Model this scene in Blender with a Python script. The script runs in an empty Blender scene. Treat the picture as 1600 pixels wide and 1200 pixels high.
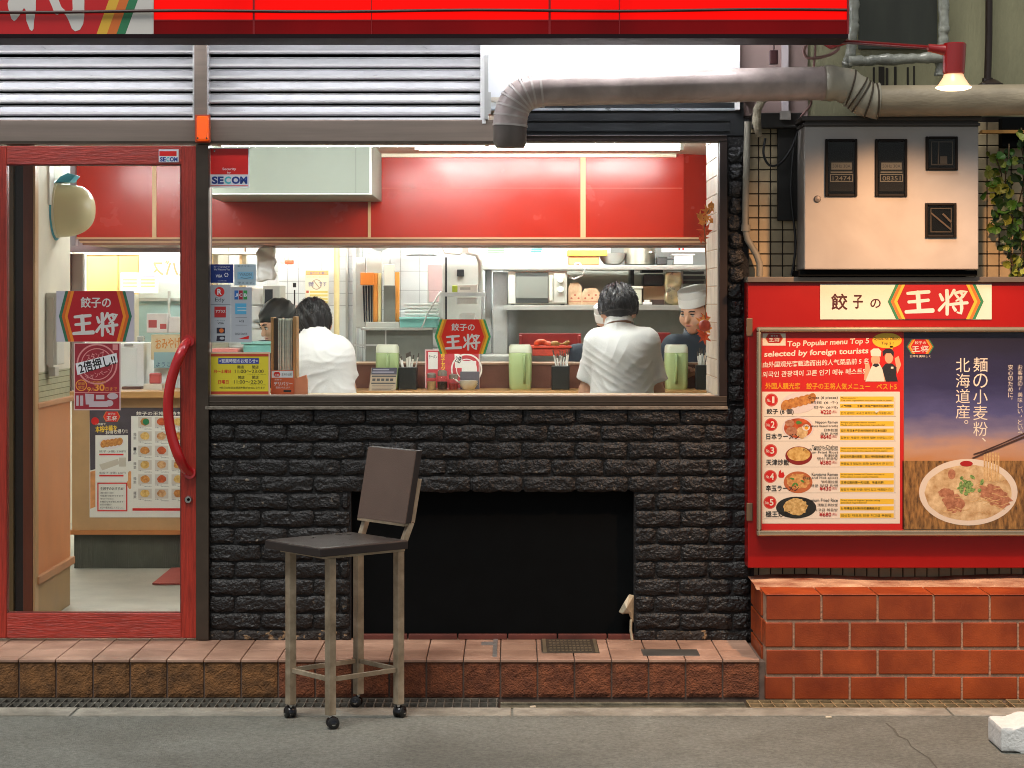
import bpy, bmesh, math, random
import numpy as np
from mathutils import Vector, Matrix
R = math.radians
random.seed(7)
scene = bpy.context.scene
C = scene.collection
# ---------------------------------------------------------------- camera, world, light
D, FPX, EYE, HOR = 8.3, 3200.0, 1.525, 470.0
cam_d = bpy.data.cameras.new('camera')
cam = bpy.data.objects.new('camera', cam_d); C.objects.link(cam)
cam.location = (0, -D, EYE); cam.rotation_euler = (R(90), 0, 0)
cam_d.sensor_width = 36; cam_d.lens = 36 * FPX / 1600
cam_d.shift_y = -(600 - HOR) / 1600
cam_d.clip_start = .05; cam_d.clip_end = 500
scene.camera = cam
world = bpy.data.worlds.new('World'); scene.world = world; world.use_nodes = True
wt = world.node_tree; bg = wt.nodes['Background']
sky = wt.nodes.new('ShaderNodeTexSky'); sky.sky_type = 'NISHITA'; sky.sun_disc = False
SUN_EL, SUN_ROT = R(62), R(205)
sky.sun_elevation = SUN_EL; sky.sun_rotation = SUN_ROT
hsv = wt.nodes.new('ShaderNodeHueSaturation'); hsv.inputs['Saturation'].default_value = .35
wt.links.new(sky.outputs[0], hsv.inputs['Color']); wt.links.new(hsv.outputs[0], bg.inputs[0])
bg.inputs[1].default_value = .04
sun_d = bpy.data.lights.new('sun', 'SUN'); sun_d.energy = 1.25; sun_d.angle = R(28); sun_d.color = (1, .97, .9)
sun = bpy.data.objects.new('sun', sun_d); C.objects.link(sun); sun.location = (-2, -6, 8)
_a = SUN_ROT
_dir = Vector((math.sin(_a) * math.cos(SUN_EL), math.cos(_a) * math.cos(SUN_EL), math.sin(SUN_EL)))
sun.rotation_euler = _dir.to_track_quat('Z', 'Y').to_euler()
vs = scene.view_settings; vs.view_transform = 'Standard'; vs.look = 'None'; vs.exposure = 1.0; vs.gamma = 1
vs.use_curve_mapping = False
scene.cycles.use_denoising = True; scene.cycles.pixel_filter_type = 'BLACKMAN_HARRIS'; scene.cycles.filter_width = 1.0
scene.cycles.max_bounces = 8; scene.cycles.transparent_max_bounces = 16
scene.cycles.sample_clamp_indirect = 4; scene.cycles.caustics_reflective = False; scene.cycles.caustics_refractive = False

# ---------------------------------------------------------------- helpers
def S(Y): return (D + Y) / FPX
def X(px, Y): return (px - 800) * S(Y)
def Z(py, Y): return EYE - (py - HOR) * S(Y)
def P(px, py, Y): return Vector((X(px, Y), Y, Z(py, Y)))
def lin(c):
    if isinstance(c, str):
        c = [int(c[i:i + 2], 16) / 255 for i in (0, 2, 4)]
    return tuple((v / 12.92 if v <= .04045 else ((v + .055) / 1.055) ** 2.4) for v in c)
MATS = {}
def mat(name, col, rough=.6, metal=0, var=0, vs_=6, bump=0, bs=60, col2=None, stretch=None, coat=0, emit=0, ecol=None, spec=None, trans=0, alpha=1, speck=None, sss=0, evar=0, patch=None):
    """procedural Principled material: noise between two colours, noise bump, optional speckle"""
    if name in MATS: return MATS[name]
    m = bpy.data.materials.new(name); m.use_nodes = True; nt = m.node_tree; b = nt.nodes['Principled BSDF']
    N = nt.nodes.new; L = nt.links.new
    c = lin(col)
    b.inputs['Base Color'].default_value = (*c, 1); b.inputs['Roughness'].default_value = rough; b.inputs['Metallic'].default_value = metal
    if spec is not None: b.inputs['Specular IOR Level'].default_value = spec
    if coat: b.inputs['Coat Weight'].default_value = coat; b.inputs['Coat Roughness'].default_value = .12
    if trans: b.inputs['Transmission Weight'].default_value = trans
    if alpha < 1: b.inputs['Alpha'].default_value = alpha
    if sss: b.inputs['Subsurface Weight'].default_value = sss; b.inputs['Subsurface Radius'].default_value = (.02, .008, .004)
    tc = N('ShaderNodeTexCoord'); vec = tc.outputs['Object']
    if stretch:
        mp = N('ShaderNodeMapping'); mp.inputs['Scale'].default_value = stretch; L(vec, mp.inputs['Vector']); vec = mp.outputs[0]
    if var or col2:
        n = N('ShaderNodeTexNoise'); n.inputs['Scale'].default_value = vs_; n.inputs['Detail'].default_value = 6; n.inputs['Roughness'].default_value = .62
        L(vec, n.inputs['Vector'])
        r = N('ShaderNodeValToRGB'); r.color_ramp.elements[0].position = .32; r.color_ramp.elements[1].position = .68
        k = 1 - var
        r.color_ramp.elements[0].color = (*[v * k for v in c], 1)
        r.color_ramp.elements[1].color = (*(lin(col2) if col2 else [min(1, v * (1 + var * .6)) for v in c]), 1)
        L(n.outputs['Fac'], r.inputs['Fac']); out = r.outputs[0]
        if speck:
            n2 = N('ShaderNodeTexNoise'); n2.inputs['Scale'].default_value = speck[1]; n2.inputs['Detail'].default_value = 3; L(tc.outputs['Object'], n2.inputs['Vector'])
            r2 = N('ShaderNodeValToRGB'); r2.color_ramp.elements[0].position = speck[2]; r2.color_ramp.elements[1].position = min(1, speck[2] + .06)
            r2.color_ramp.elements[0].color = (0, 0, 0, 1); r2.color_ramp.elements[1].color = (1, 1, 1, 1); L(n2.outputs['Fac'], r2.inputs['Fac'])
            mx = N('ShaderNodeMix'); mx.data_type = 'RGBA'; L(r2.outputs[0], mx.inputs['Factor']); L(out, mx.inputs['A']); mx.inputs['B'].default_value = (*lin(speck[0]), 1)
            out = mx.outputs['Result']
        if patch:
            n4 = N('ShaderNodeTexNoise'); n4.inputs['Scale'].default_value = patch[0]; n4.inputs['Detail'].default_value = 5; n4.inputs['Distortion'].default_value = .6; L(tc.outputs['Object'], n4.inputs['Vector'])
            r4 = N('ShaderNodeValToRGB'); r4.color_ramp.elements[0].position = .36; r4.color_ramp.elements[1].position = .62; k4 = 1 - patch[1]
            r4.color_ramp.elements[0].color = (k4, k4 * .98, k4 * .95, 1); r4.color_ramp.elements[1].color = (1, 1, 1, 1); L(n4.outputs['Fac'], r4.inputs['Fac'])
            mp4 = N('ShaderNodeMix'); mp4.data_type = 'RGBA'; mp4.blend_type = 'MULTIPLY'; mp4.inputs['Factor'].default_value = 1; L(out, mp4.inputs['A']); L(r4.outputs[0], mp4.inputs['B']); out = mp4.outputs['Result']
        L(out, b.inputs['Base Color'])
        if var and rough > .05:
            mr = N('ShaderNodeMapRange'); mr.inputs['To Min'].default_value = max(.02, rough - .12); mr.inputs['To Max'].default_value = min(1, rough + .12)
            L(n.outputs['Fac'], mr.inputs['Value']); L(mr.outputs[0], b.inputs['Roughness'])
    if bump:
        n3 = N('ShaderNodeTexNoise'); n3.inputs['Scale'].default_value = bs; n3.inputs['Detail'].default_value = 5; L(vec, n3.inputs['Vector'])
        bp = N('ShaderNodeBump'); bp.inputs['Strength'].default_value = min(1, bump); bp.inputs['Distance'].default_value = .01 * max(1, bump); L(n3.outputs['Fac'], bp.inputs['Height']); L(bp.outputs[0], b.inputs['Normal'])
    if emit and evar:
        en = N('ShaderNodeTexNoise'); en.inputs['Scale'].default_value = 2.2; en.inputs['Detail'].default_value = 7; em = N('ShaderNodeMapping'); em.inputs['Scale'].default_value = (1, 1, .5); L(tc.outputs['Object'], em.inputs[0]); L(em.outputs[0], en.inputs['Vector'])
        er = N('ShaderNodeMapRange'); er.inputs['From Min'].default_value = .3; er.inputs['From Max'].default_value = .7; er.inputs['To Min'].default_value = emit * (1 - evar); er.inputs['To Max'].default_value = emit * (1 + evar); L(en.outputs['Fac'], er.inputs['Value']); L(er.outputs[0], b.inputs['Emission Strength'])
    if emit:
        b.inputs['Emission Color'].default_value = (*(lin(ecol) if ecol else c), 1); b.inputs['Emission Strength'].default_value = emit
    MATS[name] = m; return m
def glass_mat(name, tint=(1, 1, 1), refl=.012, rough=.0, haze=0):
    m = bpy.data.materials.new(name); m.use_nodes = True; nt = m.node_tree
    for n in list(nt.nodes): nt.nodes.remove(n)
    N = nt.nodes.new; L = nt.links.new
    o = N('ShaderNodeOutputMaterial'); t = N('ShaderNodeBsdfTransparent'); t.inputs[0].default_value = (*tint, 1)
    g = N('ShaderNodeBsdfGlossy'); g.inputs['Roughness'].default_value = rough
    lw = N('ShaderNodeLayerWeight'); pw = N('ShaderNodeMath'); pw.operation = 'POWER'; L(lw.outputs['Facing'], pw.inputs[0]); pw.inputs[1].default_value = 5
    ma = N('ShaderNodeMath'); ma.operation = 'MULTIPLY_ADD'; L(pw.outputs[0], ma.inputs[0]); ma.inputs[1].default_value = .6; ma.inputs[2].default_value = refl
    mx = N('ShaderNodeMixShader'); L(ma.outputs[0], mx.inputs[0]); L(t.outputs[0], mx.inputs[1]); L(g.outputs[0], mx.inputs[2])
    L(mx.outputs[0], o.inputs[0]); MATS[name] = m; return m

def smooth_path(pts, n=6):
    pts = [Vector(p) for p in pts]; out = []
    for i in range(len(pts) - 1):
        p0, p1, p2, p3 = pts[max(i - 1, 0)], pts[i], pts[i + 1], pts[min(i + 2, len(pts) - 1)]
        for k in range(n):
            t = k / n; out.append(.5 * ((2 * p1) + (p2 - p0) * t + (2 * p0 - 5 * p1 + 4 * p2 - p3) * t * t + (3 * p1 - p0 - 3 * p2 + p3) * t ** 3))
    return out + [pts[-1]]
class MB:
    """collects shapes that become ONE mesh object (world coordinates)"""
    def __init__(s): s.v = []; s.f = []; s.n = 0; s.lay = 0; s.fm = {}
    def add(s, vs, fs, mi=0):
        b = len(s.v); s.v += [tuple(q) for q in vs]
        for f in fs:
            if mi: s.fm[len(s.f)] = mi
            s.f.append([b + i for i in f])
        return s
    def box(s, x0, x1, y0, y1, z0, z1, mi=0):
        v = [(x, y, z) for x in (x0, x1) for y in (y0, y1) for z in (z0, z1)]
        return s.add(v, [(0, 1, 3, 2), (4, 6, 7, 5), (0, 4, 5, 1), (2, 3, 7, 6), (0, 2, 6, 4), (1, 5, 7, 3)], mi)
    def pbox(s, px0, py0, px1, py1, Y, d, mi=0):   # front face fills a pixel rectangle at depth Y, d deep
        return s.box(X(px0, Y), X(px1, Y), Y, Y + d, Z(py1, Y), Z(py0, Y), mi)
    def prism(s, pts, y0, y1, mi=0):      # (x,z) outline between two depths
        n = len(pts)
        v = [(x, y0, z) for x, z in pts] + [(x, y1, z) for x, z in pts]
        f = [tuple(range(n)), tuple(range(2 * n - 1, n - 1, -1))] + [(i, (i + 1) % n, n + (i + 1) % n, n + i) for i in range(n)]
        return s.add(v, f, mi)
    def ppoly(s, pts, Y, d=.0004, mi=0):
        return s.prism([(X(a, Y), Z(b, Y)) for a, b in pts], Y, Y + d, mi)
    def flat(s, pts, Y, mi=0):
        return s.add([P(a, b, Y) for a, b in pts], [tuple(range(len(pts)))], mi)
    def rect(s, x0, y0, x1, y1, Y, mi=0): return s.flat([(x0, y0), (x1, y0), (x1, y1), (x0, y1)], Y, mi)
    def ell(s, cx, cy, rx, ry, Y, n=28, mi=0, wob=0, rot=0):
        pts = []
        for i in range(n):
            a = 2 * math.pi * i / n; k = 1 + (random.uniform(-wob, wob) if wob else 0)
            u, w = rx * k * math.cos(a), ry * k * math.sin(a)
            pts.append((cx + u * math.cos(rot) - w * math.sin(rot), cy + u * math.sin(rot) + w * math.cos(rot)))
        return s.flat(pts, Y, mi)
    def extrude_x(s, prof, x0, x1, mi=0):   # (y,z) profile along x
        n = len(prof)
        v = [(x0, y, z) for y, z in prof] + [(x1, y, z) for y, z in prof]
        f = [tuple(range(n)), tuple(range(2 * n - 1, n - 1, -1))] + [(i, (i + 1) % n, n + (i + 1) % n, n + i) for i in range(n)]
        return s.add(v, f, mi)
    def bar(s, a, b, w, h=None, up=(0, 0, 1), mi=0):   # rectangular bar from a to b
        a, b = Vector(a), Vector(b); h = h or w; t = (b - a).normalized(); u = Vector(up)
        sx = t.cross(u); sx = sx.normalized() if sx.length > 1e-4 else Vector((1, 0, 0)); sy = sx.cross(t)
        v = []
        for q in (a, b):
            for i, j in ((-1, -1), (1, -1), (1, 1), (-1, 1)): v.append(q + sx * (w / 2 * i) + sy * (h / 2 * j))
        return s.add(v, [(0, 3, 2, 1), (4, 5, 6, 7), (0, 1, 5, 4), (1, 2, 6, 5), (2, 3, 7, 6), (3, 0, 4, 7)], mi)
    def tube(s, path, r, n=12, cap=True, mi=0):
        path = [Vector(q) for q in path]; k = len(path); rs = r if isinstance(r, (list, tuple)) else [r] * k
        t0 = (path[1] - path[0]).normalized(); ref = Vector((0, 0, 1)) if abs(t0.z) < .9 else Vector((1, 0, 0)); u = t0.cross(ref).normalized()
        v = []; f = []
        for i, q in enumerate(path):
            t = (path[min(i + 1, k - 1)] - path[max(i - 1, 0)]).normalized()
            u = (u - t * u.dot(t)).normalized(); w = t.cross(u)
            for j in range(n):
                a = 2 * math.pi * j / n; v.append(q + (u * math.cos(a) + w * math.sin(a)) * rs[i])
        for i in range(k - 1):
            for j in range(n): f.append((i * n + j, i * n + (j + 1) % n, (i + 1) * n + (j + 1) % n, (i + 1) * n + j))
        if cap: f += [tuple(range(n - 1, -1, -1)), tuple(range((k - 1) * n, k * n))]
        return s.add(v, f, mi)
    def lathe(s, prof, c, n=24, axis='z', sx=1, sy=1, mi=0):   # (radius, height) profile about an axis through c
        c = Vector(c); v = []; f = []; k = len(prof)
        for r, h in prof:
            for j in range(n):
                a = 2 * math.pi * j / n; p, q = r * math.cos(a) * sx, r * math.sin(a) * sy
                v.append(c + Vector({'z': (p, q, h), 'x': (h, p, q), 'y': (p, h, q)}[axis]))
        for i in range(k - 1):
            for j in range(n): f.append((i * n + j, i * n + (j + 1) % n, (i + 1) * n + (j + 1) % n, (i + 1) * n + j))
        if prof[0][0] > 1e-4: f.append(tuple(range(n - 1, -1, -1)))
        if prof[-1][0] > 1e-4: f.append(tuple(range((k - 1) * n, k * n)))
        return s.add(v, f, mi)
    def text(s, t, x0, y0, x1, y1, Y, bold=0, rot=0, shear=0, mi=0):   # writing stretched into a pixel box on plane Y
        if bold > .012 and any(ord(c) > 0x2e7f for c in t):      # heavy ideographs: several thin copies keep their counters open
            k = bold * .55 * (y1 - y0)
            for i, (u, w) in enumerate(((-k, 0), (k, 0), (0, -k), (0, k))): s.text(t, x0 + u, y0 + w, x1 + u, y1 + w, Y - .00003 * i, .006, rot, shear, mi)
            return s
        vs, fs = glyphs(t, bold)
        if not vs: return s
        a0 = min(q[0] for q in vs); a1 = max(q[0] for q in vs); b0 = min(q[1] for q in vs); b1 = max(q[1] for q in vs)
        cx, cy = (x0 + x1) / 2, (y0 + y1) / 2; out = []
        for a, b in vs:
            u = ((a - a0) / (a1 - a0) - .5) * (x1 - x0); w = (.5 - (b - b0) / max(1e-5, b1 - b0)) * (y1 - y0); u -= w * shear
            out.append(P(cx + u * math.cos(rot) - w * math.sin(rot), cy + u * math.sin(rot) + w * math.cos(rot), Y))
        return s.add(out, fs, mi)
    def vtext(s, t, cx, y0, size, Y, bold=0, pitch=1.08, mi=0):  # vertical Japanese writing
        for i, ch in enumerate(t):
            y = y0 + i * size * pitch
            if ch in '、。': s.text(ch, cx + size * .1, y, cx + size * .38, y + size * .28, Y, bold, mi=mi)
            elif ch in '」「': s.text(ch, cx - size * .2, y + .2 * size, cx + size * .3, y + size * .6, Y, bold, mi=mi)
            elif ch != ' ': s.text(ch, cx - size / 2, y, cx + size / 2, y + size, Y, bold, mi=mi)
        return s
    def stroke(s, pts, box, Y, mi=0):  # brush stroke, pts (u,v,width) in a unit box mapped to pixel box
        x0, y0, x1, y1 = box; w_, h_ = x1 - x0, y1 - y0
        q = [Vector((x0 + u * w_, y0 + v * h_)) for u, v, _ in pts]; r = [wd * h_ / 2 for *_, wd in pts]
        left, right = [], []
        for i in range(len(q)):
            t = (q[min(i + 1, len(q) - 1)] - q[max(i - 1, 0)]).normalized(); nn = Vector((-t.y, t.x))
            left.append(q[i] + nn * r[i]); right.append(q[i] - nn * r[i])
        def capp(c, t, rr):
            n0 = Vector((-t.y, t.x)); return [c + n0 * (rr * math.cos(a)) + t * (rr * .8 * math.sin(a)) for a in (math.pi * k / 6 for k in range(1, 6))]
        e = capp(q[-1], (q[-1] - q[-2]).normalized(), r[-1]); b = capp(q[0], (q[0] - q[1]).normalized(), r[0])
        pts2 = left + e + right[::-1] + b
        s.lay += 1
        return s.flat([(p.x, p.y) for p in pts2], Y - s.lay * .00004, mi)
    def build(s, name, m, parent=None, bevel=0, smooth=False, seg=2, **kw):
        off = Vector(parent.get('_w', (0, 0, 0))) if parent else Vector((0, 0, 0))
        org = Vector((0, 0, 0))
        if parent is None and s.v:      # a thing of one mesh: origin at its base centre
            a = np.array(s.v); org = Vector(((a[:, 0].min() + a[:, 0].max()) / 2, (a[:, 1].min() + a[:, 1].max()) / 2, a[:, 2].min())); off = org
        me = bpy.data.meshes.new(name); me.from_pydata([tuple(Vector(q) - off) for q in s.v], [], s.f)
        bm = bmesh.new(); bm.from_mesh(me); bmesh.ops.recalc_face_normals(bm, faces=bm.faces); bm.to_mesh(me); bm.free()
        for q in (m if isinstance(m, (list, tuple)) else [m]): me.materials.append(q)
        for i, k in s.fm.items(): me.polygons[i].material_index = k
        if smooth: me.polygons.foreach_set('use_smooth', [True] * len(me.polygons))
        o = bpy.data.objects.new(name, me); C.objects.link(o)
        if parent: o.parent = parent; o['_w'] = tuple(off)
        else: o.location = org; o['_w'] = tuple(org)
        if bevel:
            b = o.modifiers.new('bevel', 'BEVEL'); b.width = bevel; b.segments = seg; b.limit_method = 'ANGLE'; b.angle_limit = R(40)
        if smooth == 'auto':
            with_angle(me)
        for k, v in kw.items(): o[k] = v
        return o
def with_angle(me, ang=R(35)):
    bm = bmesh.new(); bm.from_mesh(me)
    for e in bm.edges:
        if len(e.link_faces) == 2: e.smooth = e.calc_face_angle(0) < ang
    bm.to_mesh(me); bm.free()
_G = {}
def glyphs(t, bold=0):
    k = (t, bold)
    if k not in _G:
        c = bpy.data.curves.new('writing', 'FONT'); c.body = t; c.size = 1; c.resolution_u = 3; c.fill_mode = 'FRONT'; c.offset = bold
        o = bpy.data.objects.new('writing', c); C.objects.link(o)
        me = bpy.data.meshes.new_from_object(o.evaluated_get(bpy.context.evaluated_depsgraph_get()))
        _G[k] = ([(v.co.x, v.co.y) for v in me.vertices], [tuple(p.vertices) for p in me.polygons])
        bpy.data.objects.remove(o); bpy.data.curves.remove(c); bpy.data.meshes.remove(me)
    return _G[k]
def thing(name, label, cat, loc, group=None):
    o = bpy.data.objects.new(name, None); C.objects.link(o); o.location = loc; o.empty_display_size = .05
    o['_w'] = tuple(loc); o['label'] = label; o['category'] = cat
    if group: o['group'] = group
    return o
def solo(mb, name, m, label, cat, group=None, **kw):
    o = mb.build(name, m, None, **kw); o['label'] = label; o['category'] = cat
    if group: o['group'] = group
    return o
def struct(mb, name, m, **kw):
    o = mb.build(name, m, None, **kw); o['kind'] = 'structure'; return o
def dup(root, loc, label, parent=None):
    c = root.copy(); C.objects.link(c); c.location = loc
    if label: c['label'] = label
    def rec(a, b):
        for ch in [q for q in bpy.data.objects if q.parent == a]:
            d = ch.copy(); C.objects.link(d); d.parent = b; rec(ch, d)
    rec(root, c); return c
# implicit surfaces for bodies: smooth union of rounded limbs, then surface nets
def cap_(p, a, b, r0, r1):
    a = np.array(a); b = np.array(b); ab = b - a; t = np.clip(((p - a) @ ab) / max(1e-9, ab @ ab), 0, 1)
    return np.linalg.norm(p - a - t[..., None] * ab, axis=-1) - (r0 + (r1 - r0) * t)
def ell_(p, c, r, rz=0, ry=0):
    q = p - np.array(c)
    if ry: ca, sa = math.cos(ry), math.sin(ry); q = np.stack([q[..., 0] * ca - q[..., 2] * sa, q[..., 1], q[..., 0] * sa + q[..., 2] * ca], -1)
    if rz: ca, sa = math.cos(rz), math.sin(rz); q = np.stack([q[..., 0] * ca + q[..., 1] * sa, -q[..., 0] * sa + q[..., 1] * ca, q[..., 2]], -1)
    r = np.array(r); k0 = np.linalg.norm(q / r, axis=-1); k1 = np.linalg.norm(q / (r * r), axis=-1)
    return k0 * (k0 - 1) / np.maximum(k1, 1e-9)
def smin(a, b, k):
    h = np.clip(.5 + .5 * (b - a) / k, 0, 1); return b * (1 - h) + a * h - k * h * (1 - h)
def net(fn, lo, hi, res):
    lo = np.array(lo, float); n = np.ceil((np.array(hi) - lo) / res).astype(int) + 1
    g = np.stack(np.meshgrid(*[lo[i] + res * np.arange(n[i]) for i in range(3)], indexing='ij'), -1)
    d = fn(g); ins = d < 0
    cs = [(i, j, k) for i in (0, 1) for j in (0, 1) for k in (0, 1)]
    sl = lambda a, c: a[c[0]:a.shape[0] - 1 + c[0], c[1]:a.shape[1] - 1 + c[1], c[2]:a.shape[2] - 1 + c[2]]
    cnt = sum(sl(ins, c).astype(int) for c in cs); act = (cnt > 0) & (cnt < 8)
    acc = np.zeros((*act.shape, 3)); w = np.zeros(act.shape)
    for a in cs:
        for b in cs:
            if sum(abs(a[i] - b[i]) for i in range(3)) == 1 and a < b:
                da, db = sl(d, a), sl(d, b); cr = (da < 0) != (db < 0)
                t = np.where(cr, da / np.where(cr, da - db, 1), 0)
                pt = np.array(a) + t[..., None] * (np.array(b) - np.array(a)); acc += np.where(cr[..., None], pt, 0); w += cr
    idx = -np.ones(act.shape, int); ii = np.argwhere(act); idx[act] = np.arange(len(ii))
    V = lo + res * (ii + acc[act] / np.maximum(w[act], 1)[:, None]); F = []
    for ax in range(3):
        u, v = (ax + 1) % 3, (ax + 2) % 3
        s0 = [slice(None)] * 3; s1 = [slice(None)] * 3; s0[ax] = slice(0, -1); s1[ax] = slice(1, None)
        ch = np.argwhere(ins[tuple(s0)] != ins[tuple(s1)])
        for e in ch:
            if e[u] == 0 or e[v] == 0 or e[u] >= act.shape[u] or e[v] >= act.shape[v] or e[ax] >= act.shape[ax]: continue
            q = []
            for du, dv in ((0, 0), (1, 0), (1, 1), (0, 1)):
                c = e.copy(); c[u] -= du; c[v] -= dv; q.append(int(idx[tuple(c)]))
            if min(q) >= 0: F.append(tuple(q))
    mb = MB(); mb.add(V.tolist(), F); return mb
# ---------------------------------------------------------------- materials
M_asph = mat('asphalt', '8e9085', .85, var=.34, vs_=75, bump=1.8, bs=170, col2='9d9e94', speck=('d2cfc5', 130, .68), patch=(1.3, .3))
M_conc = mat('concrete', '9c978a', .85, var=.3, vs_=14, bump=.5, bs=150, patch=(3, .35))
M_cliff = mat('split_tile', '6e4c2c', .9, var=.45, vs_=16, bump=.9, bs=150, col2='8f6238')
M_cliff_r = mat('split_tile_red', '744029', .9, var=.4, vs_=16, bump=.9, bs=150, col2='8c5234')
M_terra = mat('terracotta', 'a8826e', .5, var=.22, vs_=5, bump=.15, bs=160, col2='ba9680', patch=(4, .3))
M_grout = mat('grout', '6e5a4e', .9, var=.3, vs_=30)
M_brick = mat('black_brick', '100f0f', .38, var=.4, vs_=30, bump=1.1, bs=75, speck=('7d7160', 42, .70), patch=(2.5, .4))
M_brick_low = mat('worn_brick', '241f1b', .6, var=.4, vs_=25, bump=1.4, bs=75, speck=('8f7555', 34, .58))
M_mort = mat('black_mortar', '100f0f', .8, var=.4, vs_=30, bump=.8, bs=60)
M_black = mat('black_board', '090b0c', .9, spec=.1, var=.3, vs_=10)
M_rbrick = mat('red_brick', '9a3a14', .42, var=.26, vs_=5, bump=.12, bs=170, col2='b34f1c', patch=(3, .28))
M_rmort = mat('pale_mortar', 'b08a70', .9, var=.25, vs_=30, bump=.5, bs=100)
M_redwood = mat('red_wood', 'a8301f', .42, var=.35, vs_=10, bump=.5, bs=30, stretch=(14, 4, .8), coat=.2)
M_redwood_h = mat('red_wood_rail', 'a8301f', .42, var=.35, vs_=10, bump=.5, bs=30, stretch=(.8, 4, 14), coat=.2)
M_bronze = mat('bronze_metal', '8a7c70', .38, .55, var=.12, vs_=6, stretch=(.3, 1, 8))
M_bronze_d = mat('dark_bronze', '4a4036', .4, .5, var=.2, vs_=8)
M_frame_d = mat('dark_frame', '2d211c', .4, .3, var=.2)
M_alu = mat('painted_slat', 'b0afb0', .32, .25, var=.14, vs_=20, bump=.08, bs=90, stretch=(.5, 1, 2))
M_white = mat('white_paint', 'f0f0ee', .5, var=.05)
M_dmetal = mat('dark_steel', '26282a', .45, .5, var=.3, vs_=5)
M_red = mat('red_plastic', 'c81410', .3, var=.06, coat=.2)
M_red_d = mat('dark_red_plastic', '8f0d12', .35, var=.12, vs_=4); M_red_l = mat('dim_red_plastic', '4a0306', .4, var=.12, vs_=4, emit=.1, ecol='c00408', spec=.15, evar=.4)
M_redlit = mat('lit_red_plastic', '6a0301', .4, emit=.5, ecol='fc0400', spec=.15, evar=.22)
M_signred = mat('sign_red', 'b8191c', .35, var=.08, emit=.07, ecol='b8191c')
M_maroon = mat('maroon_trim', '1c070d', .6, spec=.2)
M_ltr = mat('pale_grey_vinyl', 'd8d4cd', .5, var=.04)
M_yel = mat('yellow_vinyl', 'e2b23a', .5); M_orn = mat('orange_vinyl', 'd9702c', .5); M_grn = mat('green_vinyl', '2f7d52', .5)
M_pvc = mat('grey_pvc', 'c6b5ae', .32, var=.2, vs_=7, bump=.15, bs=30, patch=(5, .4))
M_pvc_t = mat('taped_duct', 'b0a995', .5, var=.2, vs_=7, bump=.5, bs=22)
M_pvc_o = mat('stained_duct', 'a3957c', .45, var=.3, vs_=4, bump=.2, bs=40, stretch=(1, 1, 3))
M_cab = mat('cream_steel', 'a29d98', .38, .1, var=.08, vs_=3, patch=(3, .14))
M_steel = mat('stainless', 'c6c6c2', .3, .6, var=.12, vs_=5)
M_steel_m = mat('matte_stainless', 'b2b2aa', .42, .35, var=.14, vs_=4)
M_chrome = mat('chrome', 'd0d0d0', .12, 1)
M_rubber = mat('black_rubber', '151515', .4)
M_olive = mat('olive_render', '8f8c6e', .9, var=.22, vs_=2.5, bump=.3, bs=50, stretch=(2, 1, .5))
M_pinkw = mat('dusty_panel', '98827c', .8, var=.12, vs_=3)
M_darkpan = mat('dark_panel', '34372f', .7, var=.25, vs_=5, stretch=(3, 1, .6))
M_wrap = mat('plastic_wrap', '9a9c90', .28, var=.35, vs_=14, bump=.7, bs=28, coat=.6)
M_tile = mat('beige_mosaic', 'ad9c7c', .5, var=.22, vs_=8)
M_tgrout = mat('dark_grout', '2a221b', .9, var=.3)
M_ink = mat('black_ink', '1c1a1a', .6); M_paper = mat('white_paper', 'efece4', .6, var=.03)
M_glass = glass_mat('clear_glass', (.97, .98, .97))
M_blue = mat('navy_ink', '1a3a86', .5); M_cyan = mat('cyan_ink', '4fc0c8', .5)
M_tan = mat('tan_trim', 'c49a72', .5, var=.1); M_brown = mat('brown_trim', '7a4a32', .45, var=.2, vs_=10)

# ---------------------------------------------------------------- ground, step, walls
g = MB(); g.box(-40, 40, -45, -.645, -.3, 0); g.box(-40, 40, -.645, 8, -.3, -.09); road = struct(g, 'road', M_asph)
q = MB(); cp = [(1386, 1130), (1398, 1139), (1404, 1150), (1418, 1156), (1424, 1166), (1440, 1176), (1450, 1184), (1462, 1196), (1474, 1215), (1500, 1240)]
def ground(px, py, z=0): d = (EYE - z) * FPX / (py - HOR); return Vector(((px - 800) * d / FPX, d - D, z))
L_, R_ = [], []
for i, (a, b) in enumerate(cp):
    w = random.uniform(.002, .006); c = ground(a + random.uniform(-2, 2), b, .0015); L_.append(c - Vector((w, w * .5, 0))); R_.append(c + Vector((w, w * .5, 0)))
q.add(L_ + R_, [(i, i + 1, len(cp) + i + 1, len(cp) + i) for i in range(len(cp) - 1)]); q.build('crack', mat('crack_dark', '57554c', .9, var=.3, vs_=60), road)
k = MB()
for i in range(-14, 15):       # pale concrete kerb strip, laid in lengths
    k.box(i * 1.62 + .004, i * 1.62 + 1.616, -.785, -.642, -.02, .004 + random.uniform(0, .002))
struct(k, 'kerb', M_conc, bevel=.003)
k = MB(); k.box(-40, 40, -.642, -.44, -.085, -.055); struct(k, 'gutter', mat('wet_gutter', '2c2a24', .5, var=.4, vs_=12, bump=.6))
SY = -.45                       # front of the step
st = MB(); st.box(X(-700, SY), X(1196, SY), SY + .012, .05, -.08, .138); struct(st, 'step', M_grout)
px = 29 - 57.9 * 12; i = 0
fr, frr, tp = MB(), MB(), MB()
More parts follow.
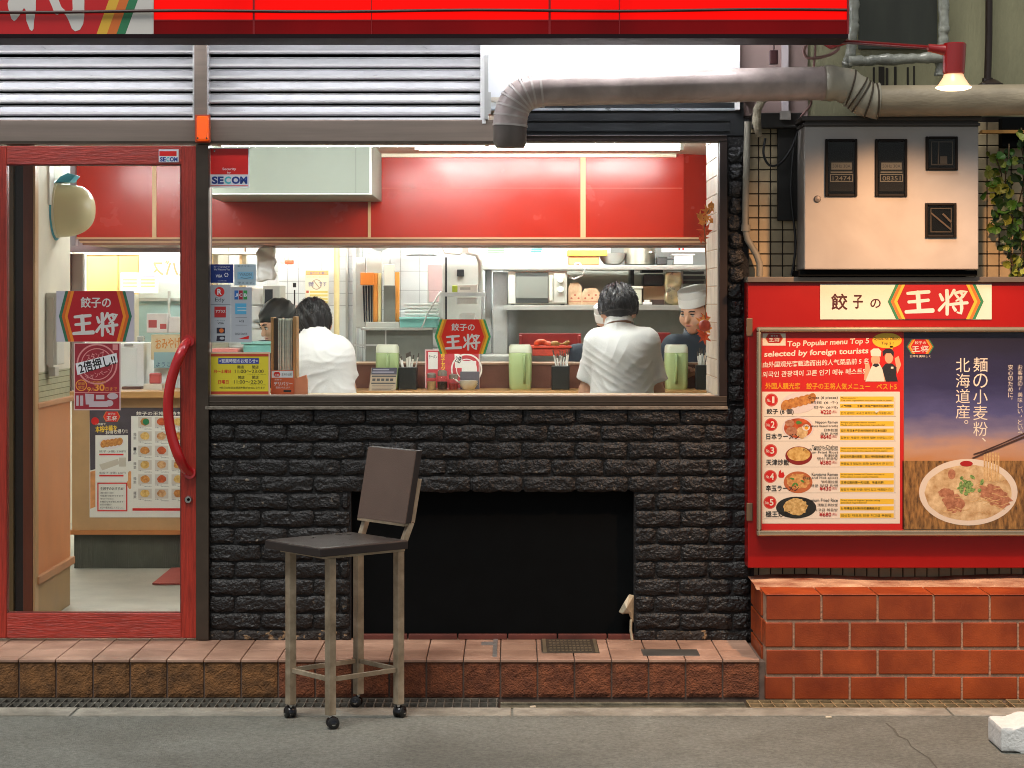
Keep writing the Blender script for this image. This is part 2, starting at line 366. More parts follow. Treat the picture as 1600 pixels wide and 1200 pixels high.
def rough_tile(mb, x0, x1, z0, z1, y, d, amp, nx=9, nz=9):   # split-face block: bevelled grid with an uneven front
    v = []; f = []
    for a in range(nx + 1):
        for b in range(nz + 1):
            e = a in (0, nx) or b in (0, nz)
            v.append((x0 + (x1 - x0) * a / nx, y + (.006 if e else random.uniform(-amp, amp) * .55), z0 + (z1 - z0) * b / nz))
    for a in range(nx):
        for b in range(nz):
            q = a * (nz + 1) + b; f.append((q, q + nz + 1, q + nz + 2, q + 1))
    mb.add(v, f); mb.box(x0, x1, y + .0061, y + d, z0, z1)
while px < 1150:
    x0, x1 = X(px + 1.6, SY), X(min(px + 56.6, 1194), SY); c = px
    rough_tile(fr if c < 420 else frr, x0, x1, .004, .143, SY, .02, .0028)
    px += 57.9
px = 29 - 57.9 * 12
while px < 1150:
    x0, x1 = X(px + .8, SY), X(min(px + 57.2, 1194), SY)
    for y0, y1 in ((SY - .004, -.385), (-.381, -.235), (-.231, -.085), (-.081, .048)): tp.box(x0, x1, y0, y1, .139, .151)
    px += 57.9
sp = [o for o in bpy.data.objects if o.name == 'step'][0]
fr.build('riser_tiles', M_cliff, sp); frr.build('riser_tiles', M_cliff_r, sp); tp.build('tread_tiles', M_terra, sp, bevel=.0025)

# black brick wall, brick by brick
def brick(mb, x0, x1, z0, z1, y, d=.06, amp=.0022, low=False):
    nx = max(4, int((x1 - x0) / .014)); nz = 6; v = []; f = []; ph = [random.uniform(0, 9) for _ in range(6)]; dy = random.uniform(-.004, .004)
    for a in range(nx + 1):
        for b in range(nz + 1):
            e = (a in (0, nx)) + (b in (0, nz)); u, w = a / nx, b / nz
            yy = y + dy * .7 + (.0075 if e else 0) + amp * (math.sin(u * 7 + ph[0] + 3 * math.sin(w * 4 + ph[1])) * .6 + math.sin(u * 19 + w * 8 + ph[2]) * .4 + random.uniform(-.6, .6))
            xx = x0 + (x1 - x0) * u; zz = z0 + (z1 - z0) * w
            if b in (0, nz): zz += math.sin(u * 9 + ph[3 + (b > 0)]) * .0022 + random.uniform(-.0015, .0015)
            if a in (0, nx): xx += random.uniform(-.002, .002)
            if e == 2: xx += .004 * (1 if a == 0 else -1); zz += .004 * (1 if b == 0 else -1)
            v.append((xx, yy, zz))
    for a in range(nx):
        for b in range(nz):
            q = a * (nz + 1) + b; f.append((q, q + nz + 1, q + nz + 2, q + 1))
    n = (nx + 1) * (nz + 1)                     # returns to the back
    ring = [a * (nz + 1) for a in range(nx + 1)] + [nx * (nz + 1) + b for b in range(1, nz + 1)] + [a * (nz + 1) + nz for a in range(nx - 1, -1, -1)] + [b for b in range(nz - 1, 0, -1)]
    for j, q in enumerate(ring): v.append((v[q][0], y + d, v[q][2]))
    m_ = len(ring)
    for j in range(m_): f.append((ring[j], ring[(j + 1) % m_], n + (j + 1) % m_, n + j))
    mb.add(v, f)
bw = thing('brick_wall', 'rough brick wall painted black below and beside the front window', 'brick wall', (X(745, 0), .05, .15))
b1, b2, lnt = MB(), MB(), MB()
row = 26.7; y = 638
OX0, OX1, OY0 = 548, 991, 765
r_ = 0
while y < 1000:
    yb = y + row - 3.0; off = 0 if r_ % 2 == 0 else -41
    yb = min(yb, 1001)
    x = 326 + off - (14 if r_ % 2 == 0 else 0) * 0
    while x < 1172:
        xa, xb = max(x + 1.3, 326), min(x + 80.7, 1172)
        x += 82 + random.uniform(-1, 1)
        segs = [(xa, xb)]
        if y > OY0 - 12:      # the opening
            segs = [(xa, min(xb, OX0 - 2)), (max(xa, OX1 + 2), xb)]
        for p, q in segs:
            if q - p > 9:
                brick(b2 if (y > 960 and random.random() < (.7 if p < 560 else .25)) else b1, X(p, 0), X(q, 0), Z(yb, 0), Z(y, 0), -.012 - (.004 if y < 640 else 0))
    y += row; r_ += 1
for x in range(550, 990, 83):   # sunk lintel course over the opening
    pass
y = 230
while y < 634:                   # pier at the right of the window
    brick(b1, X(1138 + (3 if int(y / row) % 2 else 0), 0), X(1161, 0), Z(min(y + row - 3, 634), 0), Z(y, 0), -.012); y += row
b1.build('bricks', M_brick, bw, smooth='auto'); b2.build('bricks', M_brick_low, bw, smooth='auto')
mm = MB(); Zs = .15
mm.pbox(322, 634, OX0, 1001, .0, .1); mm.pbox(OX1, 634, 1178, 1001, .0, .1); mm.pbox(OX0, 634, OX1, OY0, .0, .1)
mm.pbox(1136, 186, 1170, 634, .006, .1); mm.build('mortar', M_mort, bw)
rc = MB(); rc.box(X(OX0, .0), X(OX1, .0), .062, .09, .14, Z(OY0 - 10, 0)); rc.box(X(OX0, 0) - .02, X(OX0, 0), .105, .44, .14, Z(OY0 - 10, 0)); rc.box(X(OX1, 0), X(OX1, 0) + .02, .105, .44, .14, Z(OY0 - 10, 0))
rc.box(X(OX0, 0), X(OX1, 0), .105, .42, Z(OY0, 0), Z(OY0 - 8, 0)); rc.build('recess_lining', M_black, bw)
ld = MB()
for x in range(560, 985, 78): ld.box(X(x, 0), X(x + 76, 0), .004, .03, .151, .172)
ld.build('recess_kerb', mat('maroon_tile', '5b2a20', .6, var=.3), bw, bevel=.003)
lg = MB(); lg.box(X(322, 0), X(1136, 0), -.03, .08, Z(639.5, 0), Z(634.2, 0)); lg.build('coping', mat('grey_mortar', '7b7468', .9, var=.3, vs_=20, bump=.8), bw, bevel=.003)  # coping strip in a paler grey than the bricks

# red brick planter wall at the right
RY = -.47
rw = thing('planter_wall', 'low wall of large orange red bricks with pale joints at right', 'brick wall', (X(1400, RY), RY + .2, 0))
body = MB(); top = MB(); mo = MB()
ys = [(930.5, 968.5), (973, 1011), (1016, 1053.5), (1058, 1093.5)]
for r, (a, b) in enumerate(ys):
    x = 1194 - (0 if r % 2 == 0 else 43) + (0 if r % 2 else 2)
    x = 1196 - (43.5 if r % 2 else 0)
    while x < 2000:
        p, q = max(x + 1.7, 1196), x + 86.0
        if q > p + 5: body.box(X(p, RY), X(q, RY), RY, RY + .1, max(.002, Z(b, RY)), Z(a, RY))
        x += 87.7
for a, b in ys:                 # left return, two bricks long
    body.box(X(1196, RY) - .0045, X(1196, RY) + .06, RY + .104, RY + .3, max(.002, Z(b, RY)), Z(a, RY)); body.box(X(1196, RY) - .0045, X(1196, RY) + .06, RY + .304, RY + .44, max(.002, Z(b, RY)), Z(a, RY))
mo.box(X(1196, RY) + .004, X(2000, RY), RY + .005, RY + .44, -.05, Z(931.5, RY)); mo.build('mortar', M_rmort, rw)
body.build('bricks', M_rbrick, rw, bevel=.003)
x = 1196
while x < 2000:
    top.box(X(x, RY), X(x + 86, RY), RY - .002, RY + .2, Z(930.5, RY) + .0005, Z(928.5, RY)); x += 87.7
top.build('cap_bricks', M_rbrick, rw, bevel=.002)
mt = MB(); z0 = Z(929, RY); n = 40
v = []; f = []
for i in range(n + 1):
    xx = X(1190, RY) + (X(2000, RY) - X(1190, RY)) * i / n; h = .003 + .003 * math.sin(i * .37) + random.uniform(0, .0015)
    v += [(xx, RY + .16 + random.uniform(-.008, .008), z0 - .004), (xx, RY + .24, z0 + h * 1.3), (xx, .02, z0 + h * 1.9)]
for i in range(n): q = i * 3; f += [(q, q + 3, q + 4, q + 1), (q + 1, q + 4, q + 5, q + 2)]
mt.add(v, f); mt.build('mortar_bed', mat('cream_mortar', '8f4a2c', .9, var=.2, vs_=5, bump=.6, col2='d9b08c'), rw, smooth=True)

# mosaic tile wall and rendered wall above it
tw = thing('mosaic_wall', 'beige mosaic tile wall with dark joints behind the meter cabinet', 'tiled wall', (X(1400, .03), .08, .15))
ti = MB(); pt = 18.8
for i in range(0, 40):
    for j in range(0, 41):
        x0 = 1166.5 + i * pt; y0 = 190 + j * pt
        if 470 < y0 < 850: continue
        ti.box(X(x0 + .9, .03), X(x0 + pt - .9, .03), .03, .04, Z(y0 + pt - .9, .03), Z(y0 + .9, .03))
ti.build('tiles', M_tile, tw, bevel=.0015, seg=1)
q = MB(); q.box(X(1160, .034), X(2000, .034), .034, .2, 0, Z(183, .034)); q.build('grout_bed', M_tgrout, tw)
uw = thing('rendered_wall', 'stained olive rendered wall above the big duct at upper right', 'wall', (X(1400, .05), .1, Z(183, .05)))
q = MB(); q.box(X(1262, .05), X(2100, .05), .05, .25, Z(182, .05), 5); q.build('render', M_olive, uw)
q = MB(); q.box(X(1155, .04), X(1262, .04), .04, .25, Z(182, .05), 5); q.build('side_panel', M_pinkw, uw)
q = MB(); q.box(X(1222, .02), X(1232, .02), .02, .04, Z(182, .05), 4); q.build('trim_strip', mat('pale_strip', 'c9bfc0', .5), uw)
q = MB(); q.pbox(1342, -400, 1464, 76, .03, .02); q.build('window_panel', M_darkpan, uw)
q = MB()
for x, w, a, b in ((1364, 3, 105, 136), (1373, 9, 104, 138), (1384, 4, 106, 138), (1397, 4, 104, 137), (1417, 3, 105, 136), (1427, 2.5, 103, 135)): q.pbox(x, a, x + w, b, .045, .004)
q.build('soot_streak', mat('soot', '241f16', .9, var=.3), uw)
# ---------------------------------------------------------------- shopfront
sf = thing('shopfront_frame', 'bronze metal frame round the glass door and the front window', 'window frame', (X(560, 0), .03, .15))
q = MB(); q.pbox(-420, 187, 797, 225.5, -.015, .08); q.build('transom', M_bronze, sf, bevel=.003)
q = MB(); q.pbox(-420, 220, 797, 223.5, -.018, .003); q.build('drip_edge', M_bronze_d, sf)
q = MB(); q.pbox(303.5, 62, 323, 187, -.03, .09); q.build('upper_mullion', M_bronze, sf, bevel=.002)
q = MB(); q.pbox(306, 225.5, 326, 1000, -.028, .1); q.build('lower_mullion', M_bronze_d, sf, bevel=.002)
q = MB(); q.pbox(326, 619, 1136, 634, -.02, .12); q.pbox(326, 627.5, 1136, 629, -.0225, .003); q.build('sill', M_bronze_d, sf, bevel=.002)
q = MB(); q.pbox(1124, 218, 1136.5, 619, -.02, .1); q.build('jamb', M_frame_d, sf, bevel=.002)
q = MB(); q.pbox(797, 213.5, 1136, 220.5, -.024, .1); q.pbox(797, 211.5, 1136, 213.5, -.03, .03); q.build('head', M_frame_d, sf, bevel=.002)
q = MB(); q.pbox(797, 160, 1162, 211.5, .0, .14); q.pbox(797, 186, 1140, 188.5, -.008, .008); q.pbox(797, 203, 1140, 205, -.008, .008); q.build('dark_lintel', M_dmetal, sf)
def bead(mb, x0, y0, x1, y1, Y, d, w):
    mb.pbox(x0, y0, x0 + w, y1, Y, d); mb.pbox(x1 - w, y0, x1, y1, Y, d); mb.pbox(x0 + w, y0, x1 - w, y0 + w, Y, d); mb.pbox(x0 + w, y1 - w, x1 - w, y1, Y, d)
# window
wn = thing('front_window', 'wide glass window looking into the kitchen counter', 'window', (X(725, 0), .02, Z(619, 0)))
q = MB(); q.pbox(326, 222, 1124, 619, .02, .001); q.build('pane', M_glass, wn)
q = MB(); bead(q, 326, 221, 1124, 619, .005, .03, 2.2); q.build('glazing_bead', mat('pale_bead', 'b9a898', .5), wn)
# door
dr = thing('glass_door', 'red wooden framed glass door with long curved handle', 'door', (X(146, -.02), -.02, .153))
DX0, DX1 = -16, 308.5
q = MB(); q.pbox(DX0, 228, 10, 997, -.025, .045); q.pbox(283, 228, DX1, 997, -.025, .045); q.build('stile', M_redwood, dr, bevel=.003)
q = MB(); q.pbox(10, 228, 283, 257, -.023, .042); q.pbox(10, 958.5, 283, 997, -.023, .042); q.build('rail', M_redwood_h, dr, bevel=.003)
q = MB(); bead(q, 10, 257, 283, 958.5, -.018, .03, 1.6); q.build('glazing_bead', mat('dark_bead', '6d2a24', .4), dr)
q = MB(); q.pbox(10, 257, 283, 958.5, -.002, .001); q.build('pane', M_glass, dr)
hp = []
for i in range(25):
    t = i / 24; xx = 294 - 31.5 * math.sin(math.pi * t) ** .8 + 4 * (t > .98) - (0 if t < .5 else 0)
    yy = 533 + 206 * t; out = -.03 - .062 * min(1, math.sin(math.pi * t) * 3.2); hp.append(P(xx, yy, out))
q = MB(); q.tube(hp, [.021 if .04 < i / 24 < .96 else .019 for i in range(25)], 14)
h = q.build('handle', mat('red_handle', 'b3161a', .22, coat=.4), dr, smooth='auto')
q = MB(); q.tube([P(294, 533, -.026), P(294, 533, -.045)], .024, 14); q.tube([P(296, 739, -.026), P(296, 739, -.045)], .024, 14); q.build('handle_rose', mat('red_handle', ''), dr, smooth='auto')
q = MB(); q.lathe([(.0, -.012), (.013, -.012), (.017, -.006), (.017, 0)], P(294.5, 780.5, -.025), 20, 'y'); q.build('lock', M_chrome, dr, smooth='auto')
q = MB(); q.lathe([(0, -.0025), (.006, -.0025), (.006, 0)], P(294.5, 780.5, -.037), 14, 'y'); q.build('keyhole', M_black, dr)
# alarm light between louvre panels
al = thing('alarm_light', 'small orange alarm light on the bronze mullion', 'alarm light', P(316, 222, -.05))
q = MB(); q.pbox(304.5, 179, 328, 222.5, -.055, .02); q.build('base_plate', mat('dull_orange', 'a8431c', .5), al, bevel=.003)
q = MB(); q.pbox(306.5, 181, 325.5, 220, -.085, .03); q.build('lens', mat('amber_lens', 'ee5d0a', .22, coat=.5, emit=.25, ecol='ee5000'), al, bevel=.008, seg=3)
for a, b in ((309, 216), (323, 216)):
    q = MB(); q.lathe([(0, -.003), (.004, -.003), (.004, 0)], P(a, b, -.083), 8, 'y'); q.build('screw', M_bronze_d, al)
# louvre panels
def louvre(x0, x1, label, end=False):
    t = thing('louvre_panel', label, 'louvre', (X((x0 + x1) / 2, 0), .03, Z(186, 0)), 'metal louvre panels above the entrance')
    m = MB()
    tops = [66, 87.5, 106, 124.5, 143.5, 162.5]
    for a in tops:
        zt = Z(a + 1.2, 0); zb = Z(a + 17.3, 0); h_ = zt - zb
        zb -= .0018; pr = [(.05, zt), (.010, zt - .0005), (.006, zt - .004), (.010, zt - .007), (.004, zb + .015), (-.003, zb + .012), (-.0065, zb + .007), (-.004, zb), (.004, zb + .0005), (.05, zb + .002)]
        m.extrude_x(pr, X(x0 + 2, 0), X(x1 - 2, 0))
    m.build('slats', M_alu, t)
    m = MB(); m.pbox(x0, 40, x0 + 2.4, 187, -.014, .07); m.pbox(x1 - 2.4, 40, x1, 187, -.014, .07); m.pbox(x0, 183.8, x1, 187, -.012, .07); m.pbox(x0, 20, x1, 64, -.012, .07)
    if end: m.pbox(x1, 40, x1 + 6, 193, -.02, .08)
    m.build('frame', M_white, t)
    m = MB(); m.pbox(x0 + 1, 60, x1 - 1, 186, .055, .01); m.build('backing', M_black, t)
louvre(-420, 303.4, 'grey metal louvre panel above the glass door')
louvre(323.1, 753, 'grey metal louvre panel above the window, left of the white bay', True)
# white bay
wb = thing('light_bay', 'white metal bay glaring under the sign behind the duct', 'light bay', (X(955, .1), .1, Z(170, .1)))
q = MB(); q.pbox(759, 20, 1156, 172, .1, .02); q.build('back_panel', mat('bay_white', 'eef0f2', .4), wb)
q = MB(); q.pbox(1149, 20, 1156, 171, -.03, .13); q.build('reveal', M_white, wb)
q = MB(); q.pbox(759, 20, 763, 187, -.02, .12); q.build('reveal', M_white, wb)
q = MB(); q.extrude_x([(-.01, Z(173, 0)), (-.01, Z(170, 0)), (.1, Z(160, .1)), (.1, Z(166, .1))], X(763, 0), X(1149, 0)); q.build('sill', mat('galvanised', 'b7c0c6', .3, .7, var=.25, vs_=12), wb)
q = MB(); q.pbox(757, 86, 763, 186, -.035, .02); q.pbox(762.5, 144, 767, 178, -.04, .02); q.build('bracket', M_steel, wb)
# tubes behind the fascia
M_tube = mat('tube_light', 'ffffff', .5, emit=17, ecol='f4f6ff'); M_tube_b = mat('bay_tube_light', 'ffffff', .5, emit=34, ecol='f6f8ff')
def tube_lamp(x0, x1, yy, zz, label, group, m, r=.014, body=True):
    t = thing('tube_lamp', label, 'fluorescent lamp', ((x0 + x1) / 2, yy, zz), group)
    q = MB(); q.tube([(x0 + .02, yy, zz), (x1 - .02, yy, zz)], r, 10); q.build('tube', m, t, smooth='auto')
    q = MB(); q.box(x0, x1, yy - .03, yy + .03, zz + .03, zz + .06); q.box(x0, x0 + .02, yy - .015, yy + .015, zz - .016, zz + .03); q.box(x1 - .02, x1, yy - .015, yy + .015, zz - .016, zz + .03); q.build('housing', M_white, t)
ug = 'tube lamps hidden behind the sign'
tube_lamp(-2.6, -1.35, -.38, 2.62, 'fluorescent tube behind the sign above the left louvre panel', ug, M_tube)
tube_lamp(-1.2, -.12, -.38, 2.62, 'fluorescent tube behind the sign above the right louvre panel', ug, M_tube)
tube_lamp(-.06, .92, -.34, 2.63, 'fluorescent tube behind the sign above the white bay', ug, M_tube_b)
# fascia sign
FY = -.62
sg = thing('shop_sign', 'long red backlit shop sign with white brush lettering and coloured stripes', 'shop sign', (X(500, FY), FY + .1, Z(54, FY)))
zb = Z(55, FY); zl = Z(31.5, FY)
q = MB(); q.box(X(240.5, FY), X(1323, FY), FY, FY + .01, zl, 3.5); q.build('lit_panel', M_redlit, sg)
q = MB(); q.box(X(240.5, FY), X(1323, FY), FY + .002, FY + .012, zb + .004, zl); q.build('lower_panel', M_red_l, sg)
q = MB(); q.box(-3.4, X(240.2, FY), FY, FY + .01, zb + .004, 3.5); q.build('name_panel', M_signred, sg)
q = MB(); q.box(-3.4, X(1325, FY), FY - .004, FY + .2, zb - .012, zb + .004); q.box(-3.4, X(1325, FY), FY + .19, FY + .2, zb + .004, 3.5); q.build('bottom_trim', M_maroon, sg)
q = MB(); q.box(X(1323, FY), X(1326, FY), FY - .004, FY + .19, zb + .004, 3.5); q.build('end_cap', M_red_d, sg)
q = MB()
for a, w in ((395, 3), (580, 1.2), (857, 3.5), (967, 1.5)): q.box(X(a, FY), X(a + w, FY), FY - .0015, FY - .0003, zb + .004, 3.5)
q.box(X(240.5, FY), X(1323, FY), FY - .0012, FY - .0002, zl - .002, zl + .002)
q.build('seam', M_red_d, sg)
q = MB(); dx = (172 - 150) / 62
def para(mb, x0, x1, mi=0): # slanted stripe, bottom x0..x1 at y=54, leaning right going up
    sl = .36
    mb.prism([(X(x0, FY), zb + .004), (X(x1, FY), zb + .004), (X(x1, FY) + 1 * sl, zb + 1.004), (X(x0, FY) + 1 * sl, zb + 1.004)], FY - .001, FY - .0002, mi)
sl = .36
q = MB(); q.prism([(X(196, FY), zb + .004), (X(240, FY), zb + .004), (X(240, FY), zb + .3), (X(196, FY) + .3 * sl, zb + .3)], FY - .001, FY - .0002); q.build('white_field', M_ltr, sg)
for a, b, m in ((151, 167, M_yel), (167, 182, M_orn), (182, 196, M_grn)):
    q = MB(); q.prism([(X(a, FY), zb + .004), (X(b, FY), zb + .004), (X(b, FY) + .3 * sl, zb + .304), (X(a, FY) + .3 * sl, zb + .304)], FY - .001, FY - .0002); q.build('stripe', m, sg)
q = MB()
la = [(48, 20), (70, -40), (225, -60), (224, 60), (212, 140), (210, 180), (200, 194), (187, 186), (165, 130), (160, 62), (150, 50), (125, 92), (100, 125), (88, 132), (72, 118), (60, 80), (50, 45)]
lb = [(290, -40), (325, 40), (343, 88), (360, 92), (385, 76), (410, 92), (430, 130), (450, 180), (470, 196), (500, 186), (520, 150), (527, 100), (528, -60), (450, -60), (455, 55), (445, 82), (420, 76), (385, 45), (350, -40)]
for l in (la, lb): q.prism([(X(a / 4, FY), Z(b / 4, FY)) for a, b in l], FY - .0012, FY - .0002)
q.build('lettering', M_ltr, sg)
q = MB(); cb = [P(-60 + 72.8 * i, 18.5 - .0022 * 72.8 * i + 1.2 * math.sin(i), FY - .012) for i in range(20)]; q.tube(cb, .006, 8)
solo(q, 'cable', mat('dark_cable', '3a1512', .5), 'thin dark cable strung across the red shop sign', 'cable', smooth='auto')
# ---------------------------------------------------------------- duct
du = thing('duct', 'big grey round duct bending down at left, wrapped elbow at right', 'duct', P(1150, 130, -.25))
DYY = -.27; rr = .066
def bend(p0, p1, p2, n=9):
    return [p0 * (1 - t) ** 2 + p1 * 2 * t * (1 - t) + p2 * t * t for t in (i / n for i in range(n + 1))]
A = P(797, 196, DYY); 
q = MB(); q.tube([P(797, 231, DYY), P(797, 222, DYY)] + [P(797, 196, DYY)], [rr * .86, rr, rr], 28); q.build('outlet', mat('dark_pvc', '6a615b', .45, var=.15), du, smooth='auto')
el = bend(P(797, 196, DYY), P(797, 143, DYY), P(846, 141, DYY), 7)
q = MB()
for a, b in zip(el[:-1], el[1:]):
    q.tube([a, b], rr + .0005, 28, cap=False)
q.build('left_elbow', M_pvc, du, smooth='auto')
q = MB()
for i, a in enumerate(el):
    t = (el[min(i + 1, 7)] - el[max(i - 1, 0)]).normalized(); q.tube([a - t * .004, a + t * .004], rr + .0028, 28)
q.build('elbow_seam', mat('pale_pvc', 'c4bbb4', .4), du, smooth='auto')
run = [P(846 + (1290 - 846) * i / 8, 140 - 10 * i / 8 + (0), DYY) for i in range(9)]
q = MB(); q.tube(run, rr, 28); q.build('straight_run', M_pvc, du, smooth='auto')
for a in (1150, 1284):
    q = MB(); c = P(a, 140 - 10 * (a - 846) / 444, DYY); q.tube([c - Vector((.004, 0, 0)), c + Vector((.004, 0, 0))], rr + .002, 28); q.build('joint_band', M_pvc, du, smooth='auto')
eb = bend(P(1288, 130, DYY), P(1322, 129, DYY), P(1336, 143, DYY), 6) + bend(P(1337, 144, DYY), P(1350, 158, DYY), P(1372, 158, DYY), 6)
q = MB(); q.tube(eb, [rr * (1.05 + .06 * math.sin(i * 2.1)) for i in range(len(eb))], 28); q.build('wrapped_elbow', M_pvc_t, du, smooth=True)
q = MB()
for a in range(5):
    c = eb[4 + a * 2]; t = (eb[min(5 + a * 2, 13)] - eb[3 + a * 2]).normalized(); up = Vector((t.z, 0, -t.x)); pts = []
    for k in range(9):
        an = -1.1 + 2.4 * k / 8; pts.append(c + up * (rr * 1.12 * math.sin(an)) + Vector((0, -1, 0)) * (rr * 1.12 * math.cos(an)) + t * (.02 * k / 8))
    q.tube(pts, .0035, 6)
q.build('tape_edge', mat('dirty_tape', '4b3f30', .6), du, smooth=True)
q = MB(); q.tube([P(1366, 158, DYY), P(1500, 157, DYY), P(1720, 155, DYY)], rr * .93, 28); q.build('stained_run', M_pvc_o, du, smooth='auto')
for a in (900, 1180, 1560):
    q = MB(); q.box(X(a, DYY) - .012, X(a, DYY) + .012, DYY + .06, .05, Z(138, DYY) - .01, Z(138, DYY) + .01); q.build('wall_bracket', M_dmetal, du)
# spot lamp
LY = -1.0
lp = thing('spot_lamp', 'red spot lamp on a long arm, its bulb lit warm', 'lamp', P(1310, 66, LY))
q = MB(); q.tube([P(1288, 64, -.3), P(1300, 68, -.34), P(1322, 64, -.40)], [.017, .024, .013], 14); q.build('wall_joint', mat('lamp_red', '9c1412', .25, coat=.5), lp, smooth='auto')
q = MB(); q.tube([P(1312, 64.5, -.39), P(1460, 75, LY)], .0085, 12); q.build('arm', mat('lamp_maroon', '6f1013', .3, coat=.4), lp, smooth='auto')
q = MB(); q.tube([P(1450, 74.5, LY), P(1466, 77, LY), P(1482, 79, LY)], [.014, .017, .024], 14)
q.tube([P(1492, 67.5, LY), P(1492, 69, LY), P(1491, 90, LY), P(1490, 114, LY), P(1490, 116, LY)], [.037, .0405, .0405, .0385, .034], 24); q.build('housing', mat('lamp_red', ''), lp, smooth='auto')
q = MB(); c = P(1490, 116, LY); q.lathe([(.034, 0), (.038, -.012), (.055, -.038), (.064, -.046)], c, 28); q.build('bulb_reflector', mat('bulb_glow', 'ffd9b0', .25, emit=.45, ecol='ffb080'), lp, smooth='auto')
q = MB(); q.lathe([(.064, -.046), (.062, -.05), (.045, -.056), (0, -.059)], c, 28); q.build('bulb_face', mat('bulb_face', 'fff2d8', .3, emit=2.5, ecol='ffd8a0'), lp, smooth='auto')
sl_ = bpy.data.lights.new('spot_light', 'SPOT'); sl_.energy = 68; sl_.color = (1, .54, .27); sl_.spot_size = R(125); sl_.spot_blend = .7; sl_.shadow_soft_size = .035
so = bpy.data.objects.new('spot_light', sl_); C.objects.link(so); so.parent = lp
so.location = (c + Vector((0, -.01, -.075))) - Vector(lp['_w']); so.rotation_euler = Vector((.05, -.36, .93)).to_track_quat('Z', 'Y').to_euler()
q = MB(); q.tube(smooth_path([P(1275, 62, -.3), P(1262, 68, -.3), P(1256, 80, -.3), P(1262, 90, -.3), P(1280, 90, -.3), P(1300, 84, -.3), P(1310, 76, -.31), P(1308, 68, -.32)]), .006, 8)
solo(q, 'lamp_cable', mat('pink_cable', 'a07a74', .5), 'pale cable curled in a loop under the right end of the sign', 'cable', smooth='auto'); q = MB()
q.tube(smooth_path([P(1272, 60, -.3), P(1274, 75, -.3), P(1272, 100, -.29), P(1271, 125, -.2), P(1268, 154, -.18), P(1266, 165, -.12), P(1252, 182, -.06), P(1249, 192, -.02)]), .0045, 8)
solo(q, 'lamp_cable', mat('pink_cable', ''), 'thin pale cable running down behind the duct to the wiring box', 'cable', smooth='auto')
q = MB(); q.pbox(1203, 78, 1216, 100, -.24, .03); q.pbox(1208, 55, 1210.5, 78, -.23, .01)
solo(q, 'switch_box', mat('maroon_box', '4a2a2a', .5), 'small dark switch box hanging under the sign above the duct', 'switch', bevel=.003)
# wrapped pipes round the upper window panel
def wrapped(pts, label):
    q = MB(); path = []
    for a, b in zip(pts[:-1], pts[1:]):
        for i in range(12): path.append(a.lerp(b, i / 12) + Vector((random.uniform(-1, 1), random.uniform(-1, 1), random.uniform(-1, 1))) * .002)
    path.append(pts[-1]); q.tube(path, [.022 * random.uniform(.86, 1.12) for _ in path], 12)
    solo(q, 'wrapped_pipe', M_wrap, label, 'pipe', 'pipes wrapped in clear plastic', smooth=True)
wrapped([P(1335, -60, -.05), P(1334, 30, -.05), P(1329, 88, -.05), P(1322, 104, -.05)], 'plastic wrapped pipe rising beside the right end of the red sign')
wrapped([P(1326, 96, -.075), P(1400, 93, -.075), P(1474, 90, -.075)], 'plastic wrapped pipe lying level below the dark upper panel')
wrapped([P(1473, -60, -.05), P(1475, 40, -.05), P(1472, 80, -.05), P(1468, 118, -.05)], 'plastic wrapped pipe rising behind the red spot lamp')
q = MB(); q.tube([P(1546, -200, -.02), P(1545, 60, -.02), P(1543, 126, -.02)], .0145, 14); q.tube([P(1543, 122, -.02), P(1543, 134, -.02)], .022, 14); q.lathe([(.05, 0), (.05, .012), (.02, .03)], P(1548, 136, -.02), 16)
solo(q, 'drain_pipe', mat('dark_pipe', '2c2018', .4, var=.2), 'slim dark brown drain pipe on the olive wall', 'pipe', smooth='auto')
# conduits between pier and mosaic wall
q = MB(); q.tube([P(1168, 190, -.02), P(1166, 270, -.02), P(1164, 355, -.02), P(1168, 374, -.02), P(1182, 398, -.02), P(1187, 412, -.02), P(1187, 432, -.02)], .0135, 14)
q.tube([P(1165.5, 351, -.02), P(1165, 361, -.02)], .019, 14)
solo(q, 'conduit', mat('conduit_grey', '8b8678', .5, var=.2, vs_=12), 'grey plastic conduit kinking right above the red menu board', 'pipe', smooth='auto')
q = MB(); q.tube([P(1200, 150, -.08), P(1190, 158, -.08), P(1183, 172, -.08), P(1182, 190, -.08), P(1186, 214, -.08)], [.012, .016, .017, .018, .013], 12)
solo(q, 'lagged_pipe', mat('lagging', 'a39a84', .8, var=.5, vs_=26, bump=1), 'short tape lagged pipe hooking down under the duct', 'pipe', smooth=True)
q = MB(); q.pbox(1176, 176, 1256, 200, -.03, .05); q.pbox(1215, 196, 1254, 345, .0, .02)
solo(q, 'wiring_box', mat('black_trunk', '191713', .7), 'black cable trunking on the mosaic wall left of the meter cabinet', 'cable box', bevel=.004)
q = MB(); q.pbox(1219, 173, 1236, 187, -.045, .015); solo(q, 'tag_plate', M_cab, 'small pale square plate on the black trunking', 'plate', bevel=.001)
for j, (pts, lb) in enumerate((([(1196, 216), (1193, 240), (1202, 258), (1218, 256), (1234, 236), (1244, 212), (1250, 195)], 'thin black cable looping from the trunking down to the left'), ([(1240, 230), (1236, 300), (1243, 380), (1237, 430)], 'thin black cable hanging down beside the meter cabinet'))):
    q = MB(); q.tube(smooth_path([P(a, b, -.015) for a, b in pts]), .005, 8); solo(q, 'loose_cable', M_rubber, lb, 'cable', 'loose black cables on the mosaic wall', smooth='auto')
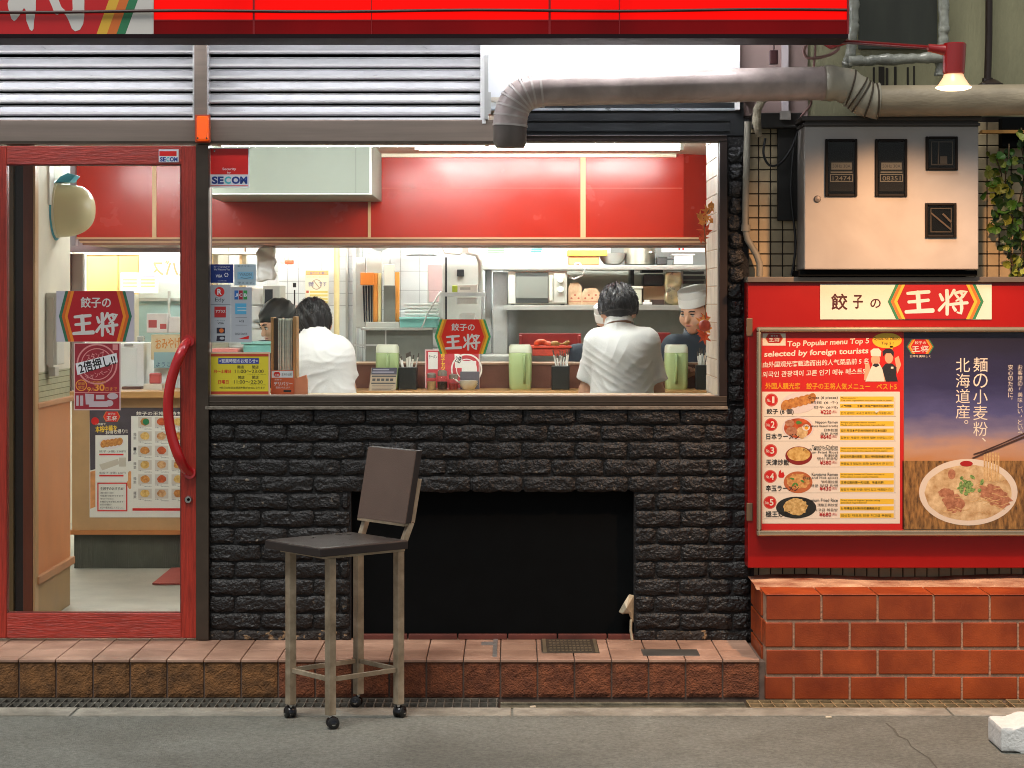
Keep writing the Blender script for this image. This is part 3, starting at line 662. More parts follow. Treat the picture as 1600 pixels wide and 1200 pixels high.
# ---------------------------------------------------------------- meter cabinet
MY = -.2
mb_ = thing('meter_cabinet', 'cream steel cabinet with dark meter windows on the mosaic wall', 'meter box', P(1393, 425, -.08))
q = MB(); q.pbox(1257, 197, 1529, 421, MY, .23); q.build('casing', M_cab, mb_, bevel=.004)
q = MB(); q.pbox(1253, 181, 1534, 188.5, MY - .02, .25); q.pbox(1255, 192, 1532, 196.5, MY - .012, .24); q.pbox(1258, 188, 1529, 192.5, MY + .0, .22); q.build('lid', mat('lid_dark', '3a3530', .4, .2), mb_, bevel=.002)
q = MB(); q.pbox(1248, 422.5, 1527, 431, MY + .03, .2); q.build('underside_shade', M_black, mb_)  # black strip stands in for the shaded underside of the cabinet
for a, b, c_, d_, meter in ((1290, 217, 1340, 307, 1), (1368, 217, 1418, 307, 1), (1447, 213, 1497, 266, 0), (1446, 317, 1495, 371, 0)):
    f_ = MB(); bead(f_, a, b, c_, d_, MY - .014, .016, 4.2); fo = f_.build('meter_window', mat('meter_frame', '140f0c', .5, spec=.15), mb_, bevel=.003)
    q = MB(); q.pbox(a + 4, b + 4, c_ - 4, d_ - 4, MY - .002, .003); q.build('recess', mat('meter_dark', '060606', .7, spec=.05), fo)
    if meter:
        q = MB(); q.pbox(a + 6, b + 34, c_ - 6, b + 82, MY - .0045, .002); q.build('meter_body', mat('meter_grey', '161412', .6, var=.3, vs_=30, spec=.1), fo)
        q = MB(); q.pbox(a + 9, b + 37, c_ - 9, b + 48, MY - .006, .001); q.pbox(a + 8, b + 51, c_ - 8, b + 53, MY - .006, .001); q.build('dial_plate', mat('dial', '5c5446', .5), fo)
        q = MB(); bead(q, a + 7, b + 55, c_ - 7, b + 67, MY - .007, .0015, 1.2); q.text('12474' if a < 1300 else '08351', a + 11, b + 58, c_ - 11, b + 65, MY - .0055); q.build('counter', mat('dial', ''), fo)
        q = MB(); q.text('50Hz 30A', a + 11, b + 40, c_ - 11, b + 45, MY - .0064); q.build('dial_text', M_ink, fo)
    else:
        q = MB(); bead(q, a + 8, b + 8, c_ - 8, d_ - 8, MY - .006, .002, 1.3)
        if b > 300: q.bar(P(a + 9, b + 16, MY - .008), P(c_ - 9, d_ - 12, MY - .008), .006); q.bar(P(a + 27, b + 17, MY - .009), P(a + 40, b + 30, MY - .009), .007)
        else: q.bar(P(a + 20, b + 8, MY - .008), P(a + 19, d_ - 9, MY - .008), .004); q.pbox(a + 22, d_ - 22, a + 33, d_ - 10, MY - .008, .001)
        q.build('switch_gear', mat('switch_brown', '4a4036', .5, spec=.1), fo)
    q = MB(); q.pbox(a + 4, b + 4, c_ - 4, d_ - 4, MY - .0105, .0008); q.build('glass', M_glass, fo)
q = MB(); q.lathe([(0, -.011), (.011, -.010), (.014, -.004), (.014, 0)], P(1277, 311, MY), 18, 'y'); kb = q.build('knob', mat('knob_grey', '6a6460', .4, .4), mb_, smooth='auto')
# ---------------------------------------------------------------- red menu board
BY = -.12
bd = thing('menu_board', 'red menu board panel with a silver poster case on the right wall', 'menu board', P(1400, 888, BY + .05))
q = MB(); q.pbox(1168.5, 441, 1900, 887.5, BY, .14); q.build('panel', mat('board_red', '980e07', .34, var=.05, spec=.4, vs_=3), bd, bevel=.003)
q = MB(); q.pbox(1168, 432.5, 1900, 441, BY - .02, .16); q.build('top_ledge', mat('ledge_metal', '6e655c', .4, .4, var=.2), bd, bevel=.002)
for a in (497, 786):
    q = MB(); q.pbox(1166.5, a, 1176, a + 28, BY - .006, .012); q.build('hinge', mat('brass_dull', '7c6650', .4, .6), bd, bevel=.002)
CY = BY - .045
q = MB(); q.pbox(1183, 511, 1900, 518.5, CY, .05); q.pbox(1183, 829, 1900, 838, CY, .05); q.pbox(1183, 518.5, 1190, 829, CY, .05)
cs = q.build('poster_case', mat('case_alu', 'b5a68c', .22, .75, var=.1), bd, bevel=.006, seg=3)
q = MB(); bead(q, 1185.5, 513.5, 1900, 835.5, CY - .002, .002, 1.4); q.build('frame_lip', mat('lip_alu', 'e0cfae', .15, .7), cs)
q = MB(); q.pbox(1190, 518, 1900, 829.5, CY + .036, .004); q.build('back_sheet', mat('cream_sheet', 'd6c9a8', .7), cs)
q = MB(); q.pbox(1190, 518, 1900, 829.5, CY + .012, .001); q.build('glass', glass_mat('case_glass', (.98, .97, .96)), cs)
# logo in parts: box in pixels (x0,y0,x1,y1) of the red hexagon incl. stripes
KANJI = {'王': [[(.06, .13, .13), (.35, .10, .16), (.86, .06, .15)], [(.1, .5, .13), (.45, .47, .15), (.84, .42, .14)], [(.0, .93, .15), (.45, .9, .18), (1.0, .87, .2)], [(.44, .08, .2), (.47, .5, .19), (.49, .9, .2)]],
         '将': [[(.08, .2, .1), (.17, .42, .14)], [(.05, .82, .12), (.14, .7, .12), (.27, .52, .08)], [(.31, .05, .14), (.33, .5, .15), (.32, .98, .12)], [(.56, .04, .12), (.47, .22, .1), (.38, .36, .07)], [(.58, .16, .1), (.78, .1, .12), (.97, .1, .13), (.84, .3, .11), (.62, .46, .06)], [(.6, .2, .09), (.68, .32, .1)], [(.78, .14, .09), (.84, .24, .1)], [(.42, .6, .11), (.7, .56, .12), (1.0, .53, .12)], [(.79, .44, .13), (.81, .75, .13), (.78, .94, .12), (.66, .9, .07)], [(.52, .68, .1), (.6, .82, .13)]]}
def kanji(mb, ch, box, Y):
    for s_ in KANJI[ch]: mb.stroke(s_, box, Y)
def hexlogo(parent, x0, y0, x1, y1, Y, red, stripes=(M_grn, M_orn, M_yel), band=.055, ltr=M_ltr, textrows=True, cut=.16, fs=(.30, .12, .71, .33), kb=((.2, .46, .47, .87), (.5, .42, .80, .89))):
    w, h_ = x1 - x0, y1 - y0
    def hx(k): # inset by k widths
        a = x0 + k * w; b = x1 - k * w; t = cut * w; mid = (y0 + y1) / 2
        return [(a, mid), (a + t, y0), (b - t, y0), (b, mid), (b - t, y1), (a + t, y1)]
    for i, m in enumerate(list(stripes) + [red]):
        q = MB(); q.flat(hx(i * band), Y - .0003 * i); q.build('logo_band' if m is not red else 'logo_field', m, parent)
    q = MB(); Y2 = Y - .0003 * len(stripes) - .0004
    if fs: q.text('餃子の', x0 + fs[0] * w, y0 + fs[1] * h_, x0 + fs[2] * w, y0 + fs[3] * h_, Y2, bold=.028)
    for ch, b in zip('王将', kb): kanji(q, ch, (x0 + b[0] * w, y0 + b[1] * h_, x0 + b[2] * w, y0 + b[3] * h_), Y2)
    q.build('logo_lettering', ltr, parent)
PY_ = BY - .004
np_ = thing('name_plate', 'white name plate with the red logo at the top of the menu board', 'sign', P(1415, 499, PY_))
q = MB(); q.pbox(1281.5, 443.5, 1549.5, 499, PY_, .0035); q.build('plate', mat('plate_white', 'ded8c8', .4), np_)
hexlogo(np_, 1387, 444, 1537, 498.6, PY_ - .0004, mat('logo_maroon', 'a3171c', .4), cut=.085, band=.033, fs=None, kb=((.19, .18, .47, .84), (.52, .14, .83, .88)))
q = MB()
for ch, a, b, c_, d_ in (('餃', 1299, 459, 1324, 484), ('子', 1333, 461, 1348, 482), ('の', 1360, 467, 1376, 481)): q.text(ch, a, b, c_, d_, PY_ - .0006, bold=.03)
q.build('lettering', mat('maroon_ink', '45161a', .5), np_)
# ---------------------------------------------------------------- posters in the case
QY = CY + .030
def ink(n, c, r=.55): return mat(n, c, r)
I_red = ink('print_red', 'cf1a14'); I_wht = ink('print_white', 'f0e8d8'); I_org = ink('print_orange', 'f0a818'); I_yel = ink('print_yellow', 'f2c838'); I_cream = ink('print_cream', 'ece4d4')
I_blk = ink('print_black', '1b1716'); I_drk = ink('print_maroon', 'b01818'); I_skin = ink('print_skin', 'e3b08c'); I_nav = ink('print_navy', '20222c'); I_grn = ink('print_green', '4c8a38')
def food(n, a, b, sc=40): return mat(n, a, .55, var=.3, vs_=sc, col2=b)
F_gyo = food('print_gyoza', 'b8682a', 'e2a050', 60); F_ram = food('print_ramen', 'c8783c', 'e8c08a', 50); F_egg = food('print_omelette', 'dca040', 'f2d080', 50); F_rice = food('print_rice', 'c89a48', 'ecd08c', 90); F_brth = food('print_broth', 'b8471e', 'd8642c', 40)
F_nood = food('print_noodle', 'd9a866', 'f0d29a', 70); F_meat = food('print_meat', 'a86444', 'cf9470', 60)
mp = thing('menu_poster', 'red poster listing five numbered popular dishes with prices', 'poster', P(1300, 828, QY))
def pl(parent, name, m, fn, dy=.0004):
    q = MB(); q.lay = 0; fn(q, QY - dy); return q.build(name, m, parent)
q = MB(); q.pbox(1190, 519, 1412, 828, QY, .001); q.build('sheet', I_red, mp)
q = MB(); q.rect(1191.5, 521, 1227.5, 540, QY - .0004); q.rect(1191, 612, 1406, 818, QY - .0004); q.build('white_area', I_wht, mp)
hexlogo(mp, 1196, 521.5, 1223.5, 536, QY - .0008, I_drk, stripes=(M_orn,), band=.05)
q = MB(); t = QY - .0006
q.text('Top Popular menu Top 5', 1230, 530.5, 1358, 541.5, t, .022, rot=-.04, shear=.12)
q.text('selected by foreign tourists', 1194, 546, 1357, 557.5, t, .022, rot=-.035, shear=.12)
q.text('由外国观光客甄选而出的人气菜品前 5 名', 1192, 562.5, 1357, 571.5, t, .022, rot=-.035, shear=.1)
q.text('외국인 관광객이 고른 인기 메뉴 베스트5', 1191.5, 578, 1352, 587, t, .02, rot=-.035, shear=.1)
q.text('餃子の王将', 1196, 537, 1220, 539.5, t); q.build('heading', I_wht, mp)
q = MB(); q.text('外国人観光客　餃子の王将人気メニュー　ベスト5', 1196, 598.5, 1401, 608.5, t, .025, rot=.006); q.build('orange_heading', I_org, mp)
q = MB(); q.ell(1386, 532, 23, 12, t); q.flat([(1390, 540), (1396, 541), (1393, 549)], t); q.build('speech_oval', I_yel, mp)
q = MB(); q.text('Gyoza no Ohsho', 1365, 527, 1407, 532.5, t - .0004, .01, rot=.02); q.text('Top 5 !', 1377, 534, 1396, 539.5, t - .0004, .01); q.build('oval_text', I_blk, mp)
# the two printed staff
q = MB(); q.ell(1368, 562, 7, 9, t - .0001); q.ell(1389, 559, 6.5, 9, t - .0001); q.flat([(1352, 568), (1358, 568), (1362, 585), (1357, 594), (1350, 594)], t - .0001); q.flat([(1377, 575), (1384, 574), (1385, 580), (1384, 596), (1376, 596)], t - .0001); q.flat([(1398, 560), (1404, 556), (1408, 570), (1402, 584)], t - .0001); q.build('figure_skin', I_skin, mp)
q = MB(); q.flat([(1361, 556), (1360, 548), (1365, 544.5), (1373, 544.5), (1377, 549), (1376, 557)], t - .0003); q.flat([(1360, 577), (1364, 568), (1374, 568), (1379, 577), (1382, 596), (1352, 596)], t - .0003); q.rect(1392, 573, 1396, 576, t - .0006); q.build('figure_white', I_wht, mp)
q = MB(); q.flat([(1380, 557), (1379, 549), (1384, 545), (1393, 545), (1397, 550), (1396, 558), (1392, 552), (1384, 552)], t - .0003); q.flat([(1378, 575), (1384, 568), (1394, 568), (1401, 574), (1400, 585), (1403, 596), (1384, 596)], t - .0003); q.flat([(1363, 571), (1366, 568), (1372, 568), (1374, 571), (1369, 574)], t - .0005); q.build('figure_black', I_nav, mp)
rows = [(612, '餃子 (6 個)', 42, ['Gyoza (6 pieces)', '煎饺 (6 个)', '만두 (6개)'], '¥220', ['Most popular !', 'The main ingredients are pork, made in Japan!', '人气榜第一！主要使用国产猪肉和蔬菜制作！', '인기 넘버원! 국내산 돼지고기를 사용합니다!']),
        (650.5, '日本ラーメン', 51, ['Nippon Ramen', '(Soy sauce based broth)', '日本拉面', '일본 라멘'], '¥640', ['Simply Japanese flavor ramen.', 'Made with only Japanese ingredients!', '仅使用日本产的材料制作的日本拉面！', '일본산 재료만 사용한 일본 라멘입니다!']),
        (691, '天津炒飯', 35, ['Tenshin-Chahan', '(Crab Meat Omelette', 'on Fried Rice)', '天津炒饭', '텐신 볶음밥'], '¥580', ['Fried rice and omelette, very popular in Japan!', 'You can enjoy the sauce of this style!', '炒饭和鸡蛋的搭配！配以特制甜酢酱的美味！', '볶음밥과 달걀의 조화! 일본에서 큰 인기!']),
        (731.5, '辛玉ラーメン', 50, ['Karatama Ramen', '(Egg and Hot spice)', '辣鸡蛋拉面', '매운 달걀 라멘'], '¥430', ['A bit spicy ramen of Ohsho standard.', 'The spice is also customizable.', '王将拉面的第一辣拉面，味道浓厚！', '왕장의 매운 라멘! 맛이 깊고 매콤합니다!']),
        (772, '極王炒飯', 37, ['Premium Fried Rice', '顶级王将炒饭', '최고급 볶음밥'], '¥680', ['Fried rice of higher grade using', 'selected ingredients!', '使用精选食材制作的最高级炒饭！', '엄선한 재료로 만든 최고급 볶음밥!'])]
bk, rd, yl, ln, bdg, bdi = MB(), MB(), MB(), MB(), MB(), MB()
for i, (y0, nm, wd, mid, price, yel) in enumerate(rows):
    bdg.ell(1205.5 - i * .6, y0 + 13, 10.3, 10.3, t, 24); bdi.ell(1205.5 - i * .6, y0 + 13, 8.6, 8.6, t - .0002, 24)
    bk.text(nm, 1198 - i * .4, y0 + 26.5, 1198 + wd, y0 + 36, t - .0011, .018)
    yy = y0 + (7 if len(mid) < 5 else 4.5); st_ = (20.5 if len(mid) > 3 else 20) / max(2.6, len(mid) - .6)
    for j, s_ in enumerate(mid):
        big = j == 0; ww = min(54, len(s_) * (2.9 if s_[0].isascii() else 5.3)); bk.text(s_, 1309 - ww, yy + j * st_, 1309, yy + j * st_ + (5.2 if big else 4.6), t - .0011, .004)
    rd.text(price, 1282 - i * .5, y0 + 28.5, 1299, y0 + 35, t - .0011, .02); rd.text('(税込)', 1300.5, y0 + 29, 1308, y0 + 34, t - .0011)
    for a, b in ((7.5, 15.5), (19, 25.5), (30, 37)): yl.rect(1312.5, y0 + a, 1396.5, y0 + b, t)
    bk.text(yel[0], 1314, y0 + 8.5, 1314 + min(80, len(yel[0]) * 1.9), y0 + 11.4, t - .0004); bk.text(yel[1], 1314, y0 + 12.4, 1314 + min(80, len(yel[1]) * 1.9), y0 + 15.2, t - .0004) if yel[1][0].isascii() else bk.text(yel[1], 1314, y0 + 20.3, 1394, y0 + 24.4, t - .0004, .01)
    if yel[1][0].isascii(): bk.text(yel[2], 1314, y0 + 20.3, 1314 + min(81, len(yel[2]) * 4.2), y0 + 24.4, t - .0004, .01); bk.text(yel[3], 1314, y0 + 31.5, 1394, y0 + 35.3, t - .0004)
    else: bk.text(yel[2] if len(yel) > 2 else '', 1314, y0 + 20.3, 1394, y0 + 24.4, t - .0004, .01)
    ln.rect(1194, y0 + 38.4, 1400, y0 + 38.9, t); ln.rect(1398, y0 + 9, 1398.6, y0 + 38.6, t)
bdg.build('badge_ring', ink('print_pink', 'd06a5c'), mp); bdi.build('badge', I_red, mp)
q = MB()
for i, r in enumerate(rows): q.text('No.', 1198.5 - i * .6, r[0] + 11, 1204 - i * .6, r[0] + 16, t - .0008, .01); q.text(str(i + 1), 1205 - i * .6 + (1.4 if i == 0 else 0), r[0] + 7.5, 1211 - i * .6 - (1 if i == 0 else 0), r[0] + 18, t - .0008, .02)
q.build('badge_number', I_wht, mp)
yl.build('yellow_note', I_yel, mp); ln.build('rule', ink('print_grey', '8a8278'), mp); bk.build('dish_text', I_blk, mp); rd.build('price', I_drk, mp)
plates = [(1249, 629, 29, 16.5, ink('print_plate', 'e6dcd8')), (1247, 668.5, 25, 18, ink('print_plate', '')), (1248, 712, 21, 14.5, ink('print_bowl', '8a1c14')), (1247, 753.5, 22.5, 17, ink('print_bowl_o', 'c06a3a')), (1244, 793, 31.5, 17, ink('print_dish', '1d211f'))]
for i, (a, b, c_, d_, m) in enumerate(plates):
    q = MB(); q.ell(a, b, c_, d_, t - .0003, rot=-.12 if i == 0 else 0); q.build('plate_picture', m, mp)
q = MB()
for k in range(6): q.ell(1227 + k * 8.2, 633 - k * 2.1, 6.4, 9, t - .0006 - k * .00005, 14, rot=.5)
q.build('gyoza_picture', F_gyo, mp)
q = MB(); q.ell(1247, 669, 22, 15.5, t - .0005); q.build('ramen_picture', F_brth, mp)
q = MB(); q.ell(1253, 676, 9, 9, t - .0006, wob=.1); q.build('noodle_picture', F_nood, mp)
q = MB(); q.ell(1237, 674, 9, 7.5, t - .0007, wob=.06); q.ell(1234, 661, 7, 5, t - .0008, wob=.1); q.build('pork_picture', F_meat, mp)
q = MB(); q.ell(1248, 660, 4, 3, t - .0009, wob=.3); q.build('leek_picture', I_grn, mp)
q = MB(); q.ell(1259.5, 668, 6, 5, t - .001); q.build('egg_white_picture', I_wht, mp); q = MB(); q.ell(1260, 668.5, 3, 2.8, t - .00105); q.build('egg_yolk_picture', I_org, mp)
q = MB(); q.ell(1248, 709.5, 18, 11, t - .0006, wob=.03); q.build('omelette_picture', F_egg, mp)
q = MB(); q.ell(1247, 752, 18, 12, t - .0006, wob=.1, n=40); q.build('spicy_ramen_picture', food('print_spicy', 'c86a2c', 'f0c478', 60), mp)
q = MB()
for a, b in ((1238, 748), (1245, 757), (1254, 752), (1240, 757)): q.ell(a, b, 3.6, 1.6, t - .0008, 10, rot=a)
q.build('herb_picture', I_grn, mp)
q = MB(); q.flat([(1216, 744), (1217, 737), (1220, 734), (1221, 739), (1224, 737), (1226, 743), (1224, 746.5), (1218, 746.5)], t - .0004); q.build('flame_mark', I_red, mp)
q = MB(); q.ell(1243, 792, 19, 13, t - .0006, wob=.09, n=36); q.build('fried_rice_picture', F_rice, mp)
q = MB(); q.flat([(1367, 643), (1374, 638.5), (1376, 641), (1369, 645.5)], t - .0012); q.build('torn_spot', I_wht, mp)
# ramen poster with printed dusk sky over a wheat field
rp = thing('noodle_poster', 'poster of a ramen bowl before a wheat field at dusk', 'poster', P(1520, 828, QY))
def printed_sky():
    m = bpy.data.materials.new('printed_sky'); m.use_nodes = True; nt = m.node_tree; b = nt.nodes['Principled BSDF']; N = nt.nodes.new; L = nt.links.new
    tc = N('ShaderNodeTexCoord'); sp_ = N('ShaderNodeSeparateXYZ'); L(tc.outputs['Generated'], sp_.inputs[0])
    ns = N('ShaderNodeTexNoise'); ns.inputs['Scale'].default_value = 4; ns.inputs['Detail'].default_value = 5
    mp2 = N('ShaderNodeMapping'); mp2.inputs['Scale'].default_value = (1, 1, 2.5); L(tc.outputs['Generated'], mp2.inputs[0]); L(mp2.outputs[0], ns.inputs['Vector'])
    ad = N('ShaderNodeMath'); ad.operation = 'MULTIPLY_ADD'; L(ns.outputs['Fac'], ad.inputs[0]); ad.inputs[1].default_value = .22; L(sp_.outputs['Z'], ad.inputs[2])
    r = N('ShaderNodeValToRGB'); e = r.color_ramp.elements
    e[0].position = .1; e[0].color = (*lin('c48a58'), 1); e[1].position = 1.08 if False else 1.0; e[1].color = (*lin('1c1a38'), 1)
    for p_, c_ in ((.2, 'c49a80'), (.33, '8a8098'), (.48, '525488'), (.7, '2c2c58')):
        x = e.new(p_); x.color = (*lin(c_), 1)
    L(ad.outputs[0], r.inputs[0]); L(r.outputs[0], b.inputs['Base Color']); b.inputs['Roughness'].default_value = .55; return m
q = MB(); q.pbox(1412.6, 519.5, 1660, 720, QY, .001); q.build('sky_print', printed_sky(), rp)
q = MB(); q.pbox(1410, 720, 1660, 827, QY, .001); q.build('wheat_print', mat('print_wheat', '5a3a1c', .55, var=.5, vs_=26, col2='b98a4c', stretch=(3, 1, .8)), rp)
hexlogo(rp, 1416.5, 530.5, 1459.5, 553, QY - .0006, mat('logo_red', 'c01a16', .4), band=.05)
q = MB(); q.text('日本を美味しく', 1422, 554.5, 1454, 558.5, t)
q.vtext('麺の小麦粉、', 1532, 558.5, 22.5, t, .0, 1.115); q.vtext('北海道産。', 1504.5, 559.5, 22, t, .0, 1.1)
q.vtext('お客様の「美味しい」という', 1594, 570, 7.4, t, 0, 1.16); q.vtext('安心のために。', 1579, 570, 7.6, t, 0, 1.14); q.build('lettering', I_cream, rp)
q = MB(); q.ell(1513, 769, 77, 52, t - .0002, 48); q.build('bowl_picture', ink('print_bowl_white', 'e8ddcc'), rp)
q = MB(); q.ell(1513, 770, 68, 43.5, t - .0004, 44, wob=.01); q.build('broth_picture', food('print_soup', 'd2a468', 'f2dcae', 24), rp)
q = MB(); q.ell(1490, 786, 18, 14, t - .0006, wob=.14, rot=.4); q.ell(1555, 775, 26, 15, t - .0006, wob=.18, rot=.4); q.ell(1478, 770, 12, 8, t - .00062, wob=.14); q.ell(1487, 741, 6, 8, t - .0006); q.build('pork_picture', F_meat, rp)
q = MB()
for k in range(26):
    a, b = random.uniform(1465, 1560), random.uniform(745, 803)
    for j in range(4): q.flat([(a + 6 * j, b + 3 * math.sin(j + k)), (a + 6 * j + 6, b + 3 * math.sin(j + 1 + k)), (a + 6 * j + 6, b + 1.1 + 3 * math.sin(j + 1 + k)), (a + 6 * j, b + 1.1 + 3 * math.sin(j + k))], t - .0007 - .00001 * k)
for k in range(6): q.flat([(1537 + k * 4.4, 707), (1539.6 + k * 4.4, 707), (1540 + k * 4.2, 752), (1537 + k * 4.2, 752)], t - .0009)
q.build('noodle_picture', F_nood, rp)
q = MB()
for k in range(22): q.ell(1513 + random.gauss(0, 9), 760 + random.gauss(0, 7.5), random.uniform(3, 6), random.uniform(2, 3.6), t - .0011 - k * .00002, 12, rot=random.uniform(0, 3))
q.build('leek_picture', mat('print_leek', '3f7a2c', .5, var=.5, vs_=120, col2='a8cc78'), rp)
q = MB(); q.ell(1510, 724.5, 10, 4.5, t - .0008); q.build('bowl_mark', I_drk, rp)
q = MB(); q.flat([(1519, 715), (1660, 656), (1660, 660), (1520, 717)], t - .0013); q.flat([(1521, 709), (1536, 704), (1568, 691), (1660, 648), (1660, 652), (1537, 706.5), (1521, 711)], t - .0013); q.build('chopstick_picture', ink('print_brown', '4a3028'), rp)

# ---------------------------------------------------------------- stickers on window and door
WY = .0188
def sticker(name, label, cat, x0, y0, x1, y1, m, Y=WY, group=None):
    t_ = thing(name, label, cat, P((x0 + x1) / 2, y1, Y), group); q = MB(); q.pbox(x0, y0, x1, y1, Y, .0006); q.build('sheet', m, t_); return t_
def sub(parent, name, m, fn):
    q = MB(); fn(q); return q.build(name, m, parent)
W_ = mat('sticker_white', 'e4e4e6', .4); SR = mat('sticker_red', 'd41d17', .4); GR = mat('sticker_grey', 'b4bac0', .45)
for (x0, y0, x1, y1, Y, lb, big) in ((327, 231, 389.5, 293, WY, 'red and white square security sticker in the top left window corner', 1), (248, 233.3, 279, 253.5, -.0262, 'tiny red and white security sticker on the door top rail', 0)):
    s_ = sticker('security_sticker', lb, 'sticker', x0, y0, x1, y1, W_, Y); w, h_ = x1 - x0, y1 - y0
    sub(s_, 'red_field', SR, lambda q: q.rect(x0 + w * .03, y0 + (h_ * .02 if big else h_ * .14), x1 - w * .03 - (0 if big else w * .07), y0 + h_ * (.67 if big else .52), Y - .0004))
    ty0, ty1 = (y0 + h_ * .72, y0 + h_ * .91) if big else (y0 + h_ * .6, y0 + h_ * .95)
    sub(s_, 'lettering', M_blue, lambda q: (q.text('SE', x0 + w * .06, ty0, x0 + w * .36, ty1, Y - .0006, .045), q.text('OM', x0 + w * .56, ty0, x0 + w * .95, ty1, Y - .0006, .045)))
    sub(s_, 'cyan_letter', M_cyan, lambda q: q.text('C', x0 + w * .38, ty0, x0 + w * .54, ty1, Y - .0006, .045))
    if big:
        sub(s_, 'small_lettering', W_, lambda q: (q.text('Security', x0 + w * .33, y0 + h_ * .50, x0 + w * .67, y0 + h_ * .58, Y - .0006, .01), q.text('by', x0 + w * .45, y0 + h_ * .6, x0 + w * .54, y0 + h_ * .66, Y - .0006, .01)))
        sub(s_, 'red_line', SR, lambda q: q.rect(x0 + w * .03, y0 + h_ * .945, x1 - w * .03, y0 + h_ * .965, Y - .0004))
        sub(s_, 'suction_pin', M_chrome, lambda q: q.lathe([(0, -.006), (.004, -.004), (.004, 0)], P(x0 + w * .13, y0 + h_ * .08, Y), 10, 'y'))
DB = mat('card_blue', '0c2f7c', .4)
s_ = sticker('card_sticker', 'dark blue payment sticker at the top left of the card stickers', 'sticker', 329, 413, 364.5, 442, DB)
sub(s_, 'lettering', W_, lambda q: (q.text('カードはVISAで!', 334, 415.5, 359, 418.5, WY - .0004), q.text('We Welcome Visa', 334, 419.5, 359, 422.5, WY - .0004), q.text('VISA', 337, 429, 347.5, 433.5, WY - .0004, .03), q.text('worldwide', 340, 438, 354, 439.5, WY - .0004)))
sub(s_, 'ring_mark', W_, lambda q: [q.ell(353.5 + 2.6 * math.cos(a * 1.05), 429.5 + 2.6 * math.sin(a * 1.05), 1, 1, WY - .0005 - .00002 * a, 8) for a in range(6)])
s_ = sticker('card_sticker', 'pale blue payment sticker with a smile, beside the dark blue one', 'sticker', 366, 413, 400, 446, mat('card_pale', 'b7ccd4', .45))
sub(s_, 'blue_field', mat('card_sky', '8cc3dc', .45), lambda q: q.rect(371, 424.5, 396, 436.5, WY - .0004))
sub(s_, 'lettering', mat('card_ink', '68808c', .5), lambda q: (q.text('WAON', 374, 426.5, 393, 431, WY - .0007, .01), q.text('電子マネー', 371, 414.5, 395, 417.5, WY - .0004), q.text('使えます。', 371, 440, 397, 444, WY - .0004)) + ([q.rect(376 + i * 2, 433 + 1.4 * math.sin(math.pi * i / 7), 378 + i * 2, 434 + 1.4 * math.sin(math.pi * i / 7), WY - .0007 - i * .00001) for i in range(8)] and ()))
s_ = sticker('card_sticker', 'white sticker column with red R disc above red and black card marks', 'sticker', 328.5, 445, 360.5, 535, GR)
sub(s_, 'red_disc', SR, lambda q: q.ell(343, 456, 7.6, 7.6, WY - .0004))
sub(s_, 'white_letter', W_, lambda q: (q.text('R', 339.5, 451.5, 346.5, 460.5, WY - .0007, .03), q.text('アプラス', 337, 484, 352, 489, WY - .0008, .02)))
sub(s_, 'lettering', mat('card_dark', '3c4046', .5), lambda q: (q.text('Edy', 336, 465, 351, 473, WY - .0004), q.text('UFJ Card', 337, 500.5, 351, 502, WY - .0004), q.text('VISA', 340, 503.5, 350, 506.5, WY - .0004, .02), q.rect(329, 475.3, 360, 475.8, WY - .0004)))
sub(s_, 'red_square', mat('card_red', 'b52626', .45), lambda q: q.rect(335, 479, 353, 496, WY - .0004))
sub(s_, 'card_mark', mat('card_night', '2a2436', .45), lambda q: (q.rect(338.5, 512, 351.5, 521, WY - .0004), q.flat([(339, 524.5), (352, 524.5), (351, 533), (338, 533)], WY - .0004)))
sub(s_, 'amber_disc', M_orn, lambda q: q.ell(346, 516.5, 3.6, 3.3, WY - .0007)); sub(s_, 'blue_swoosh', GR, lambda q: q.ell(347, 528.5, 3.8, 2.2, WY - .0007))
s_ = sticker('card_sticker', 'white sticker column topped by blue red green card letters', 'sticker', 361.2, 449, 393.5, 535, GR)
for i, (m, ch) in enumerate(((mat('jblue', '2366b0', .45), 'J'), (mat('jred', 'a61f38', .45), 'C'), (mat('jgreen', '2f9448', .45), 'B'))):
    sub(s_, 'colour_bar', m, lambda q: q.pbox(366.3 + i * 7, 453.8, 372.3 + i * 7, 468, WY - .0005, .0004)); sub(s_, 'white_letter', W_, lambda q: q.text(ch, 367 + i * 7, 458.5, 371.8 + i * 7, 463.5, WY - .0008, .03))
sub(s_, 'blue_square', mat('card_sky2', '58aed6', .45), lambda q: q.rect(367.5, 474, 385, 491, WY - .0004)); sub(s_, 'pale_band', mat('card_pale', ''), lambda q: (q.rect(371, 480, 385, 481.2, WY - .0007), q.rect(371, 484, 385, 486, WY - .0007)))
sub(s_, 'lettering', mat('card_dark', ''), lambda q: (q.text('DISCOVER', 367.5, 520, 386.5, 523.5, WY - .0004), q.text('id)', 374, 499.5, 381, 504.5, WY - .0004), q.rect(368, 507.8, 386, 508.2, WY - .0004), q.rect(368, 495.6, 386, 496, WY - .0004)))
sub(s_, 'red_wedge', SR, lambda q: q.flat([(373, 529.5), (389, 524.5), (388.5, 530)], WY - .0004))
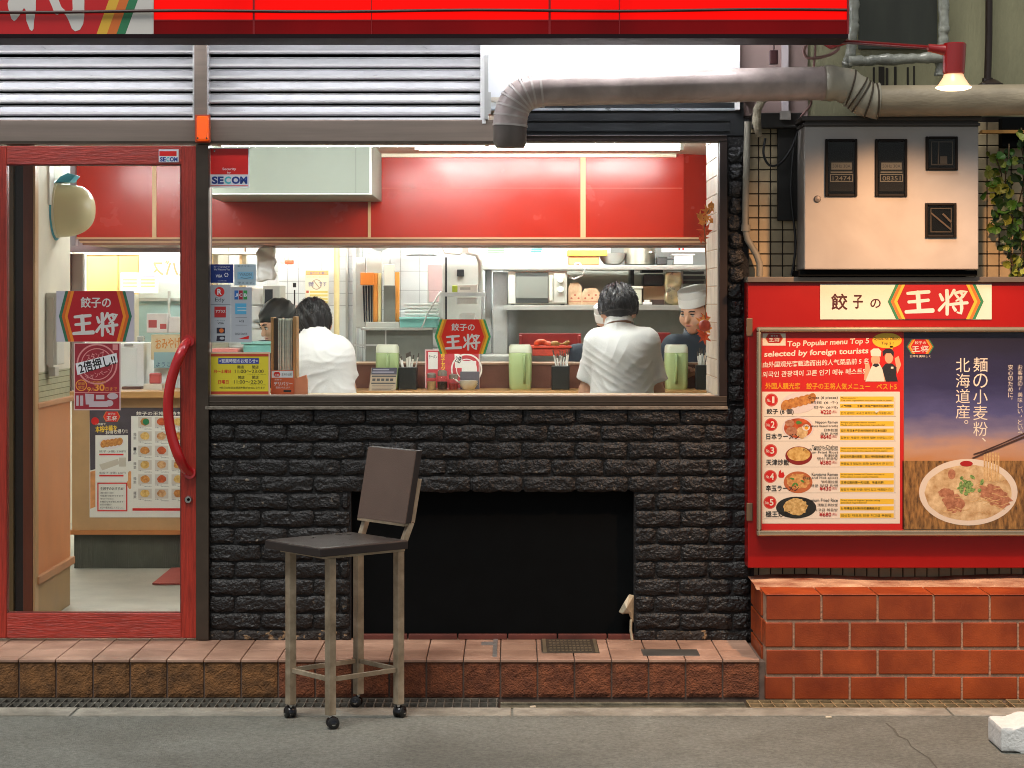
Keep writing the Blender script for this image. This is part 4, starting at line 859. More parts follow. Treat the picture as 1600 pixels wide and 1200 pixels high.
# opening hours
hp_ = sticker('hours_poster', 'yellow opening hours poster in the lower left window corner', 'poster', 327.5, 550, 422, 618.5, mat('hours_edge', 'e2b8a4', .5))
sub(hp_, 'yellow_field', mat('hours_yellow', 'dccb2e', .5), lambda q: q.rect(329.5, 552.5, 419.5, 616.5, WY - .0004))
sub(hp_, 'red_band', mat('hours_red', 'b84426', .5), lambda q: q.rect(329.5, 553, 419.5, 557, WY - .0007)); sub(hp_, 'red_band', mat('hours_red', ''), lambda q: q.rect(329.5, 611.5, 419.5, 616, WY - .0007))
sub(hp_, 'blue_title', mat('hours_blue', '3a4496', .5), lambda q: q.rect(341, 559.5, 404.5, 568.5, WY - .0007))
sub(hp_, 'title_text', W_, lambda q: q.text('<営業時間のお知らせ>', 342.5, 560.8, 403, 567, WY - .001, .015))
sub(hp_, 'lettering', mat('hours_ink', '4a4218', .5), lambda q: (q.text('開店', 371, 571, 381, 576, WY - .0007, .02), q.text('閉店', 394, 571, 404, 576, WY - .0007, .02), q.text('11:00〜23:00', 367, 577.5, 412, 583, WY - .0007, .01), q.text('開店', 372, 587, 382, 592, WY - .0007, .02), q.text('閉店', 394, 587, 404, 592, WY - .0007, .02), q.text('11:00〜22:30', 365.5, 594, 410.5, 599.5, WY - .0007, .01), q.text('(ラストオーダー22:30)', 387, 584, 415, 585.8, WY - .0007), q.text('(ラストオーダー22:00)', 389, 600.4, 415, 602.2, WY - .0007), q.text('※祝日の前日は閉店時間が23:00になります', 343, 604, 414, 607.6, WY - .0007, .01)))
sub(hp_, 'red_text', SR, lambda q: (q.text('月〜土曜日', 334, 577.5, 360.5, 583, WY - .0007, .03), q.text('日曜日', 341, 594, 357, 599.5, WY - .0007, .03)))
# logo stickers
wl = thing('logo_sticker', 'red six sided logo sticker on the window over the condiment jars', 'sticker', P(723, 553, WY))
q = MB(); w = 88
hexlogo(wl, 679, 499, 767, 553, WY, mat('logo_bright', 'd8260f', .4), stripes=(mat('logo_green', '3f9a5c', .45), mat('logo_amber', 'ecb72a', .45), mat('logo_orange', 'd8811e', .45)), band=.04, cut=.1)
ds = sticker('logo_sticker', 'square red logo sticker with pale corners on the door glass', 'sticker', 88, 454.5, 210, 534, mat('sticker_lilac', 'c5c0c8', .45), -.0035)
hexlogo(ds, 92, 454.7, 206, 533.8, -.0042, mat('logo_dark', 'b5141e', .4), stripes=(mat('logo_dgreen', '2f6e50', .45), mat('logo_dorange', 'd4621e', .45), mat('logo_lorange', 'ea8a22', .45)), band=.04, cut=.09)
sp_ = sticker('stamp_poster', 'dark red stamp campaign poster on the door under the logo', 'poster', 115.5, 535.5, 188.5, 641, mat('poster_edge', 'd6b6b4', .5), -.0035)
DYq = -.0041
sub(sp_, 'red_field', mat('poster_maroon', '9c2430', .5, var=.15, vs_=30), lambda q: q.rect(117, 537, 186.5, 639, DYq))
def ring(q, cx, cy, r0, r1, Y):
    n = 36
    for i in range(n):
        a, b = 2 * math.pi * i / n, 2 * math.pi * (i + 1) / n
        q.flat([(cx + r0 * math.cos(a), cy + r0 * math.sin(a)), (cx + r1 * math.cos(a), cy + r1 * math.sin(a)), (cx + r1 * math.cos(b), cy + r1 * math.sin(b)), (cx + r0 * math.cos(b), cy + r0 * math.sin(b))], Y)
PK = mat('poster_pink', 'd98f8c', .5)
sub(sp_, 'stamp_ring', PK, lambda q: (ring(q, 151.5, 569, 29.5, 32, DYq - .0004), ring(q, 151.5, 569, 23.5, 25, DYq - .0004), q.text('スタンプ', 135, 551, 163, 561, DYq - .0004, .02, rot=-.18), q.text('キャンペーン', 133, 580, 176, 589, DYq - .0004, .01, rot=-.26)))
sub(sp_, 'banner', W_, lambda q: q.flat([(118, 568), (182, 551.5), (184, 566), (121, 586)], DYq - .0008))
sub(sp_, 'banner_text', M_ink, lambda q: (q.text('2倍押し!!', 122.5, 560, 181, 577, DYq - .0011, .03, rot=-.25)))
sub(sp_, 'date_text', mat('poster_orange', 'e89a3c', .5), lambda q: (q.text('9', 136, 605, 142, 612, DYq - .0004, .02), q.text('月', 142.5, 606, 147, 611, DYq - .0004), q.text('30', 147.5, 600, 163.5, 611, DYq - .0004, .03), q.text('日まで', 165, 605, 183, 610.5, DYq - .0004), ring(q, 127, 602, 7.5, 9, DYq - .0004), q.text('期間', 122, 597.5, 132, 602, DYq - .0004), q.text('限定', 122, 603, 132, 607.5, DYq - .0004), q.text('配布期間', 138, 595, 165, 599, DYq - .0004)))
sub(sp_, 'gift_picture', mat('poster_grey', 'c0aeb2', .5), lambda q: (q.rect(119, 618, 123, 634, DYq - .0004), q.rect(125, 618, 130, 634, DYq - .0004), q.flat([(133, 615), (147, 616), (146, 632), (134, 632)], DYq - .0004), q.rect(150, 617, 163, 624, DYq - .0004), q.ell(176, 619, 8.5, 5, DYq - .0004), q.rect(139, 627, 169, 636, DYq - .0008), q.ell(171, 630, 6, 5, DYq - .0004)))
sub(sp_, 'divider', PK, lambda q: (q.rect(117, 613, 186.5, 614, DYq - .0003), q.rect(176, 538, 184, 547, DYq - .0003)))
# delivery card standing on the inner sill
dc = thing('delivery_card', 'orange delivery sign card standing on the inner window sill', 'sign card', P(450, 618, .1))
OD = mat('card_orange', 'cf5a2c', .5); OL = mat('card_salmon', 'e08a62', .5)
q = MB(); q.pbox(423.5, 578.5, 459, 618.5, .06, .004); q.build('front_card', OD, dc)
q = MB(); q.prism([(X(459, .07), Z(592, .07)), (X(478, .07), Z(586, .07)), (X(480, .07), Z(595, .07)), (X(480, .07), Z(619, .07)), (X(459, .07), Z(619, .07))], .068, .1); q.build('side_card', OL, dc)
q = MB(); q.rect(424.5, 579.5, 458, 590, .0596); q.build('white_strip', W_, dc)
q = MB(); q.text('デリバリー', 428, 596.5, 457, 602.5, .0596, .02); q.text('配達いたします', 431, 604, 453, 607, .0596); q.text('お家で', 429, 592, 440, 594.5, .0596); q.build('lettering', W_, dc)
hexlogo(dc, 427.5, 581, 438, 588.5, .0593, SR, stripes=(M_orn,), band=.05, fs=None); q = MB(); q.text('王将の出前', 440, 583, 456, 587, .0593); q.rect(443, 609.5, 455, 612.5, .0596); q.build('small_lettering', M_ink, dc)

# ---------------------------------------------------------------- chair on castors
ca, sa = math.cos(R(40.3)), math.sin(R(40.3))
CX, CYc = -.640, -.835
def ch(u, v, z): return Vector((CX + ca * u - sa * v, CYc + sa * u + ca * v, z))
cr = thing('bar_chair', 'dark brown bar chair with gold legs on castors out in front', 'chair', ch(0, 0, 0))
def ubox(q, u0, u1, v0, v1, z0, z1):
    vs_ = [ch(u, v, z) for u in (u0, u1) for v in (v0, v1) for z in (z0, z1)]
    q.add(vs_, [(0, 1, 3, 2), (4, 6, 7, 5), (0, 4, 5, 1), (2, 3, 7, 6), (0, 2, 6, 4), (1, 5, 7, 3)])
M_vinyl = mat('brown_vinyl', '4d4038', .42, var=.12, vs_=9, bump=.25, bs=420); M_seat = mat('seat_vinyl', '3b322d', .3, var=.15, vs_=9, bump=.2, bs=380); M_edge = mat('dark_edging', '211a18', .5)
M_gold = mat('gold_steel', 'a09078', .4, .45, var=.2, vs_=14, bump=.1, bs=60, col2='c0b098', patch=(9, .3)); 
q = MB(); ubox(q, -.193, .193, -.174, .174, .632, .654); q.build('seat', M_seat, cr, bevel=.004)
q = MB(); ubox(q, -.1945, .1945, -.1755, .1755, .622, .650); q.build('seat_edging', M_edge, cr, bevel=.002)
q = MB(); 
for a, b in ((-.108, -.122), (.182, .168)): pass
ubox(q, -.15, .206, -.142, -.122, .609, .6215); ubox(q, -.15, .206, .122, .142, .609, .6215); ubox(q, -.15, -.13, -.122, .122, .609, .6215); ubox(q, .186, .206, -.122, .122, .609, .6215)
q.build('seat_frame', M_gold, cr, bevel=.001)
for u, v in ((-.115, -.125), (-.115, .125), (.19, -.125), (.19, .125)):
    q = MB(); ubox(q, u - .015, u + .015, v - .015, v + .015, .05, .609); lgo = q.build('leg', M_gold, cr, bevel=.0025)
    cst = MB(); c = ch(u, v, 0); cst.tube([c + Vector((0, 0, .05)), c + Vector((0, 0, .036))], .006, 10)
    an = random.uniform(0, 3); d_ = Vector((math.cos(an), math.sin(an), 0)); n_ = Vector((-d_.y, d_.x, 0)); wc = c + d_ * .008 + Vector((0, 0, .0215))
    cs_ = cst.build('castor_stem', M_chrome, lgo)
    q = MB()
    for k in (-1, 1): q.tube([wc + n_ * (.006 * k), wc + n_ * (.009 * k), wc + n_ * (.017 * k), wc + n_ * (.0205 * k)], [.0185, .0212, .0212, .015], 18)
    q.build('wheel', M_rubber, lgo, smooth='auto')
    q = MB(); q.lathe([(.024, -.003), (.0235, .006), (.019, .015), (.009, .021), (0, .0225)], wc, 16); q.build('castor_hood', mat('black_chrome', '3a3a3c', .18, .9), lgo, smooth='auto')
    q = MB()
    for k in (-1, 1): q.tube([wc + n_ * (.0206 * k), wc + n_ * (.0225 * k)], [.009, .007], 12)
    q.build('hub_cap', M_chrome, lgo, smooth='auto')
for a, b in (((-.1, -.125), (.175, -.125)), ((-.1, .125), (.175, .125)), ((-.115, -.11), (-.115, .11)), ((.19, -.11), (.19, .11))):
    q = MB(); q.bar(ch(*a, .176), ch(*b, .176), .014, .016); q.build('stretcher', M_gold, cr, bevel=.001)
z0, z1, u0, u1 = .706, .975, .200, .252
def bk_(u, v, z): return ch(u + (z - z0) / (z1 - z0) * (u1 - u0), v, z)
q = MB(); vs_ = [bk_(u, v, z) for u in (-.006, .0) for v in (-.148, .148) for z in (z0 + .004, z1)]
vs_ = [bk_(u0 + u, v, z) for u in (0, .004) for v in (-.147, .147) for z in (z0 + .004, z1 - .002)]
q.add(vs_, [(0, 1, 3, 2), (4, 6, 7, 5), (0, 4, 5, 1), (2, 3, 7, 6), (0, 2, 6, 4), (1, 5, 7, 3)]); q.build('backrest', mat('back_vinyl', '5f4e45', .4, var=.1, vs_=8, bump=.25, bs=420), cr)
q = MB(); vs_ = [bk_(u0 + u, v, z) for u in (.0041, .03) for v in (-.148, .148) for z in (z0 + .004, z1)]
q.add(vs_, [(0, 1, 3, 2), (4, 6, 7, 5), (0, 4, 5, 1), (2, 3, 7, 6), (0, 2, 6, 4), (1, 5, 7, 3)]); q.build('back_shell', M_edge, cr, bevel=.002)
q = MB(); q.bar(bk_(u0 + .012, -.14, z0 - .0015), bk_(u0 + .012, .146, z0 - .0015), .024, .009); q.build('bottom_trim', M_gold, cr)
for v in (-.108, .108):
    q = MB(); q.bar(bk_(u0 + .042, v * 1.25, .87), bk_(u0 + .040, v * 1.25, .712), .012, .022); q.bar(bk_(u0 + .036, v * 1.25, .712), ch(.196, v * 1.2, .615), .02, .022); q.build('back_post', M_gold, cr, bevel=.001)
# ---------------------------------------------------------------- drains, plates, litter
def grate(x0, x1, y0, y1, pitch, m, label, tilt=0, rows=2):
    q = MB(); z = .002; h_ = .022
    for yy in [y0 + (y1 - y0) * k / rows for k in range(rows + 1)]: q.box(x0, x1, yy - .004, yy + .004, z - h_, z)
    x = x0
    while x < x1: q.box(x, x + .004, y0 + .0041, y1 - .0041, z - h_, z - .001); x += pitch
    o = solo(q, 'drain_grate', m, label, 'drain grate', 'drain grates along the kerb'); o.rotation_euler.x = tilt; return o
G1 = mat('dirty_galvanised', '77746a', .55, .4, var=.45, vs_=18, bump=.4, bs=60); G2 = mat('rusty_galvanised', 'a48d68', .55, .4, var=.4, vs_=14, bump=.4)
gx = [X(-330, -.53), X(20, -.53), X(408, -.53), X(780, -.53)]
grate(gx[0], gx[1] - .004, -.632, -.452, .031, G1, 'dirty two row drain grate at the left edge of the kerb')
grate(gx[1], gx[2] - .004, -.630, -.450, .031, G1, 'dirty two row drain grate in front of the door')
grate(gx[2], gx[3] - .004, -.630, -.450, .033, G1, 'dark two row drain grate right behind the chair')
grate(X(1168, -.53), X(1572, -.53), -.636, -.476, .046, G2, 'rust tinted two row drain grate below the orange brick wall', tilt=R(-1.5))
grate(X(1577, -.53), X(1990, -.53), -.634, -.476, .046, G2, 'rust tinted drain grate at the right edge of the kerb')
q = MB()
for a, b in ((-.636, -.612), (-.606, -.586), (-.578, -.56), (-.52, -.49)): q.box(X(782, -.53), X(1164, -.53), a, b, -.03, -.004 + random.uniform(-.003, .002))
solo(q, 'channel_cover', mat('worn_channel', '6e6a58', .6, .2, var=.6, vs_=16, bump=.8, bs=40), 'worn narrow channel cover between the two drain grate runs', 'drain cover')
pt_ = thing('hatch_plate', 'dark hatch plate with raised lettering let into the terracotta step', 'hatch', (.235, -.14, .151))
q = MB(); q.box(.116, .342, -.318, .035, .1505, .1535); q.build('plate', mat('hatch_bronze', '5a5044', .45, .5, var=.4, vs_=30, bump=1, bs=110), pt_, bevel=.001)
q = MB()
for r_ in range(5):
    for k in range(11): q.box(.148 + k * .0155, .158 + k * .0155, -.28 + r_ * .058, -.262 + r_ * .058, .1536, .1556)
q.box(.122, .136, -.31, .028, .1536, .155); q.box(.326, .338, -.31, .028, .1536, .155); q.build('raised_pattern', mat('hatch_light', '8a7c64', .4, .5, var=.3), pt_)
q = MB(); q.box(.508, .728, -.375, -.235, .1505, .153)
solo(q, 'steel_plate', mat('plate_grey', '6e6c66', .35, .6, var=.3, vs_=9), 'small plain steel plate in the step below the right brick pier', 'plate', bevel=.001)
q = MB(); q.box(-.075, -.058, -.40, .05, .1515, .154); q.box(-.122, -.076, -.13, -.06, .1515, .1535)
solo(q, 'joint_strip', mat('silver_tape', 'b2b0ac', .3, .6, var=.25, vs_=20), 'silver cross shaped tape strip on the step in front of the opening', 'tape')
q = MB(); vs_ = [(966.5, 956, -.01), (975, 941, -.03), (983, 928.5, -.01), (990.5, 930, .0), (989.5, 973, .0), (984.5, 966, -.01), (986, 957, -.035), (972, 959, -.03)]
top_ = [P(a, b, y) for a, b, y in vs_]; bot = [P(a + 1, b + 1, y + .05) for a, b, y in vs_]; n_ = len(top_)
q.add([P(979, 950, -.045)] + top_ + bot, [(0, 1 + i, 1 + (i + 1) % n_) for i in range(n_)] + [(1 + i, 1 + n_ + i, 1 + n_ + (i + 1) % n_, 1 + (i + 1) % n_) for i in range(n_)] + [tuple(range(2 * n_, n_, -1))])
q.tube([P(986, 968, -.02), P(985.5, 985, -.02), P(988, 1001, -.02)], .006, 8)
solo(q, 'plastic_scrap', mat('soiled_plastic', 'b4ab92', .5, var=.3, vs_=30), 'soiled white plastic scrap stuck at the right edge of the opening', 'scrap', bevel=.004)
q = net(lambda p: np.maximum(np.maximum(np.abs(p[..., 0] - 1.80) - .150, np.abs(p[..., 1] + 1.31 + .12 * (p[..., 0] - 1.8)) - .1), np.abs(p[..., 2] - .045) - .042 - .018 * np.clip((p[..., 0] - 1.705) * 22, 0, 1)), (1.6, -1.46, -.01), (2, -1.16, .14), .009)
solo(q, 'foam_block', mat('white_foam', 'd8d8d4', .8, var=.12, vs_=18, bump=.5, bs=90), 'white foam block lying on the road at the right edge', 'foam block', smooth='auto')
for i, (a, b) in enumerate(((1290, 1123), (828, 1106.5))):
    c = P(a, b, 0); dd = 4880 / (b - 470); c = Vector((X(a, dd - D), dd - D, .004)); q = MB(); q.bar(c, c + Vector((.022, .004, .001)), .009, .008)
    solo(q, 'cigarette_butt', mat('butt_white', 'd9c9ae', .8, var=.2), ('cigarette butt on the kerb under the rust tinted grate', 'cigarette butt on the kerb right of the chair')[i], 'cigarette butt', bevel=.002)
# ivy
iv = thing('ivy', 'green ivy trailing down the mosaic wall at the right edge', 'plant', P(1572, 440, -.05))
lm = [MB(), MB(), MB()]; stm = MB()
for sx, ex, y0, y1 in ((1572, 1584, 225, 440), (1600, 1590, 200, 445), (1562, 1556, 235, 360)):
    pth = [P(sx + (ex - sx) * k / 10 + 5 * math.sin(k * 1.3 + sx), y0 + (y1 - y0) * k / 10, -.05 - .02 * math.sin(k)) for k in range(11)]; stm.tube(pth, .003, 6)
    for k in range(42):
        t_ = random.random() ** .8; yy = y0 + (y1 - y0) * t_
        if sx < 1560 and yy > 400: continue
        c = P(sx + (ex - sx) * t_ + random.gauss(0, 8), yy, -.06 + random.uniform(-.05, .03)); s_ = random.uniform(.012, .026); rm = Matrix.Rotation(random.uniform(0, 6.3), 3, 'Y') @ Matrix.Rotation(random.uniform(-.9, .9), 3, 'X') @ Matrix.Rotation(random.uniform(-.9, .9), 3, 'Z')
        sh = [(0, -1.1), (.75, -.7), (.95, 0), (.5, .55), (.55, .85), (.18, .7), (0, 1.15), (-.18, .7), (-.55, .85), (-.5, .55), (-.95, 0), (-.75, -.7)]
        vs_ = [c + rm @ Vector((0, .3 * s_, 0))] + [c + rm @ Vector((a * s_, -.25 * s_ * abs(a), b * s_)) for a, b in sh]
        lm[random.choice((0, 0, 1, 1, 2)) if yy < 400 else 2].add(vs_, [(0, 1 + i, 1 + (i + 1) % 12) for i in range(12)])
for l_, m in zip(lm, (mat('ivy_dark', '233c16', .45, var=.3), mat('ivy_green', '436c22', .45, var=.3), mat('ivy_yellow', '7c8430', .5, var=.3))): l_.build('leaves', m, iv)
stm.build('stems', mat('ivy_stem', '4a3a22', .8), iv, smooth=True)
q = MB(); q.pbox(1566, 183, 1640, 230, -.04, .06); solo(q, 'dark_box', M_black, 'dark box on the wall behind the top of the ivy', 'box', bevel=.003)
q = MB(); q.pbox(1535, 203, 1640, 208, -.06, .05); solo(q, 'batten', mat('orange_batten', 'a8793c', .7, var=.3), 'thin pale wooden batten on the wall above the ivy', 'batten')
# ---------------------------------------------------------------- inside: shell
FZ = .15
M_cream = mat('cream_wall', 'ddd6c4', .7, var=.06); M_wtile = mat('white_tile', 'e2e4e2', .25, var=.04)
q = MB(); q.box(-3.4, 2.3, .1, 5.2, -.08, FZ - .001); struct(q, 'floor', mat('grey_floor', 'b3afa2', .6, var=.14, vs_=6, bump=.2, bs=120))
q = MB(); q.box(-3.4, 2.3, .1, 5.2, 2.285, 2.36); struct(q, 'ceiling', mat('ceiling_cream', 'd8cdbb', .7))
q = MB(); q.box(-3.46, -3.4, .1, 5.2, -.05, 2.36); solo(q, 'wall', M_cream, 'cream inside wall at the far left behind the door', 'wall')
q = MB(); q.box(2.3, 2.36, .16, 5.2, -.05, 2.36); solo(q, 'wall', M_cream, 'cream inside wall at the far right behind the brick pier', 'wall')
q = MB(); q.box(1.0, 2.3, .12, .16, -.05, 2.36); solo(q, 'wall', M_cream, 'cream lining on the back of the brick pier', 'wall')
bw2 = thing('back_wall', 'white tiled kitchen wall at the back with grey joints', 'wall', (-.4, 4.35, FZ))
q = MB(); q.box(-3.4, 2.3, 4.36, 4.45, FZ, 2.285); q.build('tile_joint', mat('tile_joint', '8e918e', .8), bw2)
q = MB(); tsz = .118
for i in range(20):
    for j in range(11): q.box(-1.75 + i * tsz + .0012, -1.75 + (i + 1) * tsz - .0012, 4.352, 4.361, 1.0 + j * tsz + .0012, min(2.28, 1.0 + (j + 1) * tsz) - .0012)
q.build('tiles', M_wtile, bw2)
q = MB(); q.box(-3.4, -1.752, 4.35, 4.36, FZ, 2.285); q.build('cream_panel', M_cream, bw2)
# stub wall with wainscot left of the entry
LX = -2.0
lw = thing('entry_wall', 'entry side wall with orange wainscot and a small tile band inside the door', 'wall', (LX - .06, .65, FZ))
def yz(py, Y): return Z(py, Y)
q = MB(); q.box(LX - .12, LX, .3, .97, 1.222, 2.285); q.build('upper_wall', M_cream, lw)
q = MB(); q.box(LX - .12, LX - .002, .3, .97, 1.09, 1.222); q.build('tile_band', mat('green_tile', 'b3b290', .4, var=.2, vs_=25), lw)
q = MB()
for k in range(5): q.box(LX - .0015, LX - .0005, .3, .97, 1.112 + k * .025, 1.115 + k * .025)
q.build('band_joint', mat('band_joint', '7d7a60', .8), lw)
q = MB(); q.box(LX - .12, LX + .001, .3, .97, .36, 1.075); q.build('wainscot', mat('orange_wood', 'd08a5c', .45, var=.12, vs_=4, stretch=(1, 1, .5)), lw)
q = MB(); q.box(LX - .02, LX + .014, .29, .985, 1.072, 1.095); q.box(LX - .02, LX + .02, .28, .985, .335, .368); q.build('rail', mat('rail_wood', 'b98660', .45, var=.15), lw, bevel=.003)
q = MB(); q.box(LX - .12, LX, .3, .97, FZ, .336); q.build('base_board', mat('tan_board', 'a98a62', .5, var=.12), lw)
for a, b, m, lb in ((10.5, 21, 'post_olive', 'olive brown post just inside the left edge of the door glass'), (22, 35, 'post_black', 'near black post second from the left door stile'), (36, 51, 'post_brown', 'red brown post nearest the orange wainscot')):
    q = MB(); q.box(X(a, .25), X(b, .25), .25 + (b % 3) * .01, .36, FZ, 2.285); solo(q, 'door_post', mat(m, {'post_olive': '5e4a28', 'post_black': '1a120c', 'post_brown': '6e3822'}[m], .4, var=.2, stretch=(3, 3, .4)), lb, 'post', 'wooden posts inside the door', bevel=.002)
q = MB(); q.box(X(51.5, .24), X(55, .24), .24, .30, FZ, 2.285); solo(q, 'edge_strip', mat('strip_tan', 'bb9468', .4), 'thin tan edge strip on the end of the entry wall', 'trim')
hd = thing('wall_helmet', 'cream dome helmet with blue back hung on the entry wall', 'helmet', (LX, .68, 1.9))
q = MB(); c = Vector((LX + .012, .68, 1.925)); vs_ = []; nn, kk = 26, 12
for k in range(kk + 1):
    t = k / kk; th_ = t * math.pi / 2; r = .122 * max(0, math.cos(th_)) ** .75 if k < kk else 0; xx = .158 * math.sin(th_) ** .9
    for j in range(nn):
        a = 2 * math.pi * j / nn; zz = r * math.sin(a); zz = min(zz, .108 - .012 * t); vs_.append(c + Vector((xx, r * math.cos(a), zz)))
fs_ = [(i * nn + j, i * nn + (j + 1) % nn, (i + 1) * nn + (j + 1) % nn, (i + 1) * nn + j) for i in range(kk) for j in range(nn)]
q.add(vs_, fs_); q.build('dome', mat('dome_cream', 'd3caa0', .35, var=.04), hd, smooth=True)
q = MB(); q.lathe([(.122, 0), (.126, .003), (.126, .012), (.12, .014)], c - Vector((.008, 0, 0)), 28, 'x'); q.build('dome_rim', mat('rim_cream', 'e4dcc0', .4), hd, smooth='auto')
q = MB(); q.lathe([(0, -.022), (.13, -.022), (.132, -.006), (.125, -.002)], c - Vector((.004, 0, .004)), 28, 'x'); q.build('back_plate', mat('plate_blue', '3fa8c4', .4), hd, smooth='auto')
q = MB(); q.prism([(c.x - .005, c.z + .115), (c.x + .03, c.z + .116), (c.x + .062, c.z + .118), (c.x + .088, c.z + .148), (c.x + .052, c.z + .158), (c.x + .02, c.z + .142)], .62, .72); q.build('visor', mat('plate_blue', ''), hd, bevel=.004)
q = MB(); q.box(X(71, .55), X(80, .55), .52, .6, Z(320, .55), 2.28); solo(q, 'pale_board', M_white, 'narrow white board above the cream dome', 'board')
ic = thing('wall_intercom', 'white wall intercom box on the cream entry wall', 'intercom', (LX, .5, 1.35))
q = MB(); q.box(LX, LX + .05, .48, .62, 1.25, 1.56); q.build('casing', mat('casing_white', 'cfccc0', .4), ic, bevel=.004)
q = MB(); q.box(LX + .01, LX + .035, .474, .4815, 1.24, 1.54); q.box(LX + .05, LX + .056, .50, .6, 1.42, 1.52); q.build('panel', mat('casing_grey', 'c4beb2', .4), ic, bevel=.002)
q = MB(); q.box(LX + .01, LX + .04, .49, .56, 1.20, 1.24); q.build('button_box', mat('casing_grey', ''), ic, bevel=.003)
# window jamb lined with white tile at the right, maple leaves on it
jm = thing('tiled_jamb', 'white tiled jamb at the right inner edge of the window', 'jamb', (X(1125, .1) + .03, .36, 1.1))
JX = X(1123.5, .06)
q = MB(); q.box(JX + .004, JX + .06, .06, .62, .9, 2.28); q.build('backing', mat('jamb_joint', 'c4a68c', .8), jm)
q = MB(); zz = .98; r_ = 0
while zz < 2.27:
    off = 0 if r_ % 2 else .09; y_ = .065 - off
    while y_ < .61:
        a, b = max(y_, .062), min(y_ + .176, .618)
        if b - a > .02: q.box(JX, JX + .005, a, b, zz, min(zz + .072, 2.27))
        y_ += .18
    q.box(JX + .006, JX + .06, .61, .622, zz, min(zz + .072, 2.27)); zz += .076; r_ += 1
q.build('tiles', mat('jamb_tile', 'd9c9b8', .5, var=.18, vs_=10), jm, bevel=.0015)
ml = thing('maple_garland', 'orange artificial maple leaves clipped to the white tiled jamb', 'decoration', (JX, .3, 1.3))
la_ = [MB(), MB()]
def maple(mb, c, s_, rm):
    pts = []; s_ *= .75
    for k in range(14):
        a = 2 * math.pi * k / 14; r = (1.0 if k % 2 == 0 else .55) * (1.25 if k in (0, 2, 12) else (.55 if k in (6, 8) else .95)); pts.append(c + rm @ Vector((math.sin(a) * r * s_, .12 * s_ * (k % 2), math.cos(a) * r * s_)))
    mb.add([c] + pts, [(0, 1 + i, 1 + (i + 1) % 14) for i in range(14)])
for a, b, s_ in ((1098, 347, .035), (1102, 362, .045), (1094, 338, .03), (1106, 330, .035), (1111, 322, .035), (1097, 372, .035), (1104, 340, .03), (1113, 345, .025), (1099, 505, .045), (1103, 514, .04), (1097, 520, .035), (1102, 498, .035), (1101, 526, .04)):
    maple(random.choice(la_), P(a, b, .30 + random.uniform(-.08, .08)), s_, Matrix.Rotation(random.uniform(-.8, 3.6), 3, 'Y') @ Matrix.Rotation(random.uniform(-.6, .6), 3, 'Z'))
q = MB(); q.tube([P(1112, 318, .3), P(1100, 345, .3), P(1103, 400, .32), P(1104, 450, .32), P(1101, 520, .3)], .0025, 6); q.build('stem', mat('garland_stem', '8a5a30', .7), ml)
la_[0].build('leaves', mat('maple_red', 'dd5216', .5, var=.3, vs_=30), ml); la_[1].build('leaves', mat('maple_orange', 'f09a3c', .5, var=.3, vs_=30), ml)
q = MB(); q.lathe([(0, -.026), (.02, -.018), (.026, 0), (.02, .018), (0, .026)], P(1101, 509, .24), 14); q.build('berry', mat('berry_red', 'b5361a', .4), ml, smooth=True)
q = MB(); q.box(X(326, .09), JX - .002, .12, .40, 1.09, 1.1335); solo(q, 'inner_sill', mat('sill_cream', 'd9c6a4', .4, var=.08), 'pale inner sill shelf behind the front window', 'shelf', bevel=.003)

# ---------------------------------------------------------------- hood, soffit, lamps
HY = 2.3; hz0, hz1 = Z(371, HY), 2.285
hd_ = thing('kitchen_hood', 'long red canopy with tan trims over the counter', 'canopy', (X(600, HY), 2.6, Z(384, HY)))
M_hood = mat('hood_red', 'a8220f', .24, var=.05, spec=.4)
xl, xr = X(120, HY), X(1068, HY)
q = MB()
for a, b in ((120, 238), (244.5, 575), (579.5, 907), (915, 1068)): q.box(X(a, HY), X(b, HY), HY, HY + .02, hz0, hz1)
q.box(xl, xl + .02, HY + .0201, 3.0, hz0, hz1)
q.build('front_panel', M_hood, hd_)
q = MB(); q.add([(xr, HY, hz0), (xr + .16, HY + .10, hz0), (xr + .16, HY + .10, hz1), (xr, HY, hz1), (xr, HY + .02, hz0), (xr + .16, HY + .12, hz0), (xr + .16, HY + .12, hz1), (xr, HY + .02, hz1)], [(0, 1, 2, 3), (4, 7, 6, 5), (0, 4, 5, 1), (3, 2, 6, 7), (1, 5, 6, 2), (0, 3, 7, 4)]); q.box(xr + .16, 2.29, HY + .1, HY + .12, hz0, hz1); q.build('side_panel', M_hood, hd_)
q = MB()
for a, b in ((238, 244.5), (575, 579.5), (907, 915)): q.box(X(a, HY), X(b, HY), HY - .004, HY + .02, hz0, hz1)
q.build('divider', mat('divider_tan', 'd0a878', .45), hd_)
q = MB(); q.box(X(579.5, HY), X(907, HY), HY - .0012, HY - .0002, Z(294.4, HY), Z(293.4, HY)); q.box(X(915, HY), X(1066, HY), HY - .0012, HY - .0002, Z(294.4, HY), Z(293.4, HY)); q.build('seam', mat('seam_tan', 'c0553c', .4), hd_)
q = MB(); q.box(xl + .0, 2.2, HY - .012, HY + .05, hz0 - .008, hz0); q.box(xl + .016, 2.2, HY - .002, HY + .05, Z(379, HY), Z(377, HY)); q.build('upper_trim', M_tan, hd_)
q = MB(); q.box(xl + .01, 2.2, HY - .006, HY + .04, Z(377, HY) + .0002, hz0 - .0082); q.box(xl + .03, 2.2, HY + .004, HY + .04, Z(383, HY), Z(379, HY) - .0002); q.box(xl + .02, 2.2, HY + .041, 3.0, Z(382, HY), Z(378, HY)); q.build('lower_trim', M_brown, hd_, bevel=.002)
q = MB(); q.box(X(579, HY), X(1056, HY), HY - .03, HY, Z(246, HY), Z(240, HY)); q.build('top_cove', mat('cove_cream', 'd8c9b0', .4), hd_)
